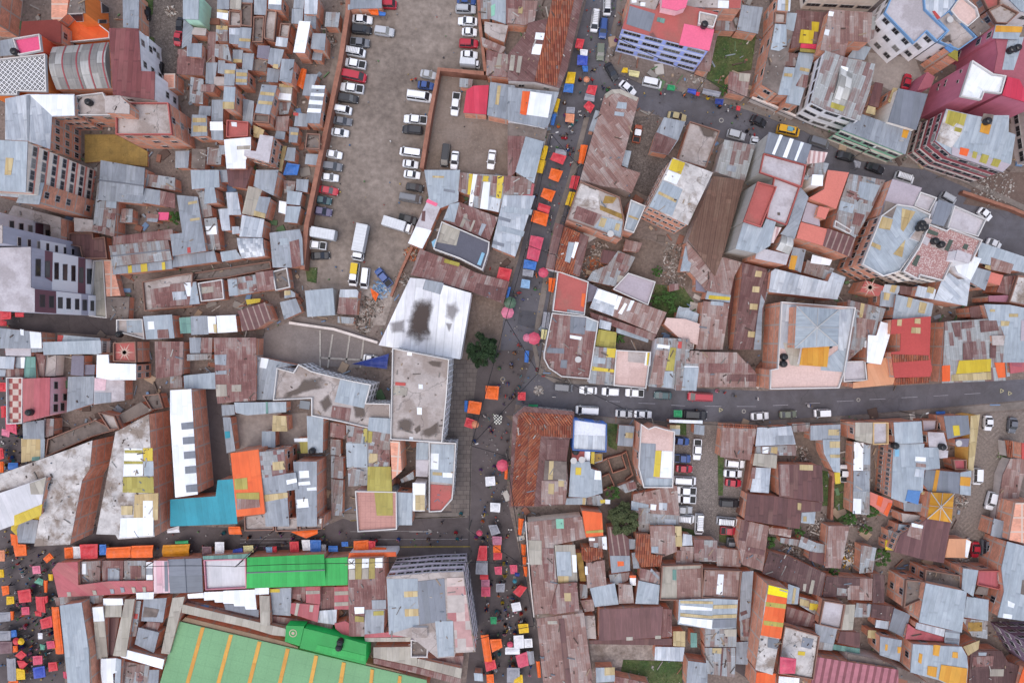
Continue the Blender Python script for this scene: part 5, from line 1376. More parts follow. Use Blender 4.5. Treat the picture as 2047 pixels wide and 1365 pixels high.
r|385,560 550,575 520,755 370,720|3.5|b|+e:460,570,548,578,535,640,455,630|
s|765,-60 865,-60 855,90 755,82|8|b|+Y:820,-20,845,-20,840,85,818,85|
c|740,90 830,100 820,185 735,180|7|b|P:b|
d|735,185 880,250 760,735 635,660|7|b|W:2,2 +b:740,188,828,195,828,365,770,400,705,388|brick house with cluttered roof and tall bare side wall by the overgrown plot
b|830,100 910,105 885,245 820,235|6|b||
b|790,520 895,530 850,745 760,740|6.6|b|+Y:812,572,875,577,872,602,808,595|
x|830,410 920,420 900,520 800,515|5|b||
rd|905,80 1120,100 1165,80 1090,250 1060,340 860,380 870,250|5|b|+ylw:1025,170,1085,175,1075,250,1025,245 +ylw:940,232,1045,240,1030,345,925,335 +rdc:940,342,1065,347,1055,385,935,375 +Y2:935,378,1055,390,1050,415,932,405|dark rust roof with bright yellow and red sheets
b|925,410 1050,420 930,825 820,800 890,555|5.6|b|+Y:935,525,1010,540,1005,565,930,550 +r:950,580,1000,590,985,690,900,670|
pr|1165,75 1365,90 1500,100 1480,330 1310,320 1280,440 1090,390|8|b|N +w:1160,90,1200,95,1190,130,1150,125 +w:1130,230,1165,235,1155,280,1120,270|
gr|1130,395 1340,465 1520,500 1480,700 1400,945 1265,900 1140,860 1020,800|8.8|w|RB:3,4 +wv:1245,520,1340,580,1285,830,1180,795 +olv:1180,797,1285,832,1265,870,1170,838 +w:1255,515,1310,530,1300,575,1250,560|white office block with rust striped roof and pale vaulted skylight
C|610,945 130 25|car|black
C|435,1055 145 15|suv|silver
C|577,1097 70 280|car|white
C|840,1022 180 12|van|yellow
C|1080,1115 160 18|van|grey
C|1290,1220 145 15|car|black
S|60,690 125,700 120,740 55,720|roy|
S|125,718 155,722 145,750 120,745|red|
S|275,770 340,775 330,820 270,810|nav|
S|440,825 470,830 465,865 435,860|red|
S|180,690 320,720 300,760 170,730|gry|
H|435,915 black
H|525,1020 black
H|220,760 navy
H|370,865 white
H|575,1055 red
H|560,970 black
H|30,745 orange
H|310,830 orange
H|395,830 teal
R|130,605 45|w
c|75,945 310,1020 200,1310 -20,1250|3.5|b|P:b *soot3:140,980,280,1020,260,1080,180,1060|
gr|345,1090 585,1135 500,1420 270,1340|4|p|+g:365,1285,440,1300,430,1345,355,1330|
A|350,700 45
gp|690,1030 1025,1130 975,1280 655,1190|9.6|gp|N +w:775,1050,800,1057,735,1208,715,1200 +w:855,1078,885,1087,830,1233,798,1225 +w:940,1107,965,1114,905,1258,888,1250|grey roof with three white stripes above the street
cw|652,1195 985,1285 950,1460 620,1345|9.4|gp|P:red N|
stp|990,1170 1150,1190 1120,1265 985,1280|8|w|N|
x|1030,1255 1160,1275 1110,1420 960,1400|8|b||
@1360,340
br|255,45 500,80 340,640 270,830 60,540|4.6|p|N|long brown ribbed hall roof beside the grey block's side wall
cw|735,50 935,130 830,430 670,375|9|gp|P:red N *soot3:755,330,780,330,780,355,755,355|pale roof terrace with red rim and small dark patch
t2|605,90 755,130 630,445 495,400|10|gp|P:red N|bright red walled terrace atop the grey block
b|495,400 640,450 670,380 745,405 700,590 600,650 430,615|9|gp|N|
g|935,130 1000,210 890,540 780,500 840,420|8|b||
stp|740,440 790,450 725,570 700,560|8.5|w|N|
wv|790,510 880,530 850,660 745,620|8|b||
cw|600,600 850,660 825,740 585,690|8|b|N|
t3|1150,0 1315,20 1215,305 1000,220 1120,150|8|b|N|salmon roof terrace widening towards the street beside the grey block
w|1030,35 1115,40 1110,125 1020,120|10|cr||
li|990,250 1075,280 1090,440 945,400|7|b|N|
t3|1082,280 1165,300 1130,385 1060,360|8.3|b|N|
t3|940,405 1145,460 1110,590 905,530|7.5|b|N|
mb|1150,455 1365,530 1330,680 1110,590|7.6|b|N|
x|1320,30 1600,80 1480,330 1365,530 1200,430 1240,260|7.4|b|N +r:1300,150,1420,190,1390,240,1290,200 +b:1250,240,1360,270,1345,340,1235,310 +b:1400,90,1560,120,1500,250,1380,210 +r:1360,330,1440,350,1400,440,1340,420|
c|1210,390 1340,470 1320,500 1200,440|7.8|b|P:w|
pr|45,550 290,830 200,940 70,790|3.6|b||
b|40,590 110,640 70,790 0,790|3.5|b||
pr|270,690 340,680 480,720 420,830 390,975 200,940|4|b||
b|210,940 395,975 385,1035 195,1005|4|b|+ylw:225,975,390,990,385,1015,220,1005|
pr|180,1020 385,1040 330,1400 120,1400|4|b|+b:240,1020,340,1030,335,1060,235,1050|
sl|120,840 215,850 200,955 120,940|3|b||
b|-10,1060 145,1120 130,1200 -10,1150|3|b||
cw|-10,1180 130,1240 100,1400 -10,1385|3|w|P:w +d:50,1250,75,1260,65,1290,42,1282 +d:85,1262,108,1272,98,1300,75,1292|
rd|480,720 670,770 690,830 640,1160 590,1400 410,1400 480,830|4|b|+tan:590,785,640,790,630,835,580,830 +tan:565,905,620,910,615,955,560,950 +tan:545,1040,605,1045,600,1090,540,1085 +tan:530,1255,585,1260,580,1305,525,1300|long deep rust roof with four beige sheets
g|700,770 690,930 640,1080 630,1400 572,1400 600,1160 650,840|4.1|b||
s|740,770 1150,870 1185,795 1290,835 1225,1010 690,950 710,790|6|b|N|long white-grey ribbed roof with a stepped end
x|990,700 1200,770 1150,860 960,800|4|b|+w:1030,660,1185,700,1165,745,1015,725|
g|880,600 980,620 940,800 840,750|5|b|+amb:865,665,915,670,890,780,845,770|
tp|790,1025 1370,1070 1280,1580 1240,1700 700,1710 705,1555 760,1545|9|b|P:w N K:820,1456 K:815,1511 K:1170,1365 +s:795,1040,905,1050,890,1400,775,1390 +s:1240,1085,1365,1075,1290,1575,1230,1400 +b:1100,1500,1230,1400,1285,1410,1278,1575,1095,1560 +e:800,1345,940,1355,925,1530,860,1520|pink terraced house with pyramid skylight and black tanks
H+|905,1060 1240,1085 1230,1370 890,1390|12|b|pyramid shaped glassy metal roof over the pink terraces
amb|960,1345 1165,1355 1145,1535 930,1520|10|w|N|bright amber translucent ribbed shelter beside the pyramid roof
W|395,1400 470,840|1.2|.3|b|low brick wall along a narrow red patio
@1360,680
pr|150,90 440,95 600,270 590,365 130,365|4.6|cr|W:1,8 +rd:370,265,600,265,595,320,360,320 +r:150,180,530,180,590,255,150,255|patchy rust roof along the asphalt street beside the pink terrace
x|-30,75 150,85 125,395 -40,390|4.6|w|+pr:45,80,150,85,145,185,45,180 +w:30,200,147,203,147,212,30,210 +b:32,212,145,214,125,393,10,390|
C|150,440 190 183|van|red
C|115,580 185 3|suv|black
C|620,590 140 357|car|white
C|840,577 135 357|car|olive
C|1100,567 115 177|van|white
C|5,785 130 5|car|blue
C|130,850 165 93|pickup|white
C|15,920 130 3|pickup|blue
C|30,1000 130 3|car|red
C|35,1092 175 3|van|white
C|40,1170 165 183|pickup|white
C|40,1236 160 183|pickup|white
C|25,1320 140 3|car|silver
C|425,960 150 5|suv|white
C|410,1037 145 3|car|white
C|413,1110 125 5|car|red
C|380,1267 155 3|suv|black
C|1270,1035 135 272|pickup|white
C|1350,850 120 120|car|silver
g|110,655 190,665 185,740 105,730|3|b||
pr|330,650 600,665 545,935 310,910|4|b|+k:335,652,605,662,600,690,338,680|
s|600,680 865,665 900,810 585,825|4|b|+g:745,745,880,740,895,805,742,815|
x|590,830 900,815 905,900 580,890|3.5|b|+Y:710,832,760,832,755,885,705,875 +w:640,830,690,830,685,880,640,880|
e|580,880 755,895 750,1000 565,975|4|b|Q|
s|580,990 705,995 690,1190 545,1180|4|b|+r:560,990,590,992,580,1080,548,1075|
g|1015,665 1250,655 1245,775 1015,780|3.6|b|+tan:1155,695,1240,695,1240,740,1155,740|
x|870,650 1010,645 1010,710 880,715|3|b||
b|1110,775 1245,775 1245,1030 1195,1025 1120,880|4|b|+tan:1165,787,1245,787,1245,838,1165,838 +tan:1165,890,1245,890,1245,915,1170,915|
ylw|1200,1030 1245,1030 1250,1115 1210,1120|3|b||
m|765,965 1105,975 1115,1260 940,1240 770,1215|4.6|b|+r:772,967,850,967,850,1213,782,1210 +tan:930,968,1035,972,1035,1015,930,1010|
m|525,1195 770,1218 940,1243 1110,1265 1095,1330 940,1340 930,1470 500,1400|4.5|b|+tan:915,1265,945,1270,940,1325,915,1320|broad maroon sheet roof behind the cobbled car yard
W|1150,960 1195,1030 1180,1400|1.6|.5|b|brick garden wall between two strips of lawn
W|560,920 520,1180 470,1360|2.2|.6|b|brick wall behind the cobbled car yard's right row
R|940,900 80
H|345,408 red
H|290,395 black
H|420,432 black
H|120,540 black
H|600,455 white
H|1010,510 blue
@1360,1015
C|30,80 160 5|van|white
C|145,125 165 93|van|white
C|365,103 165 5|van|white
C|372,175 125 3|pickup|red
C|392,272 90 95|pickup|grey
pr|480,90 690,140 660,380 640,490 480,440 450,260|4|b|+m:480,95,540,105,510,260,455,250 +m:520,300,660,330,650,370,515,340|
pr|0,300 105,300 100,440 0,440|3|b||
r|105,245 290,250 285,420 110,415|3.2|b|+gr:185,250,290,252,285,418,185,415|
pr|285,310 480,330 470,460 285,450|3|b||
s|20,200 90,210 95,290 15,295|3|b||
pr|190,480 480,490 460,715 165,700|4.5|b|P:b +w:295,515,340,518,328,675,280,670|
b|-10,715 255,705 450,715 435,935 245,945 -20,905|4.6|b|+w:0,757,250,777,248,800,0,790 +tan:0,722,255,728,255,748,0,742 +tan:0,818,250,842,248,862,0,842 +tan:257,757,445,752,443,780,257,785 +tan:250,835,440,827,438,855,250,860 +w:0,848,250,872,246,943,-10,895 +gp:260,870,438,862,435,930,250,935|light blue roof with white and tan bands behind the maroon hall
x|190,940 440,940 435,1082 190,1080|4|b|+e:340,945,440,945,435,1000,345,1000|
x|190,1088 430,1088 425,1320 210,1290|4|b|+tan:250,1090,325,1092,320,1135,250,1130 +m:322,1090,338,1090,320,1310,310,1310|
g|60,1190 215,1210 210,1400 45,1400|4|b||
gt|80,970 130,975 130,1085 80,1085|3|b||
g|485,495 570,490 545,850 460,880 470,620|3|b|+m:465,815,515,795,525,820,475,842|
x|465,875 540,855 530,1040 470,1030|2.6|b|+r:488,860,538,858,535,1000,490,1000|
g|435,1045 530,1040 525,1220 430,1215|3|b||
c2|680,595 845,635 720,1300 585,1260|8|b|N +yb:690,600,840,640,833,700,680,670 +org:680,672,833,702,785,1020,625,990 +olv:665,730,825,750,822,785,665,765 +olv:650,875,805,895,800,930,650,910 +gp:685,1012,770,1025,755,1100,680,1085|tall narrow brick house with orange and yellow roof
org|595,1280 745,1290 735,1420 580,1420|6|b|N|
md|690,340 880,390 1135,510 1100,690 920,640 850,590 640,510|4|b|+e:960,590,985,592,975,650,955,645 +e:1025,560,1050,565,1030,670,1000,665|dark maroon roof strewn with pale debris
md|1140,530 1400,550 1400,700 1110,690|4|b|+gr:1225,620,1365,640,1365,685,1220,680|
b|842,592 930,622 915,750 830,745|5|b|+tan:885,620,905,625,888,745,868,745|
x|930,690 1085,730 1050,830 930,760|3.4|b|+ylw:1010,740,1080,750,1060,800,1005,790 +tan:935,705,1005,725,1000,770,930,755|
r|830,765 1060,835 1040,930 820,900|3|b||
c2|815,920 1090,1000 1040,1340 760,1290 790,1060|6|b|P:b N +gp:955,1005,1040,1020,1020,1100,940,1080 +ylw:920,1115,975,1120,970,1150,915,1145|
S^|780,1160 905,1175 895,1290 775,1290|pkr|salmon pink tarp tent on a concrete roof terrace|6.1
cw|1120,720 1290,750 1255,950 1085,910|6|b|P:b N +e:1292,752,1365,752,1345,950,1257,950|
g|1050,900 1225,940 1185,1110 1060,1100|3.6|b|+x:1070,1040,1190,1060,1180,1110,1065,1100|
m|1250,960 1400,970 1400,1090 1225,1050|4|b||
gt|1190,1060 1400,1095 1400,1135 1175,1100|3|b||
pkb|1065,1160 1700,1260 1700,1420 1010,1420|5|b|N|broad roof striped in faded red and pink at the lower edge
w|770,1310 930,1325 920,1420 760,1420|5|b||
pr|1155,140 1320,140 1250,470 1130,465|4|b||
x|1050,270 1155,290 1140,350 1025,345|3|b||
m|1010,340 1140,355 1125,450 1000,405|3.2|b||
x|945,220 1060,270 1030,345 920,300|3|b||
b|945,35 1055,30 1045,125 940,115|3.4|b|+tan:960,65,985,65,985,105,958,105|
x|780,230 950,250 930,300 780,270|2.8|b||
pr|690,150 870,170 860,230 690,200|3|b||
R|1310,400 80|y
R|880,330 90
R|1080,170 90
A|700,270 50
A|930,190 40
A|1210,500 50
@1697,0
cw|280,100 350,-60 590,-60 600,70 775,240 690,325 608,245 510,340|10|w|P:sky W:3,3|white walled block trimmed in sky blue with speckled grey roof
s|590,-60 700,-60 830,10 780,80 690,160 600,70|9.4|w|+red:650,90,670,85,715,140,690,155|
c|790,80 1000,290 860,390 700,325 775,240 690,150|8.5|w|P:sky D:757,178 *soot3:720,300,790,270,800,320,730,340|
tp|880,-40 1000,60 1020,130 930,210 850,150 795,80|8.7|sky|P:w|
d|1010,130 1110,215 1010,290 935,215|8.6|sky|N|
olv|850,370 850,480 770,430|8|b|N|
blu|790,340 832,380 800,420 745,375|8|b|N|
b|1145,195 1360,205 1320,310 1120,300|12|mrn|+amb:1148,200,1355,210,1345,255,1140,250|dusty pink tower with amber and blue-grey roof strips
w|965,470 1130,575 1230,590 1190,730 1060,715 1035,780 875,750|13|mrn|N P:w q:870,550,885,545,880,570,868,572 q:845,630,860,625,855,648,842,650 q:755,630,768,622,762,645,750,648 q:745,660,758,652,752,675,740,678 q:700,660,712,655,708,675,696,678 q:690,690,702,684,698,706,686,708|tall dusty pink tower with white roof
mrw|1145,305 1240,300 1400,290 1500,800 1190,740 1230,590 1130,570 1160,420|11.5|mrn|N +b:1245,290,1365,290,1330,410,1285,548,1195,545 K:1332,365 K:1285,380|dusty pink block with grey roof sheets at the photo's right edge
rdc|1240,600 1330,620 1365,690 1500,750 1480,830 1365,795 1195,745|12.6|mrn|N|roof of bright crimson sheet beside the white-roofed pink tower
c|1090,80 1200,30 1330,100 1240,185 1150,180|7|b|P:b|
t2|1020,-60 1180,-60 1180,40 1085,75|6|b|P:b|
b|1200,-60 1500,-60 1500,120 1340,90 1250,0|7|w||
c|-420,-300 170,-300 140,100 -380,75|14|cr|g RB:4,4|
gr|-20,115 215,130 195,300 110,330 -20,310|6|b||
b|60,350 175,370 120,470 -10,450|4|b||
c|-10,455 105,470 100,530 20,520|4|w||
m|205,640 270,655 230,840 150,820|4|b||
tan|150,825 210,840 205,900 130,880|4.2|b||
Y|345,685 380,690 345,830 305,790|5|b||
C|450,637 125 285|car|red
gp|385,690 615,735 525,1015 305,950|7.2|cr|N|flat slate grey roof below the dark red parked car
g|100,890 490,1030 440,1205 -60,1010|6.6|gn|N +amb:425,1010,470,1020,450,1080,410,1070 RB:2,5|house with plain grey roof and green street front
mrw|610,560 670,600 640,680 530,710|5|mrn|N|
b|760,850 925,890 1050,915 1130,900 1250,900 1245,1030 1300,1050 1265,1280 1200,1345 800,1210 675,1100|10|rw|N RB:4,5 +c2:762,855,922,893,880,1040,800,1155,680,1098 +olv:775,860,920,895,895,985,840,960,815,990,750,960 +olv:830,990,885,1005,872,1035,820,1022 +amb:1035,960,1112,975,1090,1050,1020,1030 +d:1050,885,1130,895,1115,972,1030,945 K:1100,938 +li:805,1145,1262,1283,1200,1342,802,1208 +org:870,1150,940,1165,920,1220,860,1205 +olv:970,1180,1005,1190,990,1240,958,1228 +olv:1040,1200,1095,1215,1070,1280,1015,1262 +olv:1130,1235,1190,1250,1160,1305,1105,1290|red and white banded office block with grey roof and yellow-green sheets
c|1245,900 1600,850 1600,1300 1300,1290|13|p|g RB:4,4|
C|205,1312 145 20|car|black
S|40,1250 95,1265 85,1310 50,1305|gry|
@1697,340
li|340,70 570,140 500,290 380,265 240,355|9.6|b|N|
b|255,355 380,265 510,285 640,345 580,540 400,790 270,830 105,735|11|b|P:w W:3,6 +Y:415,300,520,325,425,480,405,460 +Y:258,362,345,385,320,468,232,453 +Y:440,545,415,680,345,655 +Y:180,560,250,590,245,625,175,590 +d:285,240,378,268,340,375,262,350|brick block with white rimmed light blue roof and yellow panes
pp|630,420 765,470 790,450 1045,545 960,720 820,700 740,865 560,820 545,855 425,790 550,600|12|cr|P:w W:4,6 +dgr:530,660,560,670,525,755,490,735 +dgr:785,540,815,550,775,635,745,620 +dgr:905,573,935,585,918,625,885,605 +dgr:615,455,700,490,690,515,605,490 +cw:575,500,640,540,610,590,565,565 +c:650,520,760,560,740,630,640,590 K:688,550 K:735,577|terrace with pink and white patterned paving and two black tanks
cw|845,620 960,660 935,730 825,700|14|w|N|
gp|700,230 825,270 740,440 640,415|11|w|N|
cw|825,275 1075,385 1010,520 770,450|11.5|w|P:w N|
cw|560,170 690,215 630,330 510,280|10|w|P:w N|
c|600,370 650,390 560,560 480,530|11.2|w|N K:585,415 K:605,442 K:568,445|
w|965,670 1035,690 950,860 850,800 820,740|8|w|N|
s|720,870 780,800 850,850 950,850 920,1060 665,1010|7|b|N|
s|540,900 680,930 665,1010 515,980|7|b|+tan:620,905,670,920,655,965,605,950|
b|1020,560 1500,720 1365,800 1000,720|6|b|+pr:1110,680,1285,735,1260,810,1105,775 +Y:1065,740,1105,745,1105,780,1060,765|
g|1000,760 1110,790 1060,940 940,870|6|b||
t3|1110,795 1205,820 1175,900 1070,870|5.5|b|N|
c2|1320,820 1500,850 1500,1080 1250,1030|6|b|P:b N|
mau|1090,980 1240,975 1250,1030 1090,1025|5|b|N|
r|1205,830 1310,820 1250,975 1150,950|4.5|b||
b|1055,1045 1250,1050 1500,1100 1500,1500 1340,1500 1190,1500|6|b|+tan:1100,1085,1140,1085,1140,1105,1100,1105 +tan:1250,1120,1320,1120,1320,1145,1250,1145 +tan:1185,1175,1255,1178,1245,1215,1185,1215 +li:1345,1170,1450,1170,1440,1330,1340,1330|
rd|940,1070 1060,1050 1075,1160 950,1150|4.5|b||
x|-10,1010 290,1080 215,1290 -10,1490|5|b|+Y:95,1035,125,1045,105,1150,80,1150 +pr:60,1150,210,1170,180,1290,60,1310 +w:125,1330,145,1330,145,1385,122,1385|
w|250,1180 345,1205 250,1515 140,1500 150,1285 215,1290|6|b|N|
b|370,970 660,1040 640,1140 500,1160 340,1160|5.6|b|+tan:465,990,500,1000,480,1075,450,1065 +tan:555,1025,610,1040,590,1120,540,1110|
g|250,940 380,960 350,1070 240,1060|5|b|+Y:275,955,325,960,310,1015,270,1010|
s|280,890 410,905 380,970 260,950|5|b|+Y:335,895,378,900,355,955,318,948|
t2|130,860 280,910 230,985 85,945|5|b|N *:165,915|small red terrace with pale star pattern
rd|400,900 540,920 510,980 395,965|5.2|b||
rdp|335,1165 640,1140 630,1440 650,1550 635,1610 355,1620 330,1420 400,1410 405,1275 325,1280|7|b|N +tan:490,1225,560,1228,558,1275,485,1270 +k:335,1435,618,1445,630,1480,345,1500 +tan:380,1165,415,1163,410,1215,375,1212 +tan:515,1158,560,1155,558,1200,512,1195|house with smooth bright red roof around a small courtyard
gr|750,1180 1160,1155 1215,1300 1200,1500 1225,1640 725,1660 735,1500|6.4|b|N +ylw:860,1485,1110,1472,1105,1570,835,1590 +org:727,1525,790,1520,790,1645,727,1648 +org:1135,1500,1215,1500,1222,1615,1165,1620 +tan:800,1595,1110,1575,1110,1632,800,1645 +rd:800,1190,870,1185,870,1300,830,1300 +rd:880,1185,960,1180,960,1230,880,1240 +rd:1020,1175,1150,1165,1170,1250,1030,1265 +rd:890,1350,970,1340,965,1480,890,1480 +rd:1100,1350,1150,1350,1145,1465,1100,1465|roof with bright yellow band and orange corner sheets
c|1115,1290 1220,1290 1205,1365 1120,1365|6.8|b|N|
C|770,225 130 30|van|silver
C|1060,345 120 40|car|white
C|1130,577 120 25|car|white
C|430,62 150 18|van|white
W|890,170 1280,300 1420,360|1.4|.6|b|long brick wall edging the muddy plot by the street
R|1130,130 160|w
R|1180,880 60
@1697,680
pch|140,185 340,115 360,290 345,345 30,375 35,330 150,310|5|b|N|peach smooth sheet roof left of the bright red roof
cw|-40,165 130,160 145,315 -40,325|5|w|P:w N|
k|345,298 620,287 625,330 345,350|4|b||
rp|1240,55 1400,60 1400,240 1260,260|5|b|+mrw:1280,110,1360,130,1350,210,1270,200|
b|1212,60 1240,60 1255,280 1230,285|4|b||
cw|190,640 310,640 310,810 190,815|6.4|b|P:tan N|
e|50,640 185,640 188,810 50,780|6.2|b||
b|350,640 565,630 580,800 360,808|6.6|b||
b|350,810 590,805 585,835 700,835 710,1000 590,1010 575,1180 440,1270 330,1230 340,1000|6|b|W:2,6 K:375,825 +w:520,905,600,912,600,945,515,940 +pr:525,955,600,965,600,990,525,985 +s:520,1000,590,1010,585,1070,510,1060 +lbl:360,850,395,850,390,905,358,905 +blu:460,1165,560,1175,540,1280,440,1250|brick house with large light blue gabled sheets and a blue corner
li|570,620 700,620 690,700 580,720|4|b|P:b|
cw|615,715 740,720 770,840 710,920 625,830|5.6|b|K:745,835|
gp|740,590 930,585 945,730 770,770|5.6|b|+ylw:810,665,860,662,868,740,820,745|
tan|950,590 1022,577 970,1015 930,1010|4.6|ylt|N|long narrow yellow wall-top roof along the chevron yard
sl|830,770 940,765 930,830 840,830|5|b|D:825,795|
cw|705,860 775,860 770,915 712,920|5.2|b||
rp|815,930 920,930 920,1010 830,1010|4.2|b|P:b|
gp|600,1005 870,1030 860,1195 620,1175 580,1120|5.2|b|+amb:680,1010,710,1012,680,1180,650,1178|
b|870,1030 955,1015 950,1210 865,1200|5|b|+amb:870,1062,952,1068,945,1138,865,1130|
H+|640,1185 820,1195 800,1420 610,1390|6.4|b|bright amber yellow pyramid roof|amb
g|425,1262 620,1275 610,1340 430,1330|4|b|+tan:570,1175,625,1180,620,1205,565,1200|
x|40,790 170,815 160,1360 30,1350|4|b|+w:40,792,115,800,110,1015,35,1015 +b:115,810,168,818,165,970,115,968 +g:40,1020,160,1020,158,1180,36,1180 +w:35,1232,98,1234,94,1353,31,1350|long narrow strip of mixed grey and white sheets beside a lawn
t3|165,1180 345,1250 300,1375 200,1300 165,1280|4|b|+org:230,1210,270,1225,250,1300,215,1280 +org:310,1265,340,1270,300,1370,270,1350|
S|680,555 750,552 750,575 685,578|blu|
C|1085,645 120 92|car|white
C|1275,662 125 95|car|grey
C|995,1060 130 92|van|white
C|1105,1250 145 105|suv|white
k|1220,780 1345,800 1345,920 1235,910|2.4|p||
pr|1260,920 1400,930 1350,1100 1290,1400 1140,1400 1200,1050|2.4|p|+g:1230,1250,1290,1260,1280,1360,1215,1350|
red|1348,800 1400,805 1400,930 1348,925|5|b||
R|1210,900 50|g
R|880,1260 50
@1697,1015
mh|640,55 800,90 740,430 570,400 350,340 400,210 590,100|6|b|W:2,5 +pr:480,130,580,125,560,250,450,215 +w:490,115,580,137,575,160,490,145|house with ridged maroon metal roof below the amber pyramid
b|390,125 480,135 470,195 380,185|4|b||
ylw|285,250 350,255 345,330 285,325|3|b||
c|410,40 560,60 540,110 420,110|4|b|N|
x|310,170 420,190 390,220 370,290 320,240|3.4|b||
pch|780,240 920,240 955,260 925,390 750,385|3.5|b|N +w:915,245,952,262,925,388,905,380|peach awning with white edge beside the red car
C|985,325 125 92|car|red
C|1065,320 150 92|van|grey
g|1130,80 1270,120 1240,250 1105,215|4|b||
bk|1300,-40 1500,-40 1500,300 1250,250|6|b|N|
b|1235,260 1500,330 1500,900 1160,850 1210,650 1190,470|7|b|+w:1240,720,1295,745,1285,780,1240,765 +w:1205,820,1275,830,1270,865,1200,855 +d:1355,560,1420,570,1420,690,1340,670|
d|600,480 900,530 880,640 590,585|6|b|P:b *soot3:650,500,720,490,720,560,640,560|
rp|1010,490 1210,490 1180,640 1000,600|6|b|P:red +d:1010,610,1090,620,1080,680,980,670|
b|890,470 1010,485 970,690 880,630|6.6|b||
b|600,585 920,650 880,970 545,890|8|b|N|big square light blue roof with plain ribs
b|920,690 1090,715 1085,880 895,850|6.6|b||
s|530,892 750,945 740,1003 520,940|6|b||
rp|460,900 520,945 740,1005 740,1040 440,1020|4.6|b|N *soot:480,990,560,975,570,985,490,1002|
b|750,960 865,975 860,1070 745,1050|5|b|+gp:755,1010,860,1020,858,1040,752,1030 +gp:752,945,868,965,866,980,752,965|
gp|355,780 480,830 430,1010 310,950|4|b||
d|450,560 600,575 560,720 430,780|7|b|P:b|
e|480,715 565,720 550,810 470,800|5|b|Q|
pr|-10,545 185,550 180,720 -10,715|4|b||
md|190,520 280,520 275,740 185,740|4|b||
md|180,745 360,770 320,880 170,850|4|b||
x|60,740 180,750 160,850 40,850|3.6|b||
s|215,870 320,885 305,945 205,930|3.4|b||
tan|150,950 215,955 210,1020 145,1010|3|b||
g|245,1000 415,1030 395,1195 240,1145|5|b|+amb:285,1060,305,1065,300,1110,282,1110 +amb:380,1080,410,1085,400,1130,380,1130|
b|500,1060 740,1075 880,1080 920,1150 930,1240 910,1450 700,1340 480,1280|6|b|+amb:660,1065,715,1070,700,1155,655,1145 +amb:550,1130,575,1140,565,1215,540,1200 +amb:810,1120,850,1125,850,1170,805,1165 +amb:615,1230,690,1240,680,1320,610,1300 +amb:720,1220,925,1250,910,1430,700,1335|light blue roof scattered with orange-yellow panes
tan|890,1080 1020,1030 1010,1100 930,1150|4|b||
x|880,860 1080,880 1080,1020 960,1000|3.2|b|+dy:930,890,1040,890,1040,960,930,960|
g|1090,880 1600,880 1600,1300 1365,1250 1200,1080|11|pur|g W:4,6|dark purple glass gridded block at the photo's right edge
md|950,1110 1190,1110 1240,1200 1400,1250 1400,1420 930,1420|4|b|+b:1010,1125,1075,1125,1070,1150,1012,1150 +r:970,1160,1130,1150,1120,1230,960,1240 +e:1100,1255,1210,1255,1205,1310,1100,1310|
org|1365,1240 1450,1200 1450,1420 1310,1400|5|b|N|
x|100,290 215,310 185,500 80,510|3|b||
d|-10,1130 240,1180 480,1280 640,1380 460,1345 -10,1225|4|p|N|
A|265,395 75
A|140,165 45
A|190,20 65
A|10,80 60
R|60,60 100
R|20,330 60
R|900,430 50
H|940,250 black
@1360,0
W|560,760 740,830 900,905|2|.4|p|concrete wall along the pavement below the bare brick house
'''
# ---------------- ground, roads, yards ----------------
def gmat(name, hx, hx2=None, sc_=.12, peb=.3, pebs=2.5, k=.8, wet=0.0, cell=0.0, bumpy=.3):
    s = N(name, .92, .12); p = s.pos(); c = s.mix(s.ramp(s.noise(p, sc_, 6, .65), [(.38, (0, 0, 0)), (.64, (1, 1, 1))]), lin(hx, k), lin(hx2 or hx, k))
    c = s.scale(c, mmul(s, 1 - peb, 1 + peb, p, pebs, 5)); c = s.scale(c, mmul(s, .82, 1.15, p, .45, 6))
    c = s.mix(s.ramp(s.noise(p, 7.0, 1), [(.7, (0, 0, 0)), (.74, (.55,) * 3)]), c, lin('#b5aca6', k))
    if cell:
        vo = s.n('TexVoronoi', feature='DISTANCE_TO_EDGE'); vo.inputs['Scale'].default_value = cell; s.l(p, vo.inputs['Vector'])
        c = s.scale(c, s.math('MULTIPLY_ADD', s.ramp(vo.outputs['Distance'], [(.02, (1, 1, 1)), (.12, (0, 0, 0))]), -.35, 1.0))
        vc = s.n('TexVoronoi'); vc.inputs['Scale'].default_value = cell; s.l(p, vc.inputs['Vector']); c = s.scale(c, s.math('MULTIPLY_ADD', s.n('SeparateColor').outputs[0] if 0 else s.noise(vc.outputs['Position'], 40, 0), .5, .75))
    s.bump(s.noise(p, 4.0, 4), bumpy, .06); return s.base(c)
def asphalt(n, hx='#67656c', dirt='#5b585c'):
    s = N(n, .85, .2); p = s.pos(); c = s.mix(s.ramp(s.noise(p, .09, 5, .7), [(.4, (0, 0, 0)), (.62, (1, 1, 1))]), lin(hx, .75), lin(dirt, .75))
    c = s.scale(c, mmul(s, .8, 1.15, p, .7, 6)); c = s.scale(c, mmul(s, .85, 1.12, p, 6.0, 3))
    vo = s.n('TexVoronoi', feature='DISTANCE_TO_EDGE'); vo.inputs['Scale'].default_value = .11
    nv = s.n('VectorMath', operation='ADD'); s.l(p, nv.inputs[0]); nz = s.n('TexNoise'); nz.inputs['Scale'].default_value = .5; s.l(p, nz.inputs['Vector']); s.l(nz.outputs[1], nv.inputs[1]); s.l(nv.outputs[0], vo.inputs['Vector'])
    c = s.scale(c, s.math('MULTIPLY_ADD', s.math('LESS_THAN', vo.outputs['Distance'], .006), -.15, 1.0)); return s.base(c)
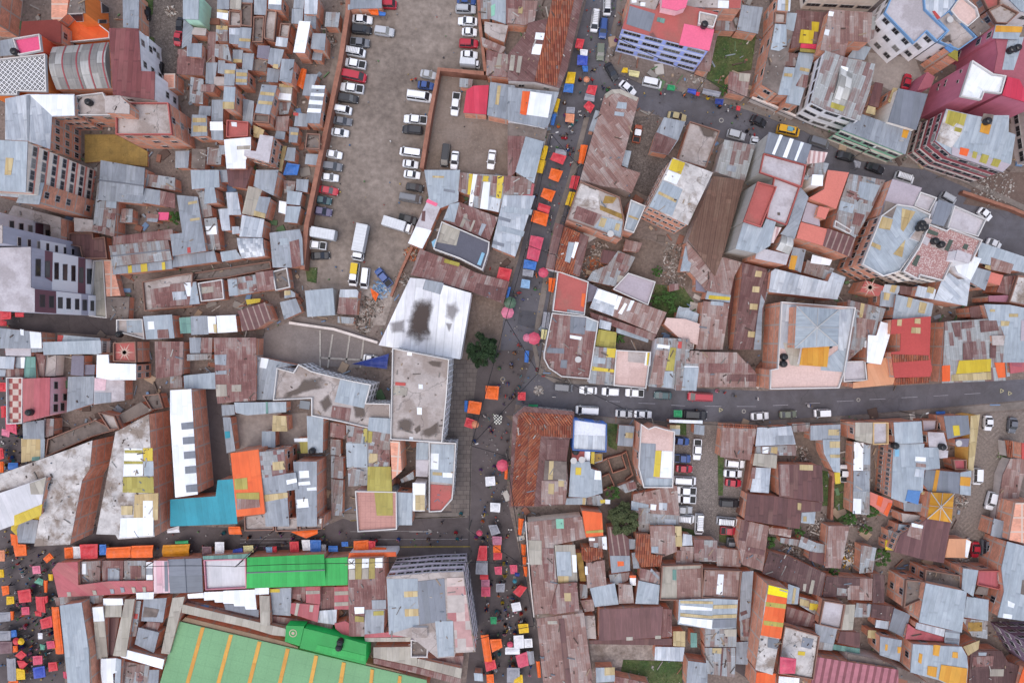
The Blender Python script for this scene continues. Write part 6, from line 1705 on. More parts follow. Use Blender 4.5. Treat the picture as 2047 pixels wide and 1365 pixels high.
def paver(n):
    s = N(n, .9, .15); br = s.n('TexBrick'); br.inputs['Scale'].default_value = 1; br.inputs['Brick Width'].default_value = 1.3; br.inputs['Row Height'].default_value = .9; br.inputs['Mortar Size'].default_value = .04
    p = s.pos(); s.l(p, br.inputs['Vector']); br.inputs['Color1'].default_value = (*lin('#7a706c', KA), 1); br.inputs['Color2'].default_value = (*lin('#857b76', KA), 1); br.inputs['Mortar'].default_value = (*lin('#5a5351', KA), 1)
    return s.base(s.scale(br.outputs[0], mmul(s, .7, 1.2, p, .5, 6)))
def chevron(n):
    s = N(n, .9, .12); p = s.pos(); x = s.n('SeparateXYZ'); s.l(p, x.inputs[0])
    zig = s.math('ABSOLUTE', s.math('SUBTRACT', s.math('FRACT', s.math('DIVIDE', x.outputs[0], 5.0)), .5))
    f = s.math('LESS_THAN', s.math('FRACT', s.math('ADD', s.math('DIVIDE', x.outputs[1], 1.1), s.math('MULTIPLY', zig, 4.0))), .38)
    c = s.mix(f, lin('#776c66', .8), lin('#877c75', .8)); k = s.ramp(s.noise(p, .25, 5), [(.38, (0, 0, 0)), (.52, (1, 1, 1))]); c = s.mix(k, c, lin('#7d726c', .8))
    return s.base(s.scale(c, mmul(s, .6, 1.35, p, 2.5, 5)))
ZM = {'base': lambda n: gmat(n, '#756963', '#665b56', .12, .4, 2.0, k=.95), 'asph': lambda n: asphalt(n), 'asphd': lambda n: asphalt(n, '#625a5b', '#554d4d'), 'lot': lambda n: gmat(n, '#8b7f77', '#736861', .07, .3, .9), 'yard': lambda n: gmat(n, '#84776f', '#75675e', .1, .2, 2.0), 'gravel': lambda n: gmat(n, '#746b66', '#635a56', .2, .45, 2.2, cell=2.2), 'cobble': lambda n: gmat(n, '#857b76', '#766d69', .1, .25, 3, cell=2.6), 'court': lambda n: gmat(n, '#857c79', '#79706d', .1, .15, 2), 'conc': lambda n: gmat(n, '#9a918c', '#8b817c', .15, .2, 1.5), 'grass': lambda n: gmat(n, '#4a5f3a', '#676b48', .3, .45, 2.0, k=.62), 'mud': lambda n: gmat(n, '#6f5f58', '#655650', .12, .2, 1.0), 'dark': lambda n: asphalt(n, '#5a5253', '#4d4647'), 'rubb': lambda n: gmat(n, '#a59a93', '#7d716a', .3, .4, 2.0), 'paver': paver, 'chev': chevron, 'side': lambda n: gmat(n, '#7f7671', '#6f6762', .2, .2, 1.2), 'dirt': lambda n: gmat(n, '#75675f', '#685b53', .2, .35, 1.5), 'patch': lambda n: asphalt(n, '#55545a', '#505056'), 'mr': lambda n: gmat(n, '#6d4a45', '#5f403c', .3, .2, 1)}
def zone(name, mat, P, z, raise_=0.0):
    q = [up(x, y, z) for x, y in P]
    if area2(q) < 0: q = q[::-1]
    m = MX('z' + mat, ZM[mat]); n = len(q); vs = list(q); fs = [list(range(n))]
    if raise_:
        vs += [p - Vector((0, 0, raise_)) for p in q]
        for i in range(n): j = (i + 1) % n; fs.append([i, n + i, n + j, j])
    return tag(mesh(name, vs, fs, m), kind='structure')
b = 1500.0
tag(mesh('ground', [(-b, -b, 0), (b, -b, 0), (b, b, 0), (-b, b, 0)], [[0, 1, 2, 3]], MX('zbase', ZM['base'])), kind='structure')
ZONES = [
 ('dirt_lot', 'lot', [(690,-10),(965,-10),(962,140),(880,140),(862,230),(845,330),(850,400),(832,470),(800,560),(765,650),(700,640),(635,585),(598,560),(605,450),(622,330),(650,180),(680,60)]),
 ('road', 'asph', [(1040,765),(1075,748),(1150,762),(1360,775),(1520,781),(1700,776),(2080,756),(2080,797),(1900,813),(1700,830),(1500,842),(1350,844),(1130,826),(1060,814),(1015,805)]),
 ('market_street', 'asph', [(1175,-10),(1240,-10),(1222,60),(1212,130),(1240,175),(1215,190),(1190,260),(1165,350),(1140,430),(1108,540),(1088,650),(1076,752),(1020,806),(940,795),(960,725),(998,690),(1006,620),(1036,520),(1064,400),(1092,290),(1128,170)]),
 ('market_street', 'asphd', [(940,700),(1070,700),(1032,800),(1020,870),(1012,990),(1040,1110),(1072,1240),(1090,1380),(930,1380),(945,1240),(930,1110),(942,1000),(938,880)]),
 ('road', 'asph', [(1195,110),(1290,170),(1440,198),(1500,222),(1610,262),(1720,322),(1850,340),(2080,440),(2080,540),(1960,490),(1880,430),(1700,365),(1600,335),(1480,290),(1350,245),(1270,215),(1185,200)]),
 ('road', 'asphd', [(90,1055),(330,1050),(480,1055),(640,1055),(700,1030),(960,1018),(960,1105),(690,1115),(300,1120),(80,1125)]),
 ('market_square', 'asphd', [(-20,560),(55,580),(50,900),(30,960),(60,1060),(140,1080),(125,1170),(130,1390),(-20,1390)]),
 ('road', 'dark', [(50,618),(235,632),(240,672),(60,662),(-20,655),(-20,615)]),
 ('dark_court', 'dark', [(383,776),(440,776),(466,985),(395,990)]),
 ('court', 'court', [(525,668),(600,632),(700,655),(760,688),(778,735),(700,735),(560,725),(520,715)]),
 ('walled_yard', 'yard', [(868,146),(965,150),(1010,215),(1075,260),(1060,345),(1010,350),(848,338)]),
 ('car_yard', 'cobble', [(1350,843),(1440,848),(1500,870),(1505,930),(1492,1000),(1475,1090),(1350,1092)]),
 ('chevron_yard', 'chev', [(1950,826),(2060,822),(2035,880),(2010,960),(1995,1060),(1985,1112),(1900,1085),(1925,1020),(1945,960)]),
 ('gravel_yard', 'gravel', [(278,-10),(368,-10),(372,80),(352,165),(318,195),(280,140)]),
 ('gravel_yard', 'gravel', [(1258,235),(1318,230),(1305,290),(1345,320),(1315,405),(1250,370)]),
 ('courtyard', 'conc', [(1735,105),(1830,118),(1855,182),(1800,192),(1738,160)]),
 ('muddy_plot', 'mud', [(1925,408),(1965,345),(2080,345),(2080,440),(2030,425)]),
 ('yard', 'rubb', [(1178,1282),(1312,1288),(1312,1326),(1240,1332),(1185,1345)]),
 ('pavement', 'paver', [(898,712),(956,724),(948,790),(944,890),(940,1030),(905,1036),(878,870)]),
 ('yard', 'conc', [(470,828),(615,825),(615,895),(470,900)]),
 ('yard', 'dirt', [(1590,860),(1660,865),(1655,930),(1590,925)]),
 ('yard', 'dirt', [(940,590),(1010,600),(1000,700),(930,690)]),
 ('alley', 'mr', [(1455,555),(1485,560),(1470,690),(1455,690)]),
 ('patio', 'conc', [(1620,440),(1680,470),(1660,520),(1605,500)]),
 ('yard', 'dirt', [(1195,470),(1300,480),(1390,520),(1360,640),(1280,600),(1180,520)]),
 ('yard', 'dirt', [(1010,830),(1300,850),(1290,1010),(1200,1000)]),
 ('lot', 'rubb', [(670,590),(800,555),(770,650),(690,650)]),
 ('alley', 'dark', [(1480,1150),(1530,1150),(1500,1360),(1470,1340)]),
 ('alley', 'dirt', [(1690,840),(1705,845),(1703,1010),(1685,1000)]),
 ('asphalt_patch', 'patch', [(1039,620),(1071,624),(1069,658),(1034,648)]),
]
for k, (nm, m, P) in enumerate(ZONES): zone(nm, m, P, .004 * (k + 1))
GR = [[(1436,68),(1512,68),(1502,140),(1462,146),(1442,178),(1412,158)], [(1310,568),(1366,574),(1392,612),(1350,645),(1303,612)], [(1213,845),(1237,848),(1233,900),(1216,892)], [(1644,940),(1667,945),(1664,1012),(1644,1010)], [(1668,962),(1693,968),(1705,1048),(1668,1048)], [(1246,1318),(1364,1322),(1364,1372),(1236,1372)], [(1362,1054),(1392,1060),(1390,1078),(1360,1078)], [(1438,1062),(1472,1070),(1466,1088),(1438,1082)], [(283,-5),(306,-5),(305,28),(290,42)], [(283,70),(308,76),(310,142),(290,92)], [(610,535),(634,535),(632,566),(614,562)], [(1850,405),(1865,408),(1862,416),(1848,413)], [(1350,840),(1372,842),(1372,870),(1352,868)], [(1435,880),(1448,880),(1445,990),(1436,990)]]
LEAF = lambda: MX('leaf', lambda n: leafmat(n, '#4f7036', '#6b8a48'))
def leafmat(n, a, b2):
    s = N(n, .8, .15); c = s.mix(s.ramp(s.noise(s.pos(), 1.4, 4), [(.35, (0, 0, 0)), (.65, (1, 1, 1))]), lin(a, KA), lin(b2, KA)); return s.base(c)
for k, P in enumerate(GR):
    zone('lawn', 'grass', P, .15 + .003 * k, .2)
    q = [up(x, y, .15) for x, y in P]; x0, x1 = min(p.x for p in q), max(p.x for p in q); y0, y1 = min(p.y for p in q), max(p.y for p in q); m = MB()
    for _ in range(int((x1 - x0) * (y1 - y0) * 9)):
        x, y = R.uniform(x0, x1), R.uniform(y0, y1)
        if not inpoly(x, y, q): continue
        if mnoise.noise((x * .4, y * .4, 3)) < -.25: continue
        s_ = R.uniform(.06, .22); a = R.uniform(0, 6.28); dx, dy = math.cos(a) * s_, math.sin(a) * s_
        m.poly([(x - dy * .5, y + dx * .5, .15), (x + dy * .5, y - dx * .5, .15), (x + dx, y + dy, .15 + R.uniform(.1, .35))], R.choice((0, 0, 0, 1)))
    tag(m.build('grass', [LEAF(), MX('leaf2', lambda n: leafmat(n, '#7f8a55', '#8f9468'))]), kind='stuff')
for nm, P in (('pavement', [(1130,827),(1350,846),(1500,844),(1700,832),(2080,799),(2080,814),(1700,846),(1500,856),(1350,860),(1130,840)]), ('pavement', [(1064,690),(1072,690),(1082,735),(1112,757),(1200,764),(1200,770),(1108,765),(1074,745)]), ('pavement', [(1222,128),(1285,158),(1380,178),(1500,212),(1612,254),(1722,314),(1850,332),(1850,340),(1720,322),(1608,263),(1496,221),(1376,187),(1282,168),(1216,138)]), ('pavement', [(1168,235),(1178,235),(1152,340),(1112,470),(1090,600),(1072,690),(1063,690),(1080,590),(1104,460),(1142,335)]), ('pavement', [(1243,-10),(1238,40),(1225,85),(1216,128),(1208,125),(1218,82),(1230,38),(1234,-10)]), ('pavement', [(1400,280),(1480,287),(1600,337),(1700,366),(1700,374),(1596,345),(1478,296),(1400,290)]), ('pavement', [(1060,812),(1130,827),(1130,838),(1050,822)]), ('pavement', [(1900,340),(2080,425),(2080,437),(1895,350)]), ('pavement', [(660,1028),(700,1026),(935,1024),(935,1034),(700,1040)])):
    zone(nm, 'side', P, .14, .16)
def lines(name, segs, hx, wd, z=.16 - .02):
    m = MB()
    for x0, y0, x1, y1 in segs:
        a, b_ = up(x0, y0, z), up(x1, y1, z); d = (b_ - a).normalized(); n_ = Vector((-d.y, d.x, 0)) * wd / 2
        m.poly([a + n_, a - n_, b_ - n_, b_ + n_])
    return tag(m.build(name, MX('line' + hx, lambda n: gmat(n, hx, None, .5, .35, 3.0))), kind='structure')
sgs = []
for ox, L in ((1360, [(190,512,320,515),(440,515,590,516),(720,508,840,503),(970,493,1090,488),(1220,477,1350,470)]), (1697, [(160,461,285,456),(410,448,535,441),(660,434,775,428),(900,420,1025,412)]), (1020, [(745,474,855,478),(1000,490,1130,494),(1255,505,1365,512)])):
    for a in L: sgs.append((ox + a[0]/3.9, 680 + a[1]/3.9, ox + a[2]/3.9, 680 + a[3]/3.9))
lines('lane_marking', sgs, '#94929a', .12)
for cx_, cy_, r_, hx in ((1487,822,3.5,'#a5a19c'), (1716,799,3.2,'#a5a19c'), (1005,758,4,'#9b8f80'), (1442,241,4,'#a5a19c')):
    lines('road_ring_marking', [(cx_ + r_*math.cos(a*.45), cy_ + r_*math.sin(a*.45), cx_ + r_*math.cos(a*.45+.45), cy_ + r_*math.sin(a*.45+.45)) for a in range(14)], hx, .16)
for x, y in ((2003,781),(2019,786),(1441,819)):
    lines('road_triangle_marking', [(x-3,y-4,x+4,y),(x+4,y,x-3,y+4),(x-3,y+4,x-3,y-4)], '#b3ab8c', .14)
lines('lane_marking', [(700,1040,930,1032),(690,1093,940,1092)], '#a8923f', .14); lines('lane_marking', [(705,1078,935,1077),(700,1062,820,1061),(480,1078,600,1076),(480,1085,600,1083),(480,1092,600,1090)], '#8a8586', .12); lines('arrow_marking', [(818,1062,865,1062),(865,1062,856,1058),(865,1062,856,1066)], '#9a9593', .2)
lines('court_marking', [(640,660,640,735),(665,668,655,735),(700,665,690,735),(727,678,720,735),(640,715,775,722)], '#a8a19a', .35, .16)
def lp(a, b_, t, z): p = a.lerp(b_, t); p.z += z; return p
# ---------------- market stalls and loose tarps ----------------
TC = {'org':('#f36c22','orange'),'red':('#d8414a','red'),'blu':('#3f76c4','blue'),'wht':('#eeeef2','white'),'amb':('#e0951f','amber'),'pnk':('#e2809a','pink'),'pkr':('#d95670','pinkish red'),'mnt':('#6bab92','mint green'),'ylw':('#e8bd20','yellow'),'gry':('#9a9aa2','grey'),'roy':('#3f55b8','royal blue'),'mar':('#7d5f64','dull maroon'),'pch':('#e3946f','peach'),'grn':('#2c9a62','green'),'nav':('#2c3f8c','navy blue'),'mau':('#b8748a','mauve'),'dgr':('#55705a','dark green'),'tel':('#3f8fa0','teal'),'ylp':('#ddd39a','pale yellow'),'lbl':('#8fb3d6','pale blue'),'chk':('#e8e6dc','black and white checked')}
STALLS = []
def stall(P, col, desc, z0=0.0, round_=None):
    hx, word = TC[col]; c4 = (*lin(hx, .64), 1)
    zc = 2.2 + R.uniform(0, .25) + z0
    if round_:
        cx_, cy_, r = round_; g = up(cx_, cy_, zc); rr = r / 10
        root = empty('market_umbrella', (g.x, g.y, z0)); m = MB(); n = 8
        for k in range(n):
            a, a2 = 2*math.pi*k/n, 2*math.pi*(k+1)/n
            for (r1, z1), (r2, z2) in (((0, .55), (.55, .42)), ((.55, .42), (1, .08))):
                q = [(math.cos(a)*rr*r1, math.sin(a)*rr*r1, zc - z0 + z1), (math.cos(a)*rr*r2, math.sin(a)*rr*r2, zc - z0 + z2), (math.cos(a2)*rr*r2, math.sin(a2)*rr*r2, zc - z0 + z2), (math.cos(a2)*rr*r1, math.sin(a2)*rr*r1, zc - z0 + z1)]
                m.poly(q if r1 else q[1:] + q[:1] if 0 else (q[0], q[1], q[2]))
        o = m.build('canopy', TARP(), root); o.color = c4
        m = MB(); m.tube((0, 0, 0), (0, 0, zc - z0 + .6), .035, n=6); m.build('pole', POLE(), root)
        m = MB(); m.lathe([(.3, 0), (.3, .12), (.06, .2)], 10); m.build('base', MX('basec', lambda n_: simple(n_, '#8a8582')), root)
        STALLS.append((root, word, 'umbrella', (cx_, cy_), desc)); return
    q = [up(x, y, zc) for x, y in P]
    if area2(q) < 0: q = q[::-1]
    c = sum(q, Vector()) / len(q); off = (c.x, c.y, z0); A = abs(area2(q))
    root = empty('market_stall', off)
    if len(q) == 3: q = q + [q[2].lerp(q[0], .02)]
    e1, e2 = (q[1] - q[0]).length, (q[2] - q[1]).length; longq = max(e1, e2) / max(.1, min(e1, e2))
    pk = min(.55, .16 * min(e1, e2)) * R.choice((.6, 1, 1.2)); n = 8; vs = []; sd = R.uniform(0, 100)
    for j in range(n + 1):
        for i in range(n + 1):
            s, t = i / n, j / n; p = q[0].lerp(q[1], s).lerp(q[3].lerp(q[2], s), t)
            if longq < 1.6: h_ = 1 - max(abs(2*s - 1), abs(2*t - 1))
            elif e1 > e2: h_ = 1 - abs(2*t - 1)
            else: h_ = 1 - abs(2*s - 1)
            ed = min(s, 1 - s, t, 1 - t); sag = -.13 * math.sin(math.pi * min(1, ed * 4)) if h_ < .5 else 0
            p.z += pk * h_ + sag * .6 + .05 * mnoise.noise((p.x * 1.3 + sd, p.y * 1.3, 0)); vs.append(p)
    fs = [[j*(n+1) + i, j*(n+1) + i + 1, (j+1)*(n+1) + i + 1, (j+1)*(n+1) + i] for j in range(n) for i in range(n)]
    ring = [i for i in range(n)] + [n + (n+1)*j for j in range(n)] + [n*(n+1) + n - i for i in range(n)] + [(n+1)*(n - j) for j in range(n)]
    k0 = len(vs); vs += [vs[i] - Vector((0, 0, .18)) for i in ring]
    for a in range(len(ring)): b_ = (a + 1) % len(ring); fs.append([ring[a], k0 + a, k0 + b_, ring[b_]])
    us = [[((vs[i] - q[0]).x, (vs[i] - q[0]).y) for i in f] for f in fs]
    o = mesh('canopy', vs, fs, TARP() if col != 'chk' else MX('chk', lambda n_: checker(n_, ['#25252a', '#e8e6dc'], .3)), root, us, None, off); o.color = c4
    for k in range(4):
        p = q[k] * .94 + c * .06; m = MB(); m.tube((p.x, p.y, z0), (p.x, p.y, zc - .05), .03, n=5); m.build('pole', POLE(), root, off)
    if A > 2.5 and z0 < 1 and len(P) == 4 and not (desc and ('sail' in desc or 'yard' in desc)):
        m = MB(); d = (q[1] - q[0]) if e1 > e2 else (q[2] - q[1]); a = math.atan2(d.y, d.x); L, W_ = max(e1, e2) * .7, min(e1, e2) * .45
        m.box((c.x, c.y, .72), (L, W_, .06), a, 0)
        for sx in (-1, 1):
            for sy in (-1, 1): v = Matrix.Rotation(a, 3, 'Z') @ Vector((sx * L * .45, sy * W_ * .4, 0)); m.tube((c.x + v.x, c.y + v.y, 0), (c.x + v.x, c.y + v.y, .7), .03, n=5)
        for _ in range(int(6 + A)):
            v = Matrix.Rotation(a, 3, 'Z') @ Vector((R.uniform(-.45, .45) * L, R.uniform(-.4, .4) * W_, 0)); s_ = R.uniform(.12, .35); m.box((c.x + v.x, c.y + v.y, .75 + s_ / 2), (s_, s_ * .8, s_), R.uniform(0, 3), R.randint(1, 5))
        m.build('counter', [MX('wood', lambda n_: simple(n_, '#8a715a', .8, amt=.3))] + [MX('good%d' % i, lambda n_: simple(n_, h_, .7)) for i, h_ in enumerate(('#b5483f', '#d8a63a', '#3f6f9a', '#6a8a4a', '#d8d4cc'))], root, off)
    STALLS.append((root, word, 'tarp', (sum(p[0] for p in P) / len(P), sum(p[1] for p in P) / len(P)), desc))
# ---------------- vehicles ----------------
CC = {'white':'#e9eaee','silver':'#b5b7bc','grey':'#6f7178','black':'#26262b','red':'#b32538','blue':'#33518f','teal':'#2f5258','purple':'#57506f','olive':'#6f7565','beige':'#b5a57a','yellow':'#e0a81e','orange':'#a9583c'}
def loft(m, st, mi=0):
    # st: list of (x, half width, z low, z high, shoulder)
    rings = []
    for x, w_, z0, z1 in st:
        zm = z0 + (z1 - z0) * .55; rings.append([(x, -w_, z0), (x, -w_ * 1.0, zm), (x, -w_ * .93, z1 - .05), (x, -w_ * .8, z1), (x, w_ * .8, z1), (x, w_ * .93, z1 - .05), (x, w_, zm), (x, w_, z0)])
    b0 = len(m.v); n = 8
    for r in rings: m.v += r
    for k in range(len(rings) - 1):
        for i in range(n): j = (i + 1) % n; m.f.append([b0 + k*n + i, b0 + k*n + j, b0 + (k+1)*n + j, b0 + (k+1)*n + i][::-1]); m.m.append(mi)
    m.f.append([b0 + i for i in range(n)]); m.m.append(mi); m.f.append([b0 + (len(rings)-1)*n + i for i in range(n)][::-1]); m.m.append(mi)
def frus(m, x0, x1, w0, z0, xa, xb, w1, z1, mi=0):
    b0 = len(m.v); m.v += [(x0, -w0, z0), (x1, -w0, z0), (x1, w0, z0), (x0, w0, z0), (xa, -w1, z1), (xb, -w1, z1), (xb, w1, z1), (xa, w1, z1)]
    for f in ((3, 2, 1, 0), (4, 5, 6, 7), (0, 1, 5, 4), (1, 2, 6, 5), (2, 3, 7, 6), (3, 0, 4, 7)): m.f.append([b0 + i for i in f]); m.m.append(mi)
# type: length, width, body stations, cabin (x0,x1,belt z, roof x0,x1,roof z)
VT = {
 'car': dict(L=4.2, W=1.7, body=[(-2.1,.62,.35,.72),(-1.95,.78,.25,.9),(-1.3,.85,.22,.95),(0,.86,.22,.93),(.95,.85,.22,.92),(1.7,.8,.24,.82),(2.02,.7,.28,.72),(2.1,.5,.36,.62)], cab=(-1.55,1.0,.92,-1.0,.25,1.42)),
 'suv': dict(L=4.5, W=1.8, body=[(-2.25,.75,.4,.95),(-2.15,.86,.32,1.02),(-1.3,.9,.3,1.05),(0,.9,.3,1.05),(1.05,.9,.3,1.04),(1.85,.86,.32,.98),(2.17,.76,.36,.86),(2.25,.58,.42,.74)], cab=(-2.1,1.15,1.03,-1.9,.5,1.68)),
 'van': dict(L=4.7, W=1.75, body=[(-2.35,.78,.35,1.0),(-2.25,.86,.28,1.08),(-1,.88,.26,1.1),(.5,.88,.26,1.1),(1.55,.88,.26,1.08),(2.1,.84,.28,.98),(2.3,.74,.33,.85),(2.35,.6,.4,.7)], cab=(-2.28,1.85,1.07,-2.2,1.15,1.9)),
 'pickup': dict(L=5.0, W=1.8, body=[(-2.5,.82,.45,.9),(-2.45,.88,.4,1.0),(-1,.9,.35,1.02),(.2,.9,.35,1.05),(1.3,.9,.35,1.05),(2.1,.86,.36,1.0),(2.42,.76,.4,.88),(2.5,.6,.45,.76)], cab=(-.95,1.35,1.03,-.75,.8,1.68)),
 'boxtruck': dict(L=6.6, W=2.1, body=[(-3.3,.7,.55,.8),(-1,.75,.5,.85),(1.9,.75,.5,.85),(2.0,.98,.45,1.35),(2.9,1.0,.45,1.35),(3.22,.95,.45,1.25),(3.3,.85,.5,1.1)], cab=(2.0,3.15,1.33,2.05,2.8,2.05)),
}
VT['taxi'] = VT['van']; PROTO = {}
def roof_plate(xa, xb, w_, z, t=.05):
    m = MB(); r = min(.2, w_ * .4); P = []
    for sx, sy, a0 in ((xb, w_, 0), (xa, w_, 90), (xa, -w_, 180), (xb, -w_, 270)):
        for k in range(4): a = rad(a0 + k * 30); P.append((sx - (r if sx == xb else -r) + math.cos(a)*r, sy - (r if sy > 0 else -r) + math.sin(a)*r))
    n = len(P); m.v = [(x, y, z) for x, y in P] + [(x * .995, y * .93, z + t) for x, y in P]; m.f = [[n + i for i in range(n)]]; m.m = [0]
    for i in range(n): j = (i+1) % n; m.f.append([i, j, n + j, n + i]); m.m.append(0)
    return m
def proto(ty):
    if ty in PROTO: return PROTO[ty]
    T = VT[ty]; parts = []
    keep = lambda nm, m, mats, paint=False, pos=(0, 0, 0): parts.append((nm, m_to(m, nm, mats), paint, pos))
    def m_to(m, nm, mats):
        me = bpy.data.meshes.new(nm); me.from_pydata(m.v, [], m.f)
        for q in mats: me.materials.append(q)
        me.polygons.foreach_set('material_index', m.m); return me
    m = MB(); loft(m, T['body']); keep('body', m, [PAINT()], True)
    x0, x1, zb, xa, xb, zr_ = T['cab']; w_ = T['W'] / 2
    m = MB(); frus(m, x0, x1, w_ * .9, zb, xa, xb, w_ * .76, zr_); keep('cabin_glass', m, [GL()])
    if ty == 'taxi':
        m = roof_plate(.0, xb + .03, w_ * .78, zr_ - .01); keep('roof', m, [PAINT()], True)
        m = roof_plate(xa - .03, -.05, w_ * .8, zr_ - .01, .09); keep('rear_roof', m, [MX('taxiy', lambda n: simple(n, '#e9c31c', .4))])
    else:
        m = roof_plate(xa - .03, xb + .03, w_ * .79, zr_ - .01); keep('roof', m, [PAINT()], True)
    for s in (-1, 1):
        pp_ = [(x0, xa), (x1, xb)] + ([((xa + xb) / 2, (xa + xb) / 2)] if ty in ('car', 'suv', 'van', 'taxi') else [])
        for a, b_ in pp_: m = MB(); m.tube((a, s * w_ * .905, zb), (b_, s * w_ * .77, zr_), .045, n=5); keep('pillar', m, [PAINT()], True)
    wx = T['L'] * .31; wr = .33 if ty != 'boxtruck' else .42
    for sx in (-1, 1):
        for s in (-1, 1):
            m = MB(); m.tube((0, -.11, 0), (0, .11, 0), wr, n=16, mi=0); m.tube((0, -.12, 0), (0, .12, 0), wr * .55, n=10, mi=1); keep('wheel', m, [BLK(), POLE()], False, (sx * wx, s * (w_ - .13), wr))
    xe = T['body'][-1][0]
    for s in (-1, 1):
        m = MB(); m.box((0, 0, 0), (.18, .34, .13), s * -.35); keep('headlight', m, [MX('lamp', lambda n: simple(n, '#d5d8dc', .2, .6))], False, (xe - .12, s * w_ * .66, T['body'][-2][3] - .1))
        m = MB(); m.box((0, 0, 0), (.08, .26, .14)); keep('tail_light', m, [MX('tail', lambda n: simple(n, '#8f1a1a', .3))], False, (-xe + .04, s * w_ * .7, T['body'][0][3] - .1))
        m = MB(); m.box((0, 0, 0), (.12, .22, .14)); keep('side_mirror', m, [PAINT()], True, (x1 - .35, s * (w_ + .06), zb + .08))
    if ty == 'pickup':
        m = MB(); m.box((-1.72, 0, 1.035), (1.35, 1.42, .04)); keep('cargo_bed', m, [DARK()])
        m = MB()
        for s in (-1, 1): m.box((-1.72, s * .8, 1.1), (1.48, .12, .16))
        m.box((-2.42, 0, 1.1), (.1, 1.6, .16)); m.box((-1.0, 0, 1.12), (.08, 1.6, .2)); keep('bed_rail', m, [PAINT()], True)
    if ty == 'boxtruck':
        m = MB(); m.box((-.75, 0, 1.85), (5.1, 2.1, 2.1), 0, 0, .985)
        for k in range(9): m.box((-3.1 + k * .58, 0, 2.905), (.05, 2.0, .03), 0, 1)
        keep('cargo_box', m, [MX('cbox', lambda n: simple(n, '#e4e6ea', .5, amt=.12)), MX('cboxr', lambda n: simple(n, '#d0d2d6'))])
    if ty in ('suv', 'van'):
        m = MB()
        for s in (-1, 1): m.tube((xa + .15, s * w_ * .66, zr_ + .1), (xb - .15, s * w_ * .66, zr_ + .1), .03, n=5)
        keep('roof_rail', m, [BLK()])
    PROTO[ty] = parts; return parts
CARS = []; NAMEV = {'car': 'parked_car', 'suv': 'off_road_car', 'van': 'minivan', 'pickup': 'pickup_truck', 'boxtruck': 'box_truck', 'taxi': 'minivan_taxi'}
CATV = {'car': 'car', 'suv': 'car', 'van': 'van', 'pickup': 'pickup', 'boxtruck': 'truck', 'taxi': 'van'}
def vehicle(x, y, L, ang, ty, col):
    ph = up(x, y, .8); s = (L / 3.9 / 10) / VT[ty]['L']; s = s * .985
    root = empty(NAMEV[ty], (ph.x, ph.y, .13), rad(-ang)); root.scale = (s, max(s, .9) if ty != 'boxtruck' else s, .95 if s < 1 else s)
    c = lin(CC[col], .75); j = R.uniform(.92, 1.06); c4 = (c[0] * j, c[1] * j, c[2] * j, 1)
    for nm, me, paint, pos in proto(ty):
        if nm == 'roof_rail' and R.random() < .55: continue
        o = bpy.data.objects.new(nm, me); link(o, root); o.location = pos
        if paint: o.color = c4
        if nm == 'roof' and col == 'orange': o.color = (*lin('#e9eaee', .75), 1)
    if (ty == 'van' and col == 'yellow'):
        m = MB(); m.box((-.1, 0, 2.06), (1.1, .9, .22), 0, 0); m.box((.5, .1, 2.02), (.5, .5, .16), .3, 1); m.build('roof_load', [MX('ldb', lambda n: simple(n, '#7fb5c4')), MX('ldc', lambda n: simple(n, '#4a6f86'))], root)
    if ty == 'van' and col == 'white' and R.random() < .35:
        m = MB()
        for k in range(7): m.tube((-1.6 + k * .38, -.6, 2.05), (-1.6 + k * .38, .6, 2.05), .03, n=5)
        for s_ in (-1, 1): m.tube((-1.75, s_ * .6, 2.08), (.8, s_ * .6, 2.08), .03, n=5)
        m.build('roof_rack', [POLE()], root)
    CARS.append((root, ty, col, (x, y)))
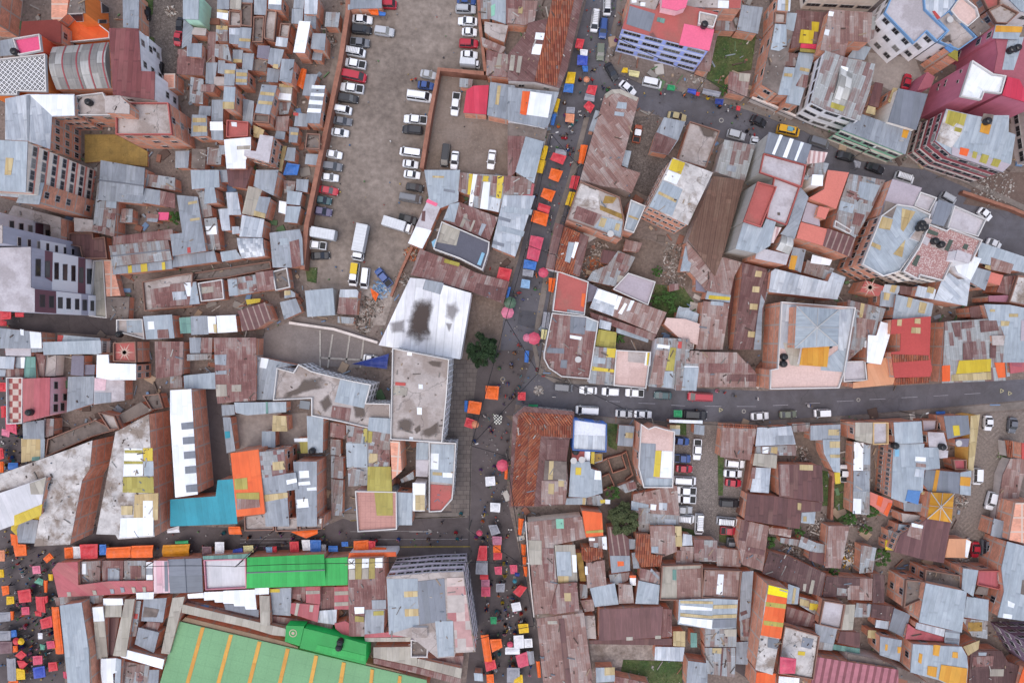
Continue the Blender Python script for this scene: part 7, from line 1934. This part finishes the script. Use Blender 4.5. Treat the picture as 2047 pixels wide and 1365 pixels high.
# ---------------- people ----------------
PM = {}
def person_meshes():
    if PM: return PM
    for kind in ('stand', 'walk'):
        st = .0 if kind == 'stand' else .2
        V = [((0, 0, .95), .15), ((0, 0, 1.18), .15), ((0, .01, 1.38), .17), ((0, 0, 1.5), .06), ((0, .02, 1.58), .09), ((0, .03, 1.68), .105),
             ((-.1, st, .5), .075), ((-.1, st * 1.2 - .06 * (st > 0), .08), .05), ((-.1, st * 1.3 + .14, .04), .045), ((.1, -st * .6, .5), .075), ((.1, -st * 1.6, .08), .05), ((.1, -st * 1.6 + .14, .04), .045),
             ((-.22, 0, 1.38), .06), ((-.27, -st * .6, 1.12), .048), ((-.26, .1 - st * .5, .9), .04), ((.22, 0, 1.38), .06), ((.27, st * .6, 1.12), .048), ((.26, .1 + st * .6, .9), .04)]
        E_ = [(0,1),(1,2),(2,3),(3,4),(4,5),(0,6),(6,7),(7,8),(0,9),(9,10),(10,11),(2,12),(12,13),(13,14),(2,15),(15,16),(16,17)]
        me = bpy.data.meshes.new('p'); me.from_pydata([v for v, _ in V], E_, []); o = bpy.data.objects.new('p', me); C.objects.link(o)
        sk = o.modifiers.new('s', 'SKIN'); 
        for i, (_, r) in enumerate(V): me.skin_vertices[0].data[i].radius = (r, r * (.72 if i < 3 else 1))
        me.skin_vertices[0].data[0].use_root = True
        sb = o.modifiers.new('b', 'SUBSURF'); sb.levels = 1; sb.render_levels = 1
        dg = bpy.context.evaluated_depsgraph_get(); out = bpy.data.meshes.new_from_object(o.evaluated_get(dg)); bpy.data.objects.remove(o)
        out.name = 'body'; out.materials.clear()
        for q in (CLOTH(), MX('trous', lambda n: simple(n, '#3a3b46', .9)), MX('skin', lambda n: simple(n, '#9a6a52', .6)), MX('hair', lambda n: simple(n, '#1f1a18', .8))): out.materials.append(q)
        for p in out.polygons:
            c = p.center; p.material_index = 1 if c.z < .93 else (3 if (c.z > 1.66 and c.y < .09) or c.z > 1.74 else 2) if c.z > 1.47 else (2 if c.z < .98 and abs(c.x) > .2 else 0)
        PM[kind] = out
    m = MB(); m.lathe([(.19, .0), (.2, .02), (.11, .04), (.1, .16), (.07, .18)], 12); me = bpy.data.meshes.new('hat'); me.from_pydata(m.v, [], m.f); me.materials.append(MX('hat', lambda n: simple(n, '#6b5a4a', .8))); PM['hat'] = me
    m = MB(); m.lathe([(.36, .35), (.34, .5), (.24, .85), (.17, 1.02)], 14); me = bpy.data.meshes.new('skirt'); me.from_pydata(m.v, [], m.f); me.materials.append(CLOTH()); PM['skirt'] = me
    return PM
PCOL = {'black':'#2a2a2e','white':'#e6e4e2','red':'#b8323a','blue':'#3a5a9a','grey':'#808088','orange':'#e0743a','teal':'#3f8a90','navy':'#2a3460','purple':'#7a4f86','pink':'#d98a9e','green':'#4d8a58','brown':'#6b4c3c','yellow':'#d8b23a'}
PEOPLE = []
def person(x, y, col, z=.13):
    pm = person_meshes(); g = up(x, y, .9); root_me = pm[R.choice(('stand', 'walk'))]
    o = bpy.data.objects.new('person', root_me); link(o); o.location = (g.x, g.y, z); o.rotation_euler = (0, 0, R.uniform(0, 6.28)); s = R.uniform(.9, 1.02); o.scale = (s * 1.1, s * 1.1, s); o.color = (*lin(PCOL.get(col, '#e0743a'), .7), 1)
    if R.random() < .4:
        h_ = bpy.data.objects.new('hat', pm['hat']); link(h_, o); h_.location = (0, .03, 1.72)
        k = bpy.data.objects.new('skirt', pm['skirt']); link(k, o); k.color = (*lin(R.choice(list(PCOL.values())), .6), 1)
    PEOPLE.append((o, col, (x, y)))
# ---------------- trees, rubble, walls, tanks ----------------
TREES = []
def tree(x, y, r, z0=0.0):
    big = r > 120; hgt = 6.5 if big else 2.2 + r / 40; rr = r / 39.0
    g = up(x, y, hgt * .7); root = empty('tree' if big else 'bush', (g.x, g.y, z0)); m = MB(); rg = random.Random(int(x * 7 + y))
    m.tube((0, 0, 0), (0, 0, hgt * .45), .22 if big else .08, .15 if big else .05, 8)
    tips = []
    for k in range(9 if big else 5):
        a = 6.283 * k / (9 if big else 5) + rg.uniform(-.3, .3); l = rr * rg.uniform(.5, .8); e = Vector((math.cos(a) * l, math.sin(a) * l, hgt * rg.uniform(.6, .95))); m.tube((0, 0, hgt * .42), e, .1 if big else .04, .03, 6); tips.append(e)
    m.build('trunk', MX('bark', lambda n: simple(n, '#5a4a40', .9, amt=.3)), root)
    m = MB(); n = int(9000 if big else 1200 * max(.6, rr)); cl = []
    for _ in range(70 if big else 22):
        a = rg.uniform(0, 6.283); d = math.sqrt(rg.random()) * rr * (.97 if big else 1) * (.72 + .28 * abs(math.sin(a * 2.5 + x))); cl.append((math.cos(a) * d, math.sin(a) * d, hgt * (.5 + .5 * rg.random()) * (1 - .35 * (d / rr) ** 2), rr * rg.uniform(.1, .24)))
    dark = 1180 > x > 900 and big
    for i in range(n):
        c = rg.choice(cl); v = Vector((rg.gauss(0, 1), rg.gauss(0, 1), rg.gauss(0, 1))).normalized() * c[3] * rg.uniform(.5, 1.1); p = Vector(c[:3]) + Vector((v.x, v.y, v.z * .7)); s_ = rg.uniform(.1, .24) if big else rg.uniform(.07, .18)
        q = Matrix.Rotation(rg.uniform(0, 6.28), 3, 'Z') @ Matrix.Rotation(rg.uniform(-.9, .9), 3, 'X'); m.poly([p + q @ Vector(t) * s_ for t in ((-1, 0, 0), (0, -.5, 0), (1, 0, 0), (0, .5, 0))], rg.choice((0, 0, 1)) )
    m.build('crown', TREEM[0] if abs(x - 964.6) < 2 and abs(y - 700.5) < 2 else (TREEM[1] if big else TREEM[2]), root); TREES.append((root, (x, y), r, big))
TREEM = [[MX('lfa', lambda n: leafmat(n, '#243322', '#31452b')), MX('lfb', lambda n: leafmat(n, '#31452b', '#40563a'))], [MX('lfc', lambda n: leafmat(n, '#4a5336', '#5f6848')), MX('lfd', lambda n: leafmat(n, '#6a7350', '#565f40'))], [MX('lfe', lambda n: leafmat(n, '#3d5a2d', '#52713a')), MX('lff', lambda n: leafmat(n, '#567540', '#446330'))]]
RB = {'': ['#8a8078', '#a59a92', '#6f6259', '#8f7468', '#c2bab3', '#59504a'], 'o': ['#b0643f', '#a8583a', '#c27a52', '#8f6a56', '#6f5a50', '#b5a598'], 'b': ['#7fa5cf', '#8fb5d8', '#6a90bf', '#a5b8cc', '#d0d6dc', '#55708f'], 'w': ['#b5ada6', '#a59d96', '#988f88', '#a5958f', '#c5bfba', '#8f8680'], 'y': ['#d8a63a', '#c2c2c5', '#8f8a86', '#a8763a', '#d8d8da', '#6f6660'], 'g': ['#5d8440', '#7a705f', '#8f867a', '#4d7335', '#a59a90', '#6f6259']}
def rubble(x, y, r, ty='', z=0.0):
    m = MB(); n = int(60 + r * 1.1); g0 = up(x, y, z + .2); rr = r / 39
    for _ in range(n):
        a = R.uniform(0, 6.283); d = math.sqrt(R.random()) * rr; px_, py_ = math.cos(a) * d, math.sin(a) * d; L = R.choice((.12, .2, .25, .3, .4, .4, .6, .6, 1.2) if ty != 'w' else (.12, .2, .25, .3, .4)); dm = (L, R.uniform(.1, .3) if L > .5 else L * R.uniform(.5, 1), R.uniform(.05, .2)); zz = .08 + max(0, (1 - d / rr)) * R.uniform(0, .35)
        m.box((px_, py_, zz), dm, R.uniform(0, 6.28), R.randint(0, 5), .9, Matrix.Rotation(R.uniform(0, 6.28), 3, 'Z') @ Matrix.Rotation(R.uniform(-.35, .35), 3, 'Y'))
    o = m.build('rubble', [MX('rub' + ty + str(i), lambda n: simple(n, h_, .9)) for i, h_ in enumerate(RB[ty])]); o.location = (g0.x, g0.y, z); tag(o, kind='stuff')
def wall(P, h_, t, mc, desc):
    q = [up(x, y, h_) for x, y in P]; m = MB(); L = []; R_ = []
    for i, p in enumerate(q):
        d = Vector()
        if i: d += (p - q[i-1]).normalized()
        if i < len(q) - 1: d += (q[i+1] - p).normalized()
        d.normalize(); n_ = Vector((-d.y, d.x, 0)) * t / 2; L.append(p + n_); R_.append(p - n_)
    vs = []; fs = []; uvs = []; cu = 0
    for i in range(len(q) - 1):
        l = (q[i+1] - q[i]).length
        for a, b_ in ((L[i], L[i+1]), (R_[i+1], R_[i])):
            k = len(vs); vs += [(a.x, a.y, 0), (b_.x, b_.y, 0), tuple(b_), tuple(a)]; fs.append([k, k+1, k+2, k+3][::-1]); uvs.append([(cu, h_), (cu + l, h_), (cu + l, 0), (cu, 0)])
        k = len(vs); vs += [tuple(R_[i]), tuple(R_[i+1]), tuple(L[i+1]), tuple(L[i])]; fs.append([k, k+1, k+2, k+3]); uvs.append([(cu, 0), (cu + l, 0), (cu + l, t), (cu, t)]); cu += l
    for i in (0, -1): k = len(vs); vs += [(L[i].x, L[i].y, 0), (R_[i].x, R_[i].y, 0), tuple(R_[i]), tuple(L[i])]; fs.append([k, k+1, k+2, k+3]); uvs.append([(0, 0)] * 4)
    tag(mesh('garden_wall', vs, fs, MW(mc) if mc != 'b' else MX('wallb', lambda n: flat(n, '#a1705e', .4, sc_=.9)), None, uvs), desc, 'wall')
# ---------------- read the survey of the place ----------------
idx = 0
for ln in DATA.strip().splitlines():
    if ln[0] == '@':
        x0, y0 = [float(q) for q in ln[1:].split(',')]; tile = (lambda x0, y0: (lambda u, v: (x0 + u / 3.9, y0 + v / 3.9)))(x0, y0); continue
    F = ln.split('|'); k = F[0]
    if k in ('S', 'S^'): stall([tile(*p) for p in pts(F[1])], F[2], F[3] if len(F) > 3 else '', float(F[4]) if len(F) > 4 else 0.0)
    elif k == 'U': a, r = F[1].split(); stall(None, F[2], '', 0, (*tile(*[float(q) for q in a.split(',')]), float(r) / 3.9))
    elif k in ('C', 'P'):
        a, L, g = F[1].split(); vehicle(*tile(*[float(q) for q in a.split(',')]), float(L), float(g), F[2], F[3])
    elif k == 'H': a, c = F[1].split(); person(*tile(*[float(q) for q in a.split(',')]), c)
    elif k == 'A': a, r = F[1].split(); t = tile(*[float(q) for q in a.split(',')]); tree(*t, float(r))
    elif k == 'R': a, r = F[1].split(); rubble(*tile(*[float(q) for q in a.split(',')]), float(r), F[2] if len(F) > 2 else '')
    elif k == 'W': wall([tile(*p) for p in pts(F[1])], float(F[2]), float(F[3]), F[4], F[5])
    elif k == 'H+': build('H+|%s|%s|b|N|%s|%s' % (F[1], F[2], F[4] if len(F) > 4 else '', F[5] if len(F) > 5 else 'b'), tile, idx); idx += 1
    else: build(ln, tile, idx); idx += 1
# ---------------- tanks, loose roof debris, poles and cables ----------------
for (x, y), h_, z, root in TANKS:
    p = up(x, y, z + 1.2); o = empty('water_tank', (p.x, p.y, z + .02)); m = MB()
    m.lathe([(.62, 0), (.66, .1), (.66, .35), (.62, .4), (.66, .45), (.66, .85), (.6, .95), (.5, 1.15), (.3, 1.27)], 18); m.build('tank_body', BLK(), o, smooth=False)
    m = MB(); m.lathe([(.28, 1.27), (.28, 1.36), (.2, 1.4)], 14); m.build('lid', DARK(), o); o['category'] = 'water tank'; unique('black round water tank on a roof', x, y, o, 'black water tanks on the roofs')
m = MB(); CL = ['#8d8782', '#6a5f58', '#a58f7a', '#77808a', '#5a4a44', '#b8b2ac']
for code, px, hz, A, slope, zr, root in ROOFS:
    if code not in ('r', 'pr', 'x', 'd', 'md', 'c2', 'c', 'g', 'rd', 'k'): continue
    cnt = {'d': .9, 'c2': .3, 'x': .5, 'md': .3, 'c': .16, 'g': .1}.get(code, .22) * A
    xs = [p[0] for p in px]; ys = [p[1] for p in px]
    for _ in range(int(min(cnt, 60))):
        a, b_ = R.uniform(min(xs), max(xs)), R.uniform(min(ys), max(ys))
        if not inpoly(a, b_, px): continue
        p = up(a, b_, hz); z = zr(p); L = R.choice((.14, .2, .25, .3, .5, .5, .8, 1.5 if code != 'g' else .4)); m.box((p.x, p.y, z + .11), (L, R.uniform(.1, .25), R.uniform(.06, .16)), R.uniform(0, 6.28), R.randint(0, 5))
tag(m.build('debris', [MX('deb%d' % i, lambda n: simple(n, h_, .9)) for i, h_ in enumerate(CL)]), kind='stuff')
m = MB()
for _ in range(1500):                                    # litter and small goods along the market streets and in the yards
    P = R.choice([(1000, 560, 90, 240), (1090, 250, 60, 260), (960, 820, 60, 180), (960, 1000, 90, 360), (960, 1000, 90, 360), (0, 900, 110, 460), (0, 1100, 110, 260), (0, 640, 40, 300), (300, 1055, 600, 50), (620, 20, 330, 560), (1170, 0, 60, 180), (1200, 150, 380, 120)])
    a, b_ = P[0] + R.random() * P[2], P[1] + R.random() * P[3]; p = up(a, b_, .2); s_ = R.choice((.08, .12, .2, .3)); m.box((p.x, p.y, .17 + s_ / 2), (s_, s_ * .8, s_), R.uniform(0, 6.28), R.randint(0, 7))
tag(m.build('litter', [MX('lit%d' % i, lambda n: simple(n, h_, .8)) for i, h_ in enumerate(('#cfcac6', '#8f8a88', '#4a4648', '#a34a44', '#4a6f96', '#b59a5a', '#5f7f54', '#3a3638'))]), kind='stuff')
# junk in the gaps and yards between the houses
m = MB(); FP = [(q, min(a for a, _ in q), max(a for a, _ in q), min(b for _, b in q), max(b for _, b in q)) for q in ([p for _, p, *_ in ROOFS] + [z[2] for z in ZONES])]
for _ in range(9000):
    a, b_ = R.uniform(0, 2047), R.uniform(0, 1365)
    if any(x0 < a < x1 and y0 < b_ < y1 and inpoly(a, b_, q) for q, x0, x1, y0, y1 in FP): continue
    p = up(a, b_, .1); L = R.choice((.15, .2, .3, .4, .6, .9, 1.6, 2.2)); wd_ = R.uniform(.12, .3) if L > .5 and R.random() < .6 else L * R.uniform(.5, .9)
    m.box((p.x, p.y, R.uniform(.05, .3)), (L, wd_, R.uniform(.06, .35)), R.uniform(0, 6.28), R.randint(0, 8), .9)
tag(m.build('debris', [MX('jnk%d' % i, lambda n: simple(n, h_, .9, k=.8)) for i, h_ in enumerate(('#8d8782', '#6a5f58', '#a58f7a', '#87909a', '#5a4a44', '#b8b2ac', '#8a5f50', '#5f7a58', '#6f88a8'))]), kind='stuff')
POLES = [(1098,290),(1150,350),(1052,500),(1108,520),(1073,742),(1012,640),(946,880),(1013,900),(942,1040),(1043,1106),(942,1100),(1066,1220),(945,1250),(1226,110),(1512,845),(1800,822),(1290,835),(720,1102),(500,1108),(330,1108),(1390,186),(1700,318),(1130,760),(560,1050)]
tops = []
for i, (x, y) in enumerate(POLES):
    p = up(x, y, 0); q = up(x, y, 0); m = MB(); o = empty('utility_pole', (p.x, p.y, 0)); m.tube((0, 0, 0), (0, 0, 7.5), .13, .08, 8); m.build('post', MX('polew', lambda n: simple(n, '#7d766e', .8, amt=.2)), o)
    m = MB(); m.box((0, 0, 7.2), (1.3, .1, .1), i * .7); m.build('crossarm', MX('polew', None), o)
    if i % 3 == 0: m = MB(); m.tube((0, 0, 6.6), (.9, .3, 7.0), .04, n=5); m.box((1.1, .36, 7.0), (.55, .22, .1), .3, 1); m.build('street_lamp', [POLE(), FR()], o)
    o['category'] = 'pole'; unique('slim utility pole at the street edge', x, y, o, 'utility poles along the streets'); tops.append(Vector((p.x, p.y, 7.25)))
def cable(a, b_, sag, i):
    m = MB(); n = 10; prev = None
    for k in range(n + 1):
        t = k / n; p = a.lerp(b_, t); p.z -= sag * 4 * t * (1 - t)
        if prev is not None: m.tube(prev, p, .06, n=4, cap=False)
        prev = p
    o = m.build('power_cable', MX('cable', lambda n_: simple(n_, '#2b292b', .7))); mid = (a + b_) / 2; o['category'] = 'cable'; unique('thin dark power cable hanging across the street', CX + mid.x * 10.5, CY - mid.y * 10.5, o, 'overhead power cables')
for i, (a, b_) in enumerate([(0,1),(0,2),(1,3),(2,3),(3,4),(2,5),(4,5),(4,6),(5,6),(6,7),(6,8),(7,9),(8,9),(8,10),(9,10),(10,12),(9,11),(11,12),(13,20),(20,21),(22,16),(16,14),(14,15),(10,17),(17,18),(18,19),(23,18),(4,22)]): cable(tops[a], tops[b_], .5, i)
# ---------------- names that single things out ----------------
ORD = ['first', 'second', 'third', 'fourth', 'fifth', 'sixth', 'seventh', 'eighth', 'ninth', 'tenth', 'eleventh', 'twelfth', 'thirteenth', 'fourteenth', 'fifteenth', 'sixteenth', 'seventeenth', 'eighteenth', 'nineteenth', 'twentieth']
def od(i): return ORD[i] if i < 20 else str(i + 1) + 'th'
def strip(x, y):
    if x < 135 and y > 600: return 'left market square', 1
    if 1020 < y < 1130 and x < 930: return 'lower left street', 0
    if x > 1000 and y < 720 and x < 1240: return 'upper market street', 1
    if 720 <= y < 1005 and 900 < x < 1100: return 'street crossing', 1
    if y >= 1005 and 930 < x < 1080: return 'lower market street', 1
    if y < 220 and x > 1220: return 'upper right street', 0
    return None, 1
grp = {}
for root, word, shp, (x, y), desc in STALLS:
    st, ax = strip(x, y)
    if st is None:
        if not root.name.startswith('market_umbrella'): root.name = 'tarp_shelter'
        root['category'] = 'tarp'
        if desc: root['label'] = desc; USED[desc] = root
        else: unique('%s tarp stretched over a yard' % word, x, y, root, 'tarps over the yards')
        continue
    root['category'] = 'umbrella' if shp == 'umbrella' else 'market stall'; root['group'] = 'market stalls along the ' + st
    if desc: root['label'] = desc; USED[desc] = root
    else: grp.setdefault((st, ax, word, shp), []).append(((x, y)[ax], root))
for (st, ax, word, shp), L in grp.items():
    L.sort(key=lambda q: q[0])
    for i, (_, root) in enumerate(L):
        nm = 'umbrella' if shp == 'umbrella' else 'stall canopy'
        root['label'] = ('only %s %s in the %s' % (word, nm, st)) if len(L) == 1 else '%s %s, %s of its colour from the %s of the %s' % (word, nm, od(i), 'top' if ax else 'left end', st)
def place(x, y):
    if x < 372 and y < 175: return 'upper left gravel yard', 1
    if y < 340 and 868 < x < 1060 and y > 145 and not (x < 880): return 'walled earth car yard', 0
    if x > 898 and x < 1000 and y < 145: return "dirt lot's far upper row", 1
    if 785 < x < 895 and 130 < y < 425: return "dirt lot's right row", 1
    if 600 < x < 800 and y < 545 and not (700 < x and y > 430): return "dirt lot's left row", 1
    if 680 < x < 860 and 425 < y < 620: return "dirt lot's lower end", 0
    if 1150 < x < 1280 and y < 195: return 'upper street fork', 1
    if y < 345 and x > 1300 and x < 1760: return 'upper right street', 0
    if 740 < y < 808 and 1080 < x < 1430: return "long street's upper kerb", 0
    if 805 <= y < 845 and 1120 < x < 1680: return "long street's lower kerb", 0
    if 1340 < x < 1425 and 850 < y: return "cobbled yard's left row", 1
    if 1425 <= x < 1500 and 850 < y: return "cobbled yard's right row", 1
    if x > 1900 and y > 820: return 'chevron yard', 1
    if x > 1790 and 340 < y < 500: return "upper right street's far end", 0
    return None, 0
g2 = {}
for root, ty, col, (x, y) in CARS:
    root['category'] = CATV[ty]; pl, ax = place(x, y)
    if pl: g2.setdefault((pl, ax), []).append(((x, y)[ax], root, ty, col))
    else: unique('%s %s parked' % (col, {'suv': 'off-road car', 'boxtruck': 'box truck'}.get(ty, ty)), x, y, root, 'cars parked in courtyards')
for (pl, ax), L in g2.items():
    L.sort(key=lambda q: q[0])
    for i, (_, root, ty, col) in enumerate(L):
        root['group'] = 'vehicles in the ' + pl
        word = {'suv': 'off-road car', 'boxtruck': 'box truck', 'van': 'minivan', 'taxi': 'yellow-topped minivan', 'pickup': 'pickup', 'car': 'car'}[ty]
        root['label'] = '%s %s, %s vehicle from %s in the %s' % (col, word, od(i), 'top' if ax else 'left', pl)
for k in range(190):                                      # the shoppers in the busy stretches
    P = R.choice([(5, 660, 45, 280), (20, 1080, 95, 270), (20, 1080, 95, 270), (30, 1110, 80, 200), (965, 1020, 80, 330), (965, 1020, 80, 330), (990, 690, 60, 120), (1060, 400, 40, 200), (1110, 210, 50, 120), (380, 1060, 520, 40)])
    person(P[0] + R.random() * P[2], P[1] + R.random() * P[3], R.choice(list(PCOL)))
for o, col, (x, y) in PEOPLE:
    o['category'] = 'person'; st, _ = strip(x, y); unique('person in %s %s' % (col, 'clothes'), x, y, o, 'people on the market streets')
for root, (x, y), r, big in TREES:
    root['category'] = 'tree' if big else 'bush'
    if big: root['label'] = 'dense dark green round tree at the street corner by the stained roof' if y < 800 else 'loose olive green bushy tree between the rust roofs'
    else: unique('small bushy green plant', x, y, root, 'bushes in yards and gardens')
